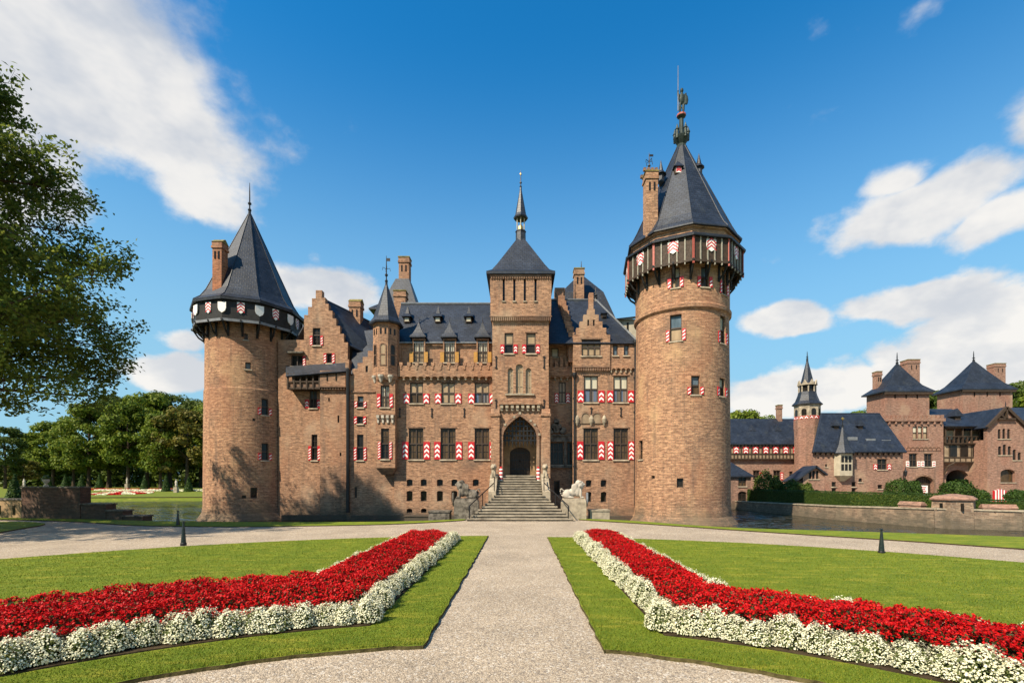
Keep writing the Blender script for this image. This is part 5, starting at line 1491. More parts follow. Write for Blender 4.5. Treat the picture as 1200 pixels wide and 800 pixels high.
# ------------------------------------------------------------------ the buildings across the moat at the right
YZ = -.4                                                        # walls start under the yard
def ppx(p, Y): return px_x(p, Y)
def bfacade(parent, Y, pts, mat='brick_pink', thick=.5, name='wall', label=None): return Facade(parent, Y, pts, thick, mat, name, label)
SMALL = dict(nx=2, transom=.5, up='glass_dark', lo='glass_dark', bars=False)
def hip_roof(parent, x0, x1, y0, y1, z0, rx0, rx1, ryy, z1, label=None, over=.35, name='roof'):
    m = MB()
    m.rings([[(x0 - over, y0 - over, z0 - .15), (x1 + over, y0 - over, z0 - .15), (x1 + over, y1 + over, z0 - .15), (x0 - over, y1 + over, z0 - .15)],
             [(x0 - over, y0 - over, z0), (x1 + over, y0 - over, z0), (x1 + over, y1 + over, z0), (x0 - over, y1 + over, z0)],
             [(rx0, ryy - .04, z1), (rx1, ryy - .04, z1), (rx1, ryy + .04, z1), (rx0, ryy + .04, z1)]])
    o = m.build(name, 'slate', parent)
    if label: o['label'] = label
    return o
def block_rest(parent, x0, x1, y0, y1, z1, mat='brick_pink', th=.5):
    m = MB(); m.box(x0, x0 + th, y0, y1, YZ, z1); m.box(x1 - th, x1, y0, y1, YZ, z1); m.box(x0 + th, x1 - th, y1 - th, y1, YZ, z1)
    return m.build('side_wall', mat, parent)
def vent(parent, px, py, Y, s=.5):
    x, z = ppx(px, Y), px_z(py, Y)
    m = MB(); m.box(x - s * .4, x + s * .4, Y - .1, Y + 1.3, z - s * .5, z + s * .3, 0)
    m.rings([[(x - s * .75, Y - .3, z + s * .3), (x + s * .75, Y - .3, z + s * .3), (x + s * .75, Y + 1.4, z + s * .3), (x - s * .75, Y + 1.4, z + s * .3)], [(x - .03, Y, z + s * 1.5), (x + .03, Y, z + s * 1.5), (x + .03, Y + .9, z + s * 1.4), (x - .03, Y + .9, z + s * 1.4)]], 1)
    return m.build('vent_dormer', ['timber', 'slate'], parent)

# A: long range with a half-timbered upper floor and a stair turret
AY = 66.0
A_ = thing('half_timbered_range', (33, 69, .12), 'long low range with half-timbered upper floor, shield shutters and octagonal stair turret', 'building')
ax0, ax1 = ppx(850, AY), ppx(958, AY)
fa = bfacade(A_, AY, [(850, 600), (958, 600), (958, 538.5), (850, 538.5)])
for a, b, sh_ in ((882.6, 890, 'right'), (906.3, 914.3, 'right')): fa.win(a, b, 551, 562, 3.2, **dict(SMALL, shut=sh_, shut_frac=.8, shut_w=.35))
for a in (925, 931): fa.win(a, a + 4, 552, 559, **dict(SMALL, nx=1))
fa.finish()
TY_ = AY - .35
tx0, tx1 = ppx(852, TY_), ppx(938, TY_)
m = MB(); m.box(tx0, tx1, TY_, AY + .5, px_z(538.3, TY_), px_z(519, TY_)); o = lab(m.build('upper_floor', 'plaster_panel', A_), 'half-timbered upper floor')
m = MB()
for k in range(22):
    x = tx0 + (tx1 - tx0) * k / 21; m.box(x - .07, x + .07, TY_ - .06, TY_ - .003, px_z(538.3, TY_), px_z(519, TY_))
for py in (538, 532, 524.5, 519.6): m.box(tx0, tx1, TY_ - .075, TY_ - .004, px_z(py, TY_) - .02, px_z(py, TY_) + .13)
m.build('timber_frame', 'timber', o)
for a in (862.3, 873.6, 885, 897, 908.5, 920.3, 932):
    x = ppx(a, TY_); z = px_z(527.2, TY_)
    m = MB(); shutter_mesh(m, x - .36, x + .36, z - .42, z + .42, TY_ - .08); m.build('shutter', ['red_paint', 'white_paint'], A_)
ar = hip_roof(A_, ppx(846, AY), ppx(938, AY), AY - .3, AY + 7, px_z(519.5, AY - .6), ppx(846, 69.5), ppx(931.5, 69.5), 69.5, px_z(490.5, 69.5), 'slate roof of the half-timbered range')
for a in (880.7, 911): vent(A_, a, 507, AY + 1.6, .75)
chimney(ppx(911.3, 69.2), ppx(915.8, 69.2), 69, 69.7, 9.5, px_z(475, 69.2), 'brick_pink', 'flat', False, parent=A_)
block_rest(A_, ax0, ax1, AY + .5, AY + 7, px_z(538.5, AY))
# stair turret
UX, UY2 = ppx(947, 64.6), 64.8
m = MB(); m.lathe(UX, UY2, [(1.5, 2), (1.55, px_z(507, 63.4)), (1.62, px_z(500, 63.4)), (1.62, px_z(490.5, 63.4))], 10); lab(m.build('stair_turret', 'brick_pink', A_), 'round lower stage of the stair turret')
m = MB(); m.lathe(UX, UY2, [(1.56, px_z(490.4, 63.4)), (1.56, px_z(474, 63.4)), (1.66, px_z(473.6, 63.4)), (1.66, px_z(472.6, 63.4))], 8, off=R(22.5)); ot = lab(m.build('turret_top', 'stone', A_), 'cream upper stage of the stair turret')
for k in (-2, -1, 0, 1):
    a = k * math.pi / 4 - math.atan2(-UX, UY2) * 0 - .5 + R(28.6); ap = 1.56 * math.cos(math.pi / 8); ca, sa = math.cos(k * math.pi / 4), math.sin(k * math.pi / 4)
    def xf(p, ap=ap, ca=ca, sa=sa): rr_ = ap - p.y; return Vector((UX + rr_ * sa + p.x * ca, UY2 - rr_ * ca + p.x * sa, p.z))
    q = MB(xf); lp = arch_loop(-.3, .3, px_z(486, 63.4), px_z(478, 63.4), .25); q.rings([[(x, 0, z) for x, z in lp], [(x, -.02, z) for x, z in lp]]); q.build('turret_window', 'glass_dark', ot)
    q = MB(xf); shutter_mesh(q, -.52, -.06, px_z(490, 63.4), px_z(486.6, 63.4), -.01); shutter_mesh(q, .06, .52, px_z(490, 63.4), px_z(486.6, 63.4), -.01); q.build('shutter', ['red_paint', 'white_paint'], ot)
m = MB(); zb_ = px_z(472.8, 63.4)
m.lathe(UX, UY2, [(1.82, zb_), (1.82, zb_ + .1), (1.45, zb_ + .5), (1.15, zb_ + 1.3), (1.05, zb_ + 1.75)], 8, off=R(22.5)); o = m.build('turret_roof', 'slate', A_)
m = MB(); m.lathe(UX, UY2, [(.82, zb_ + 1.7), (.82, zb_ + 2.75)], 8, off=R(22.5)); m.build('lantern_core', 'glass_dark', o)
m = MB()
for k in range(8):
    a = R(22.5) + k * math.pi / 4; x, y = UX + .98 * math.sin(a), UY2 - .98 * math.cos(a)
    m.tube([(x, y, zb_ + 1.7), (x, y, zb_ + 2.8)], .09, 6)
    a = k * math.pi / 4; x, y = UX + 1.0 * math.sin(a), UY2 - 1.0 * math.cos(a); c_, s_ = math.cos(a) * .42, math.sin(a) * .42
    m.rings([[(x - c_ + dx_, y - s_ + dy_, zb_ + 2.6), (x + c_ + dx_, y + s_ + dy_, zb_ + 2.6), (x + dx_, y + dy_, zb_ + 3.3)] for dx_, dy_ in ((0, 0), (.12 * math.sin(a), -.12 * math.cos(a)))])
m.build('lantern_gable', 'stone', o)
m = MB(); m.lathe(UX, UY2, [(1.05, zb_ + 2.8), (.72, zb_ + 3.2), (.05, px_z(420, 64.6))], 8, off=R(22.5)); m.build('lantern_spire', 'slate', o)
finial(o, UX, UY2, px_z(421, 64.6), px_z(411, 64.6), .06)

# small gabled porch house in front
PY2 = 55.8
P_ = thing('porch_house', (ppx(948, PY2), 57, .12), 'little brick porch house with steep gable and three arched lights', 'building')
gp = [(941, 600), (966.5, 600), (966.5, 554.5), (955, 546.5), (941, 556)]
fp = bfacade(P_, PY2, gp)
for a in (947.8, 951.8, 956.2): fp.win(a, a + 3.2, 550.5 + 0.6, 561, nx=1, transom=0, arch=.14, up='glass_dark', lintel=False, bars=False, fr=.04)
fp.win(952, 961.5, 573.5, 585, nx=1, transom=0, arch=.3, up='glass_dark', lintel=False, sill=False)
fp.finish()
px0, pxm, px1 = ppx(929, PY2), ppx(955, PY2), ppx(968.5, PY2)
roof_quad('roof', [[(px0, PY2 - .35, px_z(563.5, PY2)), (pxm, PY2 - .35, px_z(545.2, PY2)), (pxm, 58.1, px_z(545.2, PY2)), (px0, 58.1, px_z(563.5, PY2))], [(px1, PY2 - .35, px_z(555.5, PY2)), (pxm, PY2 - .35, px_z(545.2, PY2)), (pxm, 58.1, px_z(545.2, PY2)), (px1, 58.1, px_z(555.5, PY2))]], label='steep slate roof of the porch house', parent=P_, thick=.18)
block_rest(P_, ppx(934, PY2), ppx(966.5, PY2), PY2 + .5, 58.1, px_z(560, PY2))
m = MB(); m.box(ppx(930, PY2), ppx(941, PY2), PY2 + .1, PY2 + .5, YZ, px_z(563, PY2)); m.build('lean_to_wall', 'timber', P_)

# small corner pavilion beside the tall tower
CYY = 55.5
C_ = thing('corner_pavilion', (ppx(866, CYY), 57, .12), 'small square pavilion with low slate hip roof at the end of the hedge', 'building')
fc = bfacade(C_, CYY, [(848, 606), (880, 606), (880, 556.5), (848, 556.5)])
fc.win(865.3, 874.5, 558.3, 569.5, nx=2, transom=.5, up='glass_dark', lo='glass_brown', bars=False); fc.win(865, 875, 575.5, 588, nx=1, transom=0, arch=.25, up='glass_dark', lintel=False, sill=False)
fc.finish()
cx0_, cx1_ = ppx(848, CYY), ppx(880, CYY)
block_rest(C_, cx0_, cx1_, CYY + .5, CYY + 4, px_z(556.5, CYY))
hip_roof(C_, cx0_, cx1_, CYY, CYY + 4, px_z(557.3, CYY), cx0_ + 1.1, cx1_ - 2.0, CYY + 2, px_z(538, CYY + 2), None, .25)

# C: service house with the big slate roof
SYY = 58.0
D_ = thing('service_house', (41, 66, .12), 'brick service house with a huge plain slate roof and a cream oriel', 'building')
fs = bfacade(D_, SYY, [(953, 604), (1058, 604), (1058, 529.5), (953, 529.5)])
for a, b, c, d in ((974.6, 979.8, 564.3, 570), (974.6, 979.8, 572, 577.5), (998, 1003, 564.3, 570), (998, 1003, 572, 577.5), (967, 969.5, 543.5, 547)): fs.win(a, b, c, d, **dict(SMALL, nx=1, lintel=False, transom=0))
fs.win(1006, 1010.5, 560, 564.5, **dict(SMALL, nx=1, lintel=False, arch=.22, transom=0))
fs.win(1028, 1039.3, 537.5, 550, 4.6, **dict(SMALL, nx=2, shut=True, shut_frac=.5)); fs.win(1028.5, 1034, 567.6, 572.6, **dict(SMALL, nx=1, transom=0, lintel=False))
fs.finish()
sx0, sx1 = ppx(953, SYY), ppx(1057, SYY)
sb = [(sx0, SYY), (sx1, SYY), (ppx(1046, 66), 66.0), (ppx(952, 66), 66.0)]                # the house narrows to the back
m = MB()
for i in (1, 2, 3):
    (xa, ya), (xb, yb) = sb[i], sb[(i + 1) % 4]
    d_ = Vector((xb - xa, yb - ya)).normalized() * .3; n_ = Vector((-d_.y, d_.x))
    s_ = .51 if i == 1 else 0; e_ = .51 if i == 3 else 0
    pa, pb = Vector((xa, ya)) + d_ / .3 * s_, Vector((xb, yb)) - d_ / .3 * e_
    m.rings([[(pa.x, pa.y, z), (pb.x, pb.y, z), (pb.x + n_.x, pb.y + n_.y, z), (pa.x + n_.x, pa.y + n_.y, z)] for z in (YZ, px_z(529.5, SYY))])
m.build('side_wall', 'brick_pink', D_)
ze_, zr_ = px_z(529.3, SYY - .4), px_z(483.6, 62.5)
er_ = [(sx0 - .35, SYY - .4), (sx1 + .3, SYY - .4), (ppx(1048, 66.4), 66.4), (ppx(950, 66.4), 66.4)]
ra_, rb_ = (ppx(962, 62.5), 62.5), (ppx(1030.5, 62.5), 62.5)
roof_quad('roof', [[(*er_[0], ze_), (*er_[1], ze_), (*rb_, zr_), (*ra_, zr_)], [(*er_[1], ze_), (*er_[2], ze_), (*rb_, zr_)], [(*er_[2], ze_), (*er_[3], ze_), (*ra_, zr_), (*rb_, zr_)], [(*er_[3], ze_), (*er_[0], ze_), (*ra_, zr_)]], label='huge slate roof of the service house', parent=D_, thick=.2)
m = MB()
for k in range(17): x = sx0 + (sx1 - sx0) * (k + .5) / 17; m.box(x - .1, x + .1, SYY - .3, SYY - .003, px_z(533, SYY), px_z(530.2, SYY))
m.build('rafter_ends', 'timber', D_)
for a, b in ((979.7, 501), (1008, 501)): vent(D_, a, b, SYY + 2.5, .7)
for a, b in ((998, 514), (1019, 516), (1037, 517.5)):
    Yq = SYY + 1.2; x, z = ppx(a, Yq), px_z(b, Yq)
    m = MB(); m.box(x - .55, x + .55, Yq - .25, Yq + .9, z - .18, z + .22); o = m.build('skylight', 'lead', D_)
oy = SYY - .75
m = MB(); x0, x1 = ppx(982, oy), ppx(1001.5, oy); xm_ = (x0 + x1) / 2
m.rings([[(xm_ - .3, SYY, px_z(563.5, SYY)), (xm_ + .3, SYY, px_z(563.5, SYY)), (xm_ + .3, SYY - .05, px_z(563.5, SYY)), (xm_ - .3, SYY - .05, px_z(563.5, SYY))][::-1], [(x0, SYY, px_z(557, oy)), (x1, SYY, px_z(557, oy)), (x1 - .25, oy, px_z(557, oy)), (x0 + .25, oy, px_z(557, oy))][::-1], [(x0, SYY, px_z(531, oy)), (x1, SYY, px_z(531, oy)), (x1 - .25, oy, px_z(531, oy)), (x0 + .25, oy, px_z(531, oy))][::-1]])
o = lab(m.build('oriel', 'cream_wall', D_), 'cream stone oriel')
q = MB()
for k in range(3):
    a = x0 + .32 + (x1 - x0 - .64) * k / 3
    for c_, d_ in ((551, 543.5), (541.5, 534)): q.box(a + .06, a + (x1 - x0 - .64) / 3 - .06, oy - .02, oy - .003, px_z(c_, oy), px_z(d_, oy))
q.build('oriel_light', 'glass_dark', o)
q = MB(); q.lathe(xm_, SYY - .1, [(1.25, px_z(530.8, oy)), (1.25, px_z(530.2, oy)), (.7, px_z(521, oy)), (.06, px_z(497.5, oy))], 8, off=R(22.5)); o2 = q.build('oriel_roof', 'slate', D_)
finial(o2, xm_, SYY - .1, px_z(499, oy), px_z(489, oy), .06, False); q = MB(); q.lathe(xm_, SYY - .1, [(.01, px_z(491.5, oy)), (.16, px_z(490, oy)), (.16, px_z(489, oy)), (.01, px_z(487.5, oy))], 8); q.build('gilt_ball', 'gold', o2)

# D: gatehouse with two square towers and the timber gallery
G_ = thing('gatehouse', (49, 66, .12), 'brick gatehouse with two square pyramid-roofed towers and a timber gallery', 'gatehouse')
def gate_tower(x0p, x1p, Y, ey, by, apy, slits, label, dp):
    x0, x1 = ppx(x0p, Y), ppx(x1p, Y); w = x1 - x0
    f = bfacade(G_, Y, [(x0p, by), (x1p, by), (x1p, ey), (x0p, ey)], name='tower_wall', label=label)
    for a, b in slits: f.win(a - .9, a + .9, b - 4, b + 4, nx=1, transom=0, up='glass_dark', lintel=False, sill=False, fr=.02)
    f.finish()
    block_rest(G_, x0, x1, Y + .5, Y + dp, px_z(ey, Y))
    m = MB(); z0_, z1_ = px_z(ey + .3, Y - .4), px_z(apy, Y + dp / 2)
    xm = (x0 + x1) / 2; ym = Y + dp / 2
    def q_(h, z): d_ = h * dp / w; return [(xm - h, ym - d_, z), (xm + h, ym - d_, z), (xm + h, ym + d_, z), (xm - h, ym + d_, z)]
    m.rings([q_(w / 2 + .55, z0_ - .12), q_(w / 2 + .55, z0_ + .05), q_(w * .40, z0_ + (z1_ - z0_) * .22), q_(w * .2, z0_ + (z1_ - z0_) * .6), q_(.05, z1_)])
    o = m.build('pyramid_roof', 'slate', G_)
    m = MB(); m.box(x0 - .3, x1 + .3, Y - .3, Y - .003, z0_ - .45, z0_ - .13); m.build('eave_board', 'timber', o)
    finial(o, xm, ym, z1_ - .2, z1_ + 1.5, .08, True)
    return o
gate_tower(1037.5, 1089, 66.4, 457.5, 560, 425.5, [(1049, 463), (1062, 463), (1075, 463)], 'left square gate tower', 3.6)
gate_tower(1128.5, 1186.5, 74, 455, 560, 422.5, [(1142, 461), (1157, 460.5), (1172, 460)], 'right square gate tower', 4.6)
chimney(ppx(1027.8, 68.5), ppx(1033.5, 68.5), 68.5, 69.4, 12, px_z(435.5, 68.5), 'brick_pink', 'flat', parent=G_)
chimney(ppx(1064, 70.5), ppx(1078, 70.5), 70.5, 71.9, 12, px_z(421.5, 70.5), 'brick_pink', 'flat', parent=G_)
chimney(ppx(1166, 79), ppx(1178.5, 79), 79, 80.4, 12, px_z(426, 79), 'brick_pink', 'flat', parent=G_)
GYY = 63.6
fgt = bfacade(G_, GYY, [(1037.5, 604), (1105.5, 604), (1105.5, 487.5), (1037.5, 487.5)], label='front block of the gatehouse')
for a in (1069.6, 1075.7, 1081.8): fgt.win(a, a + 5.2, 499.5, 514, nx=1, transom=.5, up='glass_cream', lo='glass_tan', lintel=False, bars=False)
for a in (1065.3, 1083): fgt.win(a, a + 9.2, 531.3, 546.6, 3.6, **dict(SMALL, shut=True, shut_frac=.42, shut_mats=('white_paint', 'red_paint')))
for a in (1047, 1069): fgt.win(a + 1, a + 8, 482.2 + 6.5, 488 + 5, **dict(SMALL, nx=1, transom=0, lintel=False, sill=False)) if False else None
aY = GYY; gl_ = arch_loop(ppx(1071, aY), ppx(1094, aY), px_z(596, aY), px_z(557.5, aY), .95)
fgt.holes.append(gl_)
fgt.finish()
m = MB(); m.box(ppx(1070, aY), ppx(1095, aY), GYY + .55, GYY + .7, YZ, px_z(556, aY)); o = m.build('gate_door', 'timber', G_)
m = MB()
for k in range(9): x = ppx(1071 + 23 * (k + .5) / 9, aY); m.box(x - .03, x + .03, GYY + .5, GYY + .546, YZ, px_z(558, aY))
m.build('door_boards', 'timber', o)
m = MB(); m.wall(arch_loop(ppx(1069.3, aY), ppx(1095.7, aY), px_z(596, aY), px_z(556, aY), 1.05), [arch_loop(ppx(1071, aY) + .003, ppx(1094, aY) - .003, px_z(596, aY) + .003, px_z(557.5, aY) - .003, .95)], GYY - .07, GYY - .003); m.build('gate_arch', 'brick_dark', G_)
gx0, gx1 = ppx(1037.5, GYY), ppx(1105.5, GYY)
block_rest(G_, gx0, gx1, GYY + .5, 66.4, px_z(487.5, GYY))
m = MB(); m.box(gx0 - .1, gx1 + .1, GYY - .25, GYY + 1.2, px_z(493.5, GYY), px_z(490, GYY))
for k in range(13): x = gx0 + (gx1 - gx0) * (k + .5) / 13; m.box(x - .18, x + .18, GYY - .25, GYY + .2, px_z(490, GYY) + .003, px_z(486.2, GYY))
for k in range(9):
    x = gx0 + (gx1 - gx0) * (k + .5) / 9
    m.box(x - .1, x + .1, GYY - .2, GYY - .003, px_z(497, GYY), px_z(493.6, GYY))
m.build('crenellation', 'brick_pink', G_)
corbel_q = MB()
for k in range(8):
    x = ppx(1062 + 40 * (k + .5) / 8, GYY); lp = arch_loop(x - .24, x + .24, px_z(528, GYY), px_z(524, GYY), .2); corbel_q.wall(arch_loop(x - .3, x + .3, px_z(528, GYY), px_z(523.3, GYY), .26), [lp], GYY - .06, GYY - .003)
corbel_q.build('corbel_arches', 'brick_dark', G_)
# timber gallery between gatehouse and gabled house
TYY = 63.9
t0, t1 = ppx(1105.8, TYY), ppx(1157.5, TYY)
m = MB(); m.box(t0, t1, TYY, TYY + .4, px_z(541.5, TYY), px_z(520.5, TYY)); o = lab(m.build('gallery_wall', 'plaster_panel', G_), 'boarded wall of the timber gallery')
m = MB()
for k in range(9): x = t0 + (t1 - t0) * k / 8; m.box(x - .06, x + .06, TYY - .05, TYY - .003, px_z(541.5, TYY), px_z(520.5, TYY))
for py in (541.5, 536, 521): m.box(t0, t1, TYY - .06, TYY - .004, px_z(py, TYY) - .05, px_z(py, TYY) + .1)
for k in range(11): x = t0 + (t1 - t0) * k / 10; m.box(x - .07, x + .07, TYY - .3, TYY - .1, px_z(519, TYY), px_z(512, TYY))
m.box(t0, t1, TYY - .34, TYY + 1.4, px_z(520.3, TYY), px_z(519, TYY)); m.box(t0, t1, TYY - .32, TYY - .12, px_z(512, TYY), px_z(511, TYY))
for k in range(6): x = t0 + .1 + (t1 - t0 - .2) * k / 5; m.tube([(x, TYY - .2, px_z(519, TYY)), (x, TYY - .2, px_z(499.5, TYY))], .09, 6)
m.box(t0, t1, TYY - .34, TYY - .06, px_z(502, TYY), px_z(499.5, TYY))
m.build('timber_frame', 'timber', o)
m = MB()
for a in (1113, 1126, 1139.5): m.box(ppx(a, TYY), ppx(a + 8, TYY), TYY - .075, TYY - .01, px_z(534.5, TYY), px_z(522, TYY))
m.build('gallery_window', 'glass_dark', o)
m = MB(); m.box(t0, t1, TYY + 1.4, TYY + 1.6, px_z(520, TYY), px_z(499, TYY)); m.build('loggia_back', 'brick_dark', G_)
m = MB()
for a in (1108, 1127, 1139):
    m = MB(); m.box(ppx(a, TYY + 1.4), ppx(a + 9, TYY + 1.4), TYY + 1.35, TYY + 1.395, px_z(513.5, TYY), px_z(503, TYY))
    m.build('loggia_window', 'glass_cream', G_)
roof_quad('gallery_roof', [[(t0 - .2, TYY - .6, px_z(499.5, TYY)), (t1 + .2, TYY - .6, px_z(499.5, TYY)), (t1 + .2, 69.5, px_z(479, 69.5)), (ppx(1088, 66.5), 69.5, px_z(479, 69.5))]], label='slate roof over the timber gallery', parent=G_)
vent(G_, 1122, 490, TYY + 1.6, .9)
m = MB(); al = arch_loop(ppx(1108.5, 64.6), ppx(1136, 64.6), px_z(598, 64.6), px_z(550, 64.6), 1.3)
m.wall([(ppx(1105.7, 64.6), YZ), (ppx(1158, 64.6), YZ), (ppx(1158, 64.6), px_z(541.6, 64.6)), (ppx(1105.7, 64.6), px_z(541.6, 64.6))], [al], 64.6, 65.2); m.build('passage_wall', 'brick_pink', G_)
m = MB(); m.box(ppx(1104, 65.2), ppx(1140, 65.2), 67.6, 67.8, YZ, 5); m.build('passage_back', 'timber', G_)
m = MB()
for a in (1107, 1156): m.tube([(ppx(a, 64.2), 64.3, px_z(556, 64.2)), (ppx(a + (4 if a < 1130 else -4), 64), 64, px_z(546, 64)), (ppx(a + (12 if a < 1130 else -12), 63.8), 63.8, px_z(541.8, 63.8))], .11, 6)
m.build('bracket', 'timber', G_)

# F: gabled house at the right edge
HYY = 62.0
H_ = thing('gabled_house', (62, 62, .12), 'brick house with dark bargeboards and rows of small arched windows at the right edge', 'building')
gpx = [(1157, 604), (1215, 604), (1215, 513), (1177.5, 478.5), (1157, 499)]
fh2 = bfacade(H_, HYY, gpx)
ARW = dict(nx=1, transom=0, arch=.18, up='glass_dark', lintel=False, bars=False, fr=.05)
for a, t_ in ((1169.3, 502.5), (1174.7, 502), (1180.3, 502.5)): fh2.win(a, a + 3.6, t_, 514, **ARW)
for a, t_ in ((1169.6, 522.5), (1175.2, 520.5), (1181, 522.5), (1186.8, 526.3), (1192.6, 529.8)): fh2.win(a, a + 4, t_, 533 if a < 1185 else 539, **ARW)
fh2.win(1172.5, 1189.8, 549.5, 565, nx=1, transom=0, arch=.5, up='glass_brown', lintel=False, bars=False, recess=.4)
fh2.finish()
m = MB()
def bar(p, q, w=.16):
    (xa, ya), (xb, yb) = p, q
    a, b = Vector((ppx(xa, HYY), px_z(ya, HYY))), Vector((ppx(xb, HYY), px_z(yb, HYY))); d = (b - a).normalized(); n_ = Vector((-d.y, d.x)) * w
    m.rings([[(a.x - n_.x, y_, a.y - n_.y), (b.x - n_.x, y_, b.y - n_.y), (b.x + n_.x, y_, b.y + n_.y), (a.x + n_.x, y_, a.y + n_.y)] for y_ in (HYY - .05, HYY - .35)])
bar((1155, 501), (1177.5, 477.5)); bar((1177.5, 477.5), (1216, 514.5)); bar((1168, 491), (1187.5, 491), .1); bar((1177.5, 479), (1177.5, 491), .09); bar((1171, 487), (1177, 491), .07)
m.build('bargeboard', 'timber', H_)
hx0, hxm, hx1 = ppx(1154, HYY), ppx(1177.5, HYY), ppx(1217, HYY)
roof_quad('roof', [[(hx0, HYY - .3, px_z(501, HYY)), (hxm, HYY - .3, px_z(477, HYY)), (hxm, 75, px_z(477, HYY)), (hx0, 75, px_z(501, HYY))], [(hx1, HYY - .3, px_z(514, HYY)), (hxm, HYY - .3, px_z(477, HYY)), (hxm, 75, px_z(477, HYY)), (hx1, 75, px_z(514, HYY))]], label='slate roof of the gabled house', parent=H_, thick=.2)
hip_roof(H_, ppx(1190, 69), ppx(1260, 69), 69, 79, px_z(492, 69), ppx(1192, 73), ppx(1250, 73), 74, px_z(477.5, 74), 'long slate roof behind the gable', .2, 'roof')
block_rest(H_, ppx(1157, HYY), ppx(1215, HYY), HYY + .5, 79, px_z(515, HYY))
finial(H_, hxm, HYY - .1, px_z(478, HYY), px_z(470, HYY), .05, False)

# little things in the yard
def small_label_things():
    x, y = ppx(1061, 56), 56
    t = thing('yard_lantern', (x, y, .12), 'ornate dark iron lantern post before the gatehouse arch', 'lamp post')
    m = MB(); m.tube([(x, y, .1), (x, y, 3.0)], [.06, .035], 8); m.lathe(x, y, [(.2, .1), (.14, .5), (.07, .6)], 8); m.build('post', 'iron', t)
    m = MB(); m.lathe(x, y, [(.03, 3.0), (.14, 3.15), (.19, 3.55), (.22, 3.6), (.06, 3.8), (.01, 4.3)], 6); m.build('lantern', 'iron', t)
    m = MB(); x, y = ppx(1079.5, 55), 55; m.box(x - .75, x + .75, y, y + .05, .95, 2.0); m.box(x - .65, x - .57, y + .052, y + .1, .1, 1.4); m.box(x + .57, x + .65, y + .052, y + .1, .1, 1.4)
    q = tag(m.build('notice_board', 'white_paint'), 'pale notice board standing before the gatehouse door', 'sign')
    m2 = MB()
    for k in range(4): m2.box(x - .6, x + .55 - .1 * (k % 2), y - .012, y - .003, 1.75 - k * .2, 1.84 - k * .2)
    m2.build('notice_print', 'red_paint', q)
    x, y = ppx(1172, 55.5), 55.5
    t = thing('sentry_box', (x, y, .12), 'small red and white striped sentry box behind the hedge at the right', 'sentry box')
    for k in range(9):
        m = MB(); a = x - .72 + k * .16; m.box(a, a + .155, y, y + .14, .1, 1.62 - abs(k - 4) * .05); m.build('board', 'red_paint' if k % 2 == 0 else 'white_paint', t)
    m = MB(); m.lathe(ppx(1069.4, 34.8), 34.8, [(.1, .1), (.1, .5), (.2, .52), (.2, .68), (.02, .76)], 10); tag(m.build('spotlight', 'white_paint'), 'small white floodlight on the moat wall before the hedge', 'lamp')
small_label_things()
# ------------------------------------------------------------------ flower beds
def in_bed(x, y, side):
    """signed: how deep inside the bed (m); <0 outside. The bed follows the path, then the inner ring"""
    r = math.hypot(x - PC[0], y - PC[1])
    if side < 0: d1, d2, w1, w2, ri, yend = -2.45 - x, r - 8.15, 2.1, 3.1, 8.15, 19.6
    else: d1, d2, w1, w2, ri, yend = x - 2.2, r - 7.95, 1.75, 2.2, 7.95, 20.0
    inner = min(d1, d2, yend - y)
    outer = max(w1 - d1 if d2 > 0 else -1, w2 - d2)           # inside the path arm or inside the ring arm
    return min(inner, outer), d1, d2, w1, w2
def bed_front(side):
    """points with normals along the front edge of the bed: along the ring, then up the path"""
    x0 = -2.45 if side < 0 else 2.2; ri = 8.15 if side < 0 else 7.95; ye = 19.5 if side < 0 else 19.9
    dc = ang_at_x(ri, x0)
    ring = [ring_pt(ri, d) for d in np.linspace(dc, dc + side * 78, 200)]
    path = [(x0, y) for y in np.linspace(math.sqrt(ri ** 2 - (x0 - PC[0]) ** 2), ye, 200)]
    return ring, path
def bed_back(side):
    x0 = -2.45 if side < 0 else 2.2; ri = 8.15 if side < 0 else 7.95; ye = 19.5 if side < 0 else 19.9
    w1, w2 = (2.1, 3.1) if side < 0 else (1.75, 2.2)
    rb = ri + w2; xb = x0 + side * w1
    dc = ang_at_x(rb, xb)
    ring = [ring_pt(rb, d) for d in np.linspace(dc, dc + side * 70, 200)]
    path = [(xb, y) for y in np.linspace(math.sqrt(max(rb ** 2 - (xb - PC[0]) ** 2, 1)), ye, 200)]
    return ring, path
def resample(pts, step):
    o, acc, last = [pts[0]], 0, pts[0]
    for p in pts[1:]:
        acc += math.hypot(p[0] - last[0], p[1] - last[1]); last = p
        if acc >= step: o.append(p); acc = 0
    return o
# soil under the beds
for side, nm in ((-1, 'left'), (1, 'right')):
    fr, fp = bed_front(side); br_, bp = bed_back(side)
    off = .13
    poly = [(p[0], p[1]) for p in fr[::-1][::6]] + fp[::10] + [fp[-1]] + bp[::-1][::10] + br_[::6] + [br_[-1]]
    def grow(p):                                              # the turned soil is a hand wider than the planting
        return p
    sheet('flower_bed_soil', poly, [], LZ + .02, ['soil', 'soil'], skirt=LZ - .05)
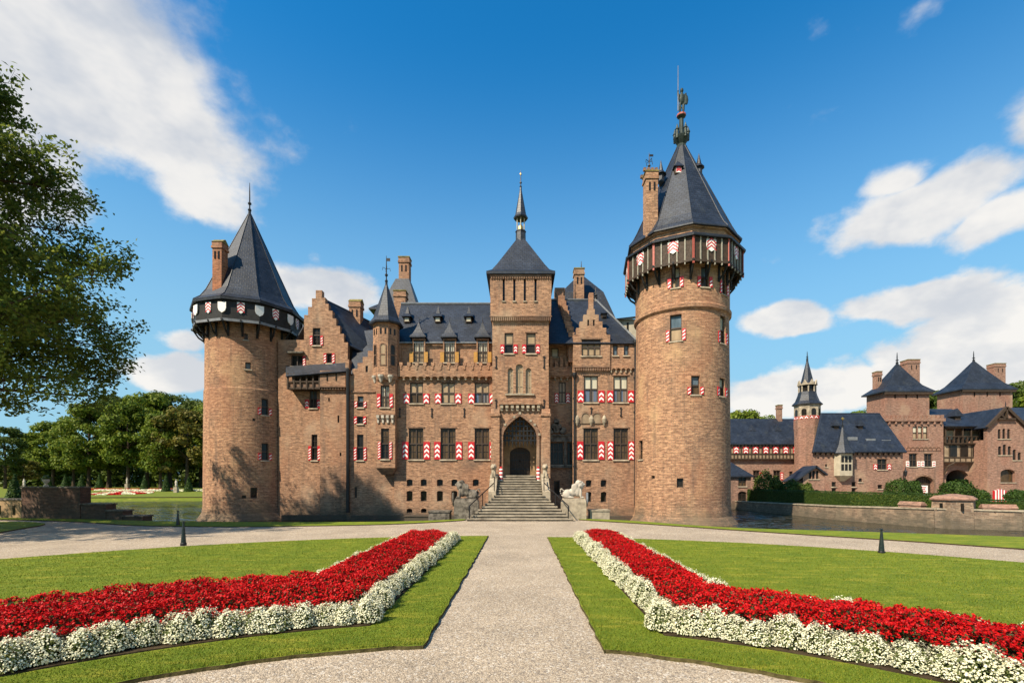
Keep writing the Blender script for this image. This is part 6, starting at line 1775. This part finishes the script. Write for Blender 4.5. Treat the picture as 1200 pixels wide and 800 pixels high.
# white mounds: a few plants, repeated as individuals
def white_plant(seed):
    rng = np.random.default_rng(seed)
    n = 1450
    th = np.arccos(1 - rng.random(n) * 1.02); ph = rng.random(n) * 2 * np.pi
    D = np.stack([np.sin(th) * np.cos(ph), np.sin(th) * np.sin(ph), np.cos(th)], 1)
    lump = 1 + .16 * np.sin(ph * 3 + seed) * np.sin(th * 2) + rng.normal(0, .06, n)
    rx, rz = .265, .37
    P = D * np.array([rx, rx, rz]) * lump[:, None]; P[:, 2] = np.maximum(P[:, 2], .01) + .03
    N = D + rng.normal(0, .55, (n, 3)) + np.array([0, 0, .3])
    V1, F1 = flakes(P, N, rng.uniform(.009, .0185, n), rng.uniform(.009, .017, n), rng, .3)
    n2 = 900
    th = np.arccos(1 - rng.random(n2) * 1.02); ph = rng.random(n2) * 2 * np.pi
    D = np.stack([np.sin(th) * np.cos(ph), np.sin(th) * np.sin(ph), np.cos(th)], 1)
    P = D * np.array([rx, rx, rz]) * rng.uniform(.6, .99, n2)[:, None]; P[:, 2] = np.maximum(P[:, 2], .01) + .02
    V2, F2 = flakes(P, D + rng.normal(0, .6, (n2, 3)), rng.uniform(.02, .04, n2), rng.uniform(.01, .02, n2), rng, .2)
    V = np.concatenate([V1, V2]); Fc = np.concatenate([F1, F2 + len(V1)])
    return V, Fc, np.concatenate([np.zeros(len(F1)), np.ones(len(F2))])
protos = []
for k in range(5):
    V, Fc, mi = white_plant(40 + k)
    o = mesh_np('white_flower_mound', V, Fc, ['petal_white', 'leaf_white_bed'], None, (0, 0, 0), mi)
    protos.append(o)
used_p = [False] * 5
def place_mound(x, y, s, label, group):
    k = random.randrange(5)
    if not used_p[k]: o = protos[k]; used_p[k] = True
    else: o = protos[k].copy(); COL.objects.link(o)
    o.location = (x, y, LZ + .015); o.rotation_euler = (0, 0, random.uniform(0, 6.28))
    v = random.uniform(.86, 1.12); o.scale = (s * v * random.uniform(.92, 1.12), s * v * random.uniform(.92, 1.12), s * v * random.uniform(.86, 1.14))
    o['label'] = label; o['category'] = 'flower plant'; o['group'] = group
for side, nm in ((-1, 'left'), (1, 'right')):
    fr, fp = bed_front(side); br_, bp = bed_back(side)
    x_in = .21 * side
    for pts, lb, gp, stp, s in ((fr, 'white flower mound in the front row curving round the %s bed' % nm, 'white mounds along the curved front of the %s bed' % nm, .315, .92),
                                (fp, 'white flower mound in the row beside the path on the %s bed' % nm, 'white mounds beside the path on the %s bed' % nm, .31, .86),
                                (bp, 'white flower mound in the rear row of the %s bed facing the lawn' % nm, 'white mounds along the rear of the %s bed' % nm, .38, .86),
                                (br_, 'white flower mound in the rear curved row of the %s bed' % nm, 'white mounds along the rear curve of the %s bed' % nm, .40, .84)):
        for p in resample(pts, stp)[0 if pts is not fp else 1:]:
            if p[1] < 2.0 or abs(p[0]) > 1.35 * p[1] + 2.5: continue
            front = pts is fr or pts is fp
            # centre the mound just inside the edge
            if pts is fr: q = (p[0] + (p[0] - PC[0]) * .031, p[1] + (p[1] - PC[1]) * .031)
            elif pts is br_: q = (p[0] - (p[0] - PC[0]) * .012, p[1] - (p[1] - PC[1]) * .012)
            else: q = (p[0] + (x_in if pts is fp else -x_in * .6), p[1])
            place_mound(q[0] + random.uniform(-.055, .055), q[1] + random.uniform(-.055, .055), s, lb, gp)
# red flowers: an uncountable mass
def red_mass(side, name, label):
    rng = np.random.default_rng(5 + side)
    xs0, xs1 = (-15, -2.4) if side < 0 else (2.2, 14)
    N_ = 300000
    X_ = rng.uniform(xs0, xs1, N_); Y_ = rng.uniform(2.5, 20, N_)
    r = np.hypot(X_ - PC[0], Y_ - PC[1])
    if side < 0: d1, d2, w1, w2, ye = -2.45 - X_, r - 8.15, 2.1, 3.1, 19.55
    else: d1, d2, w1, w2, ye = X_ - 2.2, r - 7.95, 1.75, 2.2, 19.95
    inner = np.minimum(np.minimum(d1, d2), ye - Y_)
    outer = np.maximum(np.where(d2 > 0, w1 - d1, -1), w2 - d2)
    dep = np.minimum(inner - .37, outer - .2)
    vis = (np.abs(X_) < 1.35 * Y_ + 2.5)
    ok = (dep > -.03) & vis
    X_, Y_, dep = X_[ok], Y_[ok], dep[ok]
    def height(x, y, d):
        lump = np.array([mnoise.noise((a * 1.9, b * 1.9, side * 3.)) * .09 + mnoise.noise((a * 5.2, b * 5.2, 7.)) * .055 for a, b in zip(x, y)])
        return .39 + lump * 1.25 + .12 * np.clip(d / .35, 0, 1) - .02
    area = None
    n = len(X_)
    H_ = height(X_, Y_, dep)
    top = rng.random(n) < .62                                   # flowers at the top, leaves below
    nf = min(int(top.sum()), 44000)
    idx = np.where(top)[0][:nf]
    P = np.stack([X_[idx], Y_[idx], LZ + H_[idx] - rng.random(nf) ** 2 * .14], 1)
    allV, allF, allM = [], [], []
    base = 0
    for k in range(3):                                          # three petals to a blossom
        Nn = rng.normal(0, .6, (nf, 3)) + np.array([0, -.25, .75])
        V, Fc = flakes(P + rng.normal(0, .010, (nf, 3)), Nn, rng.uniform(.011, .024, nf), rng.uniform(.010, .021, nf), rng, .35)
        allV.append(V); allF.append(Fc + base); allM.append(np.zeros(len(Fc))); base += len(V)
    idl = np.where(~top)[0][:34000]; nl = len(idl)
    P = np.stack([X_[idl], Y_[idl], LZ + H_[idl] * rng.uniform(.25, .97, nl)], 1)
    V, Fc = flakes(P, rng.normal(0, .6, (nl, 3)) + np.array([0, 0, .6]), rng.uniform(.03, .055, nl), rng.uniform(.014, .028, nl), rng, .2)
    allV.append(V); allF.append(Fc + base); allM.append(np.ones(len(Fc)))
    o = mesh_np(name, np.concatenate(allV), np.concatenate(allF), ['petal_red', 'leaf_bed'], None, (0, 0, 0), np.concatenate(allM))
    return tag(o, label, 'flowers', None, 'stuff')
red_mass(-1, 'red_flowers', 'mass of bright red flowers filling the bed left of the path')
red_mass(1, 'red_flowers', 'mass of bright red flowers filling the bed right of the path')

# ------------------------------------------------------------------ short grass on the near lawns
def grass_patch(name, side):
    rng = np.random.default_rng(21 + side)
    n = 420000
    # density falls with distance so that it stays fine everywhere
    ang = R(1) * (rng.uniform(-68, 68, n)); rr_ = 6.2 + 15 * rng.random(n) ** 1.7
    X_ = PC[0] + rr_ * np.sin(ang); Y_ = PC[1] + rr_ * np.cos(ang)
    r = np.hypot(X_ - PC[0], Y_ - PC[1])
    if side < 0: ok = (X_ < XL - .01) & (r > RI + .01) & (r < RO - .05); d1, d2, w1, w2, ye = -2.45 - X_, r - 8.15, 2.1, 3.1, 19.6
    else: ok = (X_ > XR + .01) & (r > RI + .01) & (r < RO2 - .05); d1, d2, w1, w2, ye = X_ - 2.2, r - 7.95, 1.75, 2.2, 20.0
    inner = np.minimum(np.minimum(d1, d2), ye - Y_); outer = np.maximum(np.where(d2 > 0, w1 - d1, -1), w2 - d2)
    ok &= (np.minimum(inner, outer) < -.06) & (np.abs(X_) < 1.3 * Y_ + 1.5)
    X_, Y_, r = X_[ok], Y_[ok], r[ok]; n = len(X_)
    h = rng.uniform(.016, .036, n) * (1 + 1.0 * ((r < RI + .07) | (np.abs(X_ - (XL if side < 0 else XR)) < .05))) ; w = rng.uniform(.0028, .005, n) * (.8 + r * .085)
    a = rng.uniform(0, 2 * np.pi, n); le = rng.normal(0, .014, (n, 2))
    B = np.stack([X_, Y_, np.full(n, LZ - .004)], 1)
    dx = np.stack([np.cos(a) * w, np.sin(a) * w, np.zeros(n)], 1)
    T = B + np.stack([le[:, 0], le[:, 1], h], 1)
    V = np.stack([B - dx, B + dx, T], 1).reshape(-1, 3)
    o = mesh_np(name, V, np.arange(3 * n).reshape(n, 3), 'grass_blade')
    return tag(o, None, None, None, 'stuff')
for s_, q in ((-1, 'left'), (1, 'right')): tag(grass_patch('grass', s_), 'short mown grass of the %s parterre lawn' % q, 'grass')

# ------------------------------------------------------------------ trees
def crown_mesh(seed, rx, rz, nl, per, size, z0, flat=1.0):
    """foliage of a tree: leaf sprays gathered in clumps of uneven size"""
    rng = np.random.default_rng(seed)
    Ps, Ns, Ss = [], [], []
    for k in range(nl):
        t = rng.random(); z = t
        prof = math.sin(math.pi * min(max(.12 + .80 * t, 0), 1)) ** .62
        a = rng.uniform(0, 2 * math.pi); q = rng.uniform(.35, 1.0) ** .5
        c = np.array([rx * prof * q * .84 * math.cos(a), rx * prof * q * .84 * math.sin(a), z0 + rz * (.06 + .86 * t)])
        lr_ = rx * rng.uniform(.17, .36)
        d = rng.normal(size=(per, 3)); d /= np.linalg.norm(d, axis=1, keepdims=True)
        rad = lr_ * rng.random(per) ** .28
        p = c + d * rad[:, None] * np.array([1.1, 1.1, .72])
        keep = d[:, 2] > -.75
        p, d = p[keep], d[keep]
        Ps.append(p); Ns.append(d + rng.normal(0, .55, d.shape) + np.array([0, 0, .25])); Ss.append(rng.uniform(.6, 1.25, len(p)) * size)
    P, N, Sz = np.concatenate(Ps), np.concatenate(Ns), np.concatenate(Ss)
    return flakes(P, N, Sz, Sz * .62, rng, .25)
def trunk_mb(h, r, seed, spread, z0=0, limbs=7, base=.0):
    rnd = random.Random(seed); m = MB()
    m.tube([(0, 0, -.4), (.02, 0, h * .08), (rnd.uniform(-.1, .1), rnd.uniform(-.1, .1), h * .45), (rnd.uniform(-.3, .3), rnd.uniform(-.3, .3), h * .85)], [r * 1.5, r * 1.05, r * .8, r * .25], 9)
    for k in range(limbs):
        a = k * 2.4 + rnd.uniform(-.4, .4); zz = h * rnd.uniform(.32, .6); L = spread * rnd.uniform(.5, .85)
        m.tube([(0, 0, zz), (L * .4 * math.cos(a), L * .4 * math.sin(a), zz + L * .28), (L * math.cos(a), L * math.sin(a), zz + L * rnd.uniform(.4, .75))], [r * .42, r * .26, r * .07], 6)
    return m
PROTO = {}
def tree_proto(key, seed, h, rx, crown_z0, nl, per, size, leafm, tr=.3):
    V, Fc = crown_mesh(seed, rx, h - crown_z0, nl, per, size, crown_z0)
    PROTO[key] = (V, Fc, leafm, h, rx, tr, seed)
TREE_COUNT = {}
def tree(key, x, y, z, s, rot, label, group=None, sz=None, name='broadleaf_tree', sparse=False):
    if key not in TREE_COUNT:
        V, Fc, lm, h, rx, tr, seed = PROTO[key]
        t = thing(name, (0, 0, 0), label, 'tree', group)
        t['category'] = 'tree'
        mesh_np('crown', V, Fc, lm, t)
        trunk_mb(h, tr, seed, rx).build('trunk', 'bark', t, True)
        TREE_COUNT[key] = t
        t.location = (x, y, z); t.rotation_euler = (0, 0, rot); t.scale = (s, s, sz or s)
        return t
    r = copy_thing(TREE_COUNT[key], (x, y, z), rot, (s, s, sz or s), label, group)
    if group is None and 'group' in r: del r['group']
    return r
tree_proto('oak', 1, 22, 7.5, 5.0, 64, 190, .40, 'leaf_wood', .42)
tree_proto('beech', 2, 24, 7.0, 4.2, 70, 180, .38, 'leaf_dark', .45)
tree_proto('lime', 3, 20, 6.2, 4.0, 60, 180, .36, 'leaf_wood', .36)
tree_proto('golden', 4, 14, 5.5, 2.2, 46, 170, .32, 'leaf_gold', .28)
def ptree(key, px, pytop, Y, s_w, label, rot=None, group='trees beyond the moat lake at the left'):
    """a park tree: photo column, height of its top, depth"""
    x = px_x(px, Y); zg = park_z(x, Y) if px < 600 else .1
    h = px_z(pytop, Y) - zg
    s = h / PROTO[key][3]
    return tree(key, x, Y, zg, s * s_w, rot if rot is not None else random.uniform(0, 6.28), label, group, sz=s * .98)
ptree('beech', 6, 497, 112, 1.0, 'dark dense tree at the far left edge behind the bridge wall')
ptree('golden', 27, 537, 128, 1.25, 'small yellowish tree beside the dark tree at the far left')
ptree('oak', 62, 492, 150, 1.05, 'brown-green tree standing back between the dark tree and the tall row')
ptree('lime', 86, 486, 140, .9, 'round mid-green tree at the left end of the tall row')
ptree('lime', 104, 470, 126, .92, 'light green tree with low spreading branches in the tall row')
ptree('beech', 128, 459, 132, .95, 'tall dark tree behind the light green tree in the tall row')
ptree('oak', 150, 468, 121, .85, 'sunlit broad green tree in the middle of the tall row')
ptree('oak', 172, 457, 130, .95, 'tallest green tree in the tall row beyond the lake')
ptree('beech', 199, 455, 138, 1.0, 'tall tree topping the row near the left tower')
ptree('lime', 188, 482, 118, .85, 'lower bright green tree in front of the tallest trees')
ptree('golden', 219, 476, 119, 1.0, 'olive-brown tree close beside the left tower')
ptree('beech', 236, 463, 134, 1.0, 'dark tree half hidden behind the left tower')
ptree('lime', 44, 505, 190, 1.2, 'distant pale tree far behind the yellowish tree')
ptree('oak', 256, 470, 124, 1.0, 'tree hidden mostly by the left tower')
# trees behind the buildings at the right
rg_ = 'trees behind the buildings at the right'
ptree('oak', 868, 479, 104, 1.0, 'bushy tree rising behind the half-timbered range beside the tall tower', group=rg_)
ptree('lime', 893, 486, 112, 1.0, 'lower tree rising behind the ridge of the half-timbered range', group=rg_)
ptree('golden', 929, 487, 110, 1.1, 'small tree showing above the roof left of the stair turret', group=rg_)
ptree('lime', 1012, 478, 118, .9, 'slim tree showing above the huge slate roof', group=rg_)
ptree('beech', 1098, 452, 108, .9, 'dark tree between the two square gate towers', group=rg_)
ptree('oak', 1118, 460, 118, .9, 'second tree between the gate towers, lower and to the right', group=rg_)
ptree('beech', 1199, 440, 110, 1.0, 'tall dark tree at the right edge behind the gatehouse', group=rg_)
ptree('lime', 1232, 450, 100, 1.0, 'tree beyond the right edge behind the gabled house', group=rg_)
# dense wood behind the tall row: one dark mass of undergrowth
rng = np.random.default_rng(77)
n = 26000
xx_ = rng.uniform(-200, -70, n); yy_ = rng.uniform(150, 162, n); zz_ = .8 + rng.random(n) ** .8 * (10 + 2 * np.sin(xx_ * .2))
V, Fc = flakes(np.stack([xx_, yy_, zz_], 1), rng.normal(0, 1, (n, 3)), rng.uniform(.4, .8, n), rng.uniform(.3, .6, n), rng, .2)
tag(mesh_np('undergrowth', V, Fc, 'leaf_dark'), 'dark undergrowth of the wood behind the tree trunks', 'undergrowth', None, 'stuff')

# the big tree at the left edge, in front of everything
def big_tree():
    rnd = random.Random(3); rng = np.random.default_rng(3)
    bx, by = -29.8, 22.0; K = 22 / 17
    t = thing('oak_tree', (bx, by, 0), 'large spreading oak whose branches reach in from the left edge', 'tree')
    m = MB(); H_ = 26.5
    spine = [Vector((0, 0, -.4)), Vector((.1, 0, 2)), Vector((.3, .2, 6 * K)), Vector((.2, -.1, 11 * K)), Vector((.5, .2, 16 * K)), Vector((.3, 0, H_ - 1.2))]
    m.tube(spine, [.95, .68, .58, .42, .24, .05], 12)
    def sp(z):
        for a, b in zip(spine, spine[1:]):
            if a.z <= z <= b.z: return a.lerp(b, (z - a.z) / (b.z - a.z))
        return spine[-1]
    def reach(z): return K * float(np.interp(z / K, [4.2, 5.3, 6.6, 7.6, 9, 10.6, 12, 14, 17, 20, 22], [5.4, 8.3, 8.6, 7.4, 7.2, 7.9, 6.9, 5.2, 3.2, .6, .2]))
    P, N = [], []
    def spray(p, d, L):
        """a flat spray of leaves along a twig"""
        k = int(27 * L / .9)
        for i in range(k):
            u = rnd.uniform(.1, 1.1)
            q = p + d * (u * L) + Vector((rnd.gauss(0, .20), rnd.gauss(0, .20), rnd.gauss(0, .24)))
            P.append(q); N.append((rnd.gauss(0, .75), rnd.gauss(0, .75), .7))
    nb = 100
    for k in range(nb):
        zt = 7.4 + 18.5 * (k + .5) / nb + rnd.uniform(-1.3, 1.3)
        a = k * 2.399 + rnd.uniform(-.3, .3)
        L = reach(zt) * rnd.uniform(.82, 1.04)
        z0_ = max(5.0, zt - L * rnd.uniform(.12, .42))
        s0 = sp(z0_)
        tip = Vector((s0.x + L * math.cos(a), s0.y + L * math.sin(a), zt - rnd.uniform(0, .8)))
        mid = s0.lerp(tip, .5) + Vector((rnd.uniform(-.5, .5), rnd.uniform(-.5, .5), L * .10))
        pts = [s0, s0.lerp(mid, .5) + Vector((rnd.uniform(-.2, .2), rnd.uniform(-.2, .2), .15)), mid, mid.lerp(tip, .55) + Vector((rnd.uniform(-.3, .3), rnd.uniform(-.3, .3), .12)), tip]
        r0 = .05 + L * .013
        m.tube(pts, [r0, r0 * .75, r0 * .52, r0 * .32, .014], 6)
        nsub = int(5 + L * 1.15)
        for j in range(nsub):
            u = .28 + .70 * (j + rnd.random()) / nsub
            i0 = min(int(u * 4), 3); q = pts[i0].lerp(pts[i0 + 1], u * 4 - i0)
            ax = (pts[i0 + 1] - pts[i0]).normalized()
            side = Vector((-ax.y, ax.x, 0)).normalized() * (1 if j % 2 else -1)
            d = (ax * rnd.uniform(.45, 1.0) + side * rnd.uniform(.5, 1.1) + Vector((0, 0, rnd.uniform(-.8, .95)))).normalized()
            L2 = rnd.uniform(.9, 2.3) * (.55 + .06 * L) * (1.15 - .4 * u)
            e = q + d * L2 + Vector((0, 0, -.08 * L2))
            m.tube([q, q.lerp(e, .5) + Vector((0, 0, .06)), e], [.028, .018, .007], 4)
            for w in range(4):
                u2 = .25 + .75 * (w + rnd.random()) / 4
                b = q.lerp(e, u2); d2 = (d + Vector((rnd.gauss(0, .7), rnd.gauss(0, .7), rnd.gauss(0, .6)))).normalized()
                L3 = rnd.uniform(.5, 1.0)
                m.tube([b, b + d2 * L3], [.009, .004], 3)
                spray(b, d2, L3)
            spray(e - d * .3, d, .7)
    P = np.array([tuple(p) for p in P]); N = np.array(N)
    n = len(P)
    V, Fc = flakes(P, N, rng.uniform(.08, .15, n), rng.uniform(.045, .085, n), rng, .35)
    mesh_np('crown', V, Fc, 'leaf_oak', t, (bx, by, 0))
    m.xf = lambda v: v + Vector((bx, by, 0))
    m.build('trunk', 'bark', t, True)
    print('big tree leaves', n)
big_tree()

# ------------------------------------------------------------------ clipped greenery
def topiary(px, Y, h, r, label, z=None):
    x = px_x(px, Y); z = park_z(x, Y) if z is None else z
    t = thing('topiary_cone', (x, Y, z), label, 'topiary', 'clipped yew cones on the park lawn')
    rng = np.random.default_rng(int(px * 7)); n = 1500
    u = 1 - np.sqrt(rng.random(n)); a = rng.random(n) * 2 * np.pi
    rad = r * (1 - u) * (1 + rng.normal(0, .05, n))
    D = np.stack([np.cos(a), np.sin(a), np.full(n, .4)], 1)
    P = np.stack([x + rad * np.cos(a), Y + rad * np.sin(a), z + .05 + h * u], 1)
    V, Fc = flakes(P, D + rng.normal(0, .4, (n, 3)), rng.uniform(.05, .12, n) * h * .5, rng.uniform(.04, .08, n) * h * .5, rng, .2)
    mesh_np('foliage', V - np.array([x, Y, z]), Fc, 'leaf_hedge', t, (x, Y, z))
    m = MB(); m.lathe(x, Y, [(r * .9, z - .1), (r * .93, z + .04), (r * .5, z + h * .45), (.03, z + h * .97)], 10); m.build('inner_twigs', 'leaf_dark', t)
for i, (px, yt, yb, lb) in enumerate([(56.5, 556, 572, 'topiary cone in the middle distance left of the urn'), (76.5, 555, 571, 'topiary cone third from the left on the park lawn'), (95.5, 556, 571.5, 'topiary cone above the right end of the tall bridge wall'),
                                      (116.5, 555, 571.5, 'topiary cone right of the bridge wall before the tree trunks'), (169.5, 556, 573, 'topiary cone behind the right end of the red and white bed'), (194.5, 556, 574.5, 'topiary cone before the olive-brown tree'), (221, 559, 575.5, 'topiary cone nearest the left tower')]):
    Y = 570 * 1.55 / (yb - HY) if yb > 568 else 150
    Y = min(max(Y, 100), 112)
    topiary(px, Y, (yb - yt + 1.5) / F * Y, 4.6 / F * Y, lb)
topiary(17, 46, 2.9, .75, 'large dark topiary cone seen through the gap of the bridge wall', z=.25)
for px, Y, lb in ((28.2, 100, 'pale statue on a pedestal beside the far topiary cones'), (149, 118, 'pale statue between the tree trunks in the wood'), (206.5, 97, 'stone urn on a pedestal near the left tower')):
    x = px_x(px, Y); z = park_z(x, Y)
    t = thing('garden_statue', (x, Y, z), lb, 'statue')
    m = MB(); m.box(x - .35, x + .35, Y - .35, Y + .35, z - .2, z + 1.1); m.build('pedestal', 'stone', t)
    blob('figure', [((x, Y, z + 1.45), (.24, .2, .45), ()), ((x, Y, z + 2.0), (.27, .2, .42), ()), ((x, Y, z + 2.5), (.14, .14, .17), ())], 'stone_pale', t, .07, 2)
# the far red and white carpet bed
def carpet():
    rng = np.random.default_rng(9)
    n = 9000
    u, v = rng.uniform(-1, 1, n), rng.uniform(-1, 1, n); ok = u * u + v * v < 1; u, v = u[ok], v[ok]; n = len(u)
    x = px_x(139, 92) + u * 4.6; y = 93 + v * 5.0
    z = np.array([park_z(a, b) for a, b in zip(x, y)]) + .35 * (1 - .7 * (u * u + v * v)) + rng.normal(0, .04, n)
    V, Fc = flakes(np.stack([x, y, z], 1), rng.normal(0, .5, (n, 3)) + np.array([0, -.4, .6]), np.full(n, .14), np.full(n, .11), rng, .2)
    w = (np.floor((np.arctan2(v, u) + np.pi) / (2 * np.pi) * 14) % 2)
    tag(mesh_np('carpet_bed', V, Fc, ['petal_red', 'petal_white'], None, (0, 0, 0), w), 'round red and white carpet bed on the lawn beyond the lake', 'flowers', None, 'stuff')
    for px, yq, ln, mt, lb in ((152, 104, 9, 'petal_red', 'long low strip of red flowers before the far topiary'), (181, 101, 12, 'petal_white', 'long low strip of pale flowers between the far topiary cones')):
        n = 2200; x = px_x(px, yq) + rng.uniform(-ln, ln, n); y = yq + rng.uniform(-.7, .7, n); z = np.array([park_z(a, b) for a, b in zip(x, y)]) + rng.uniform(.05, .4, n)
        V, Fc = flakes(np.stack([x, y, z], 1), rng.normal(0, .5, (n, 3)) + np.array([0, -.4, .6]), np.full(n, .14), np.full(n, .1), rng, .2)
        tag(mesh_np('flower_strip', V, Fc, mt), lb, 'flowers', None, 'stuff')
carpet()
def hedge(name, pts, w, z0, z1, label, seed, dens=420):
    """clipped hedge along a line: a dark core under a skin of leaves"""
    rng = np.random.default_rng(seed)
    t = thing(name, (pts[0][0], pts[0][1], z0), label, 'hedge')
    Ps, Ns = [], []; m = MB()
    for (xa, ya), (xb, yb) in zip(pts, pts[1:]):
        L = math.hypot(xb - xa, yb - ya); d = np.array([(xb - xa) / L, (yb - ya) / L]); nn = np.array([-d[1], d[0]])
        h = z1 - z0
        m.rings([[(x + nn[0] * s * (w - .1), y + nn[1] * s * (w - .1), z) for s, z in ((0, z0 - .1), (0, z1 - .12), (1, z1 - .12), (1, z0 - .1))] for x, y in ((xa + nn[0] * .05, ya + nn[1] * .05), (xb + nn[0] * .05, yb + nn[1] * .05))])
        for face, area in (('f', L * h), ('b', L * h * .4), ('t', L * w), ('e', w * h)):
            n = int(area * dens); u = rng.random(n) * L; v = rng.random(n)
            if face == 'f': off, z, N_ = rng.normal(0, .03, n), z0 + v * h, np.array([-nn[0], -nn[1], .15])
            elif face == 'b': off, z, N_ = w + rng.normal(0, .03, n), z0 + v * h, np.array([nn[0], nn[1], .15])
            elif face == 't': off, z, N_ = v * w, z1 + rng.normal(0, .025, n), np.array([0, 0, 1.])
            else: u = rng.choice([0, L], n) + rng.normal(0, .03, n); off, z, N_ = rng.random(n) * w, z0 + v * h, np.array([-d[0], -d[1], 0.])
            Ps.append(np.stack([xa + d[0] * u + nn[0] * off, ya + d[1] * u + nn[1] * off, z], 1)); Ns.append(N_ + rng.normal(0, .35, (n, 3)))
    P, N_ = np.concatenate(Ps), np.concatenate(Ns); n = len(P)
    V, Fc = flakes(P, N_, rng.uniform(.03, .06, n), rng.uniform(.02, .035, n), rng, .2)
    mesh_np('foliage', V - np.array([*pts[0], z0]), Fc, 'leaf_hedge', t, (*pts[0], z0))
    m.build('inner_twigs', 'leaf_dark', t)
hedge('clipped_hedge', [(25.9, 55.5), (27.0, 39.9), (29.3, 33.95)][::1], 1.1, .1, 1.55, 'long clipped green hedge behind the moat wall left of the bastion', 4)
hedge('clipped_hedge', [(31.2, 33.4), (38, 32.3), (50, 30.4)], 1.1, .1, 1.15, 'clipped green hedge behind the moat wall right of the bastion', 5)
def shrub(px, Y, py0, py1, wpx, label, name='round_shrub', leafm='leaf_hedge'):
    x = px_x(px, Y); z1, w = px_z(py0, Y), wpx / F * Y / 2; z0 = .1
    t = thing(name, (x, Y, z0), label, 'shrub')
    rng = np.random.default_rng(int(px)); n = 2600
    d = rng.normal(size=(n, 3)); d /= np.linalg.norm(d, axis=1, keepdims=True)
    h = (z1 - z0) / 2
    lump = 1 + .13 * np.sin(d[:, 0] * 5 + px) * np.sin(d[:, 2] * 4 + 1) + rng.normal(0, .05, n)
    P = np.array([x, Y, z0 + h]) + d * np.array([w, w, h]) * (lump * rng.uniform(.8, 1.03, n))[:, None]
    V, Fc = flakes(P, d + rng.normal(0, .5, (n, 3)), rng.uniform(.07, .14, n), rng.uniform(.05, .09, n), rng, .25)
    mesh_np('foliage', V - np.array([x, Y, z0]), Fc, leafm, t, (x, Y, z0))
    m = MB(); m.tube([(x, Y, z0 - .2), (x, Y, z0 + h)], [.09, .04], 6); m.build('stem', 'bark', t)
shrub(897, 54.5, 552.5, 590, 24, 'dark upright shrub before the half-timbered range', 'dark_shrub', 'leaf_dark')
shrub(910, 55, 560, 590, 16, 'small dark shrub leaning on the upright dark shrub', 'dark_shrub', 'leaf_dark')
shrub(929, 54, 563, 590, 26, 'low rounded clipped shrub before the porch house', leafm='leaf_dark')
shrub(945, 54.3, 566, 590, 14, 'smallest clipped shrub right of the low rounded one', leafm='leaf_dark')
shrub(1052, 54, 561, 590, 26, 'light green bushy shrub left of the iron lantern')
shrub(1070, 55, 563, 590, 17, 'narrow shrub right of the iron lantern')
shrub(1121, 52, 562, 590, 34, 'broad light green shrub before the gate passage')
shrub(1144, 52, 573, 592, 24, 'low spreading shrub right of the broad shrub')
shrub(1194, 52, 574, 592, 24, 'low shrub at the right edge behind the hedge')
shrub(1212, 52, 572, 592, 20, 'shrub beyond the right edge behind the hedge')
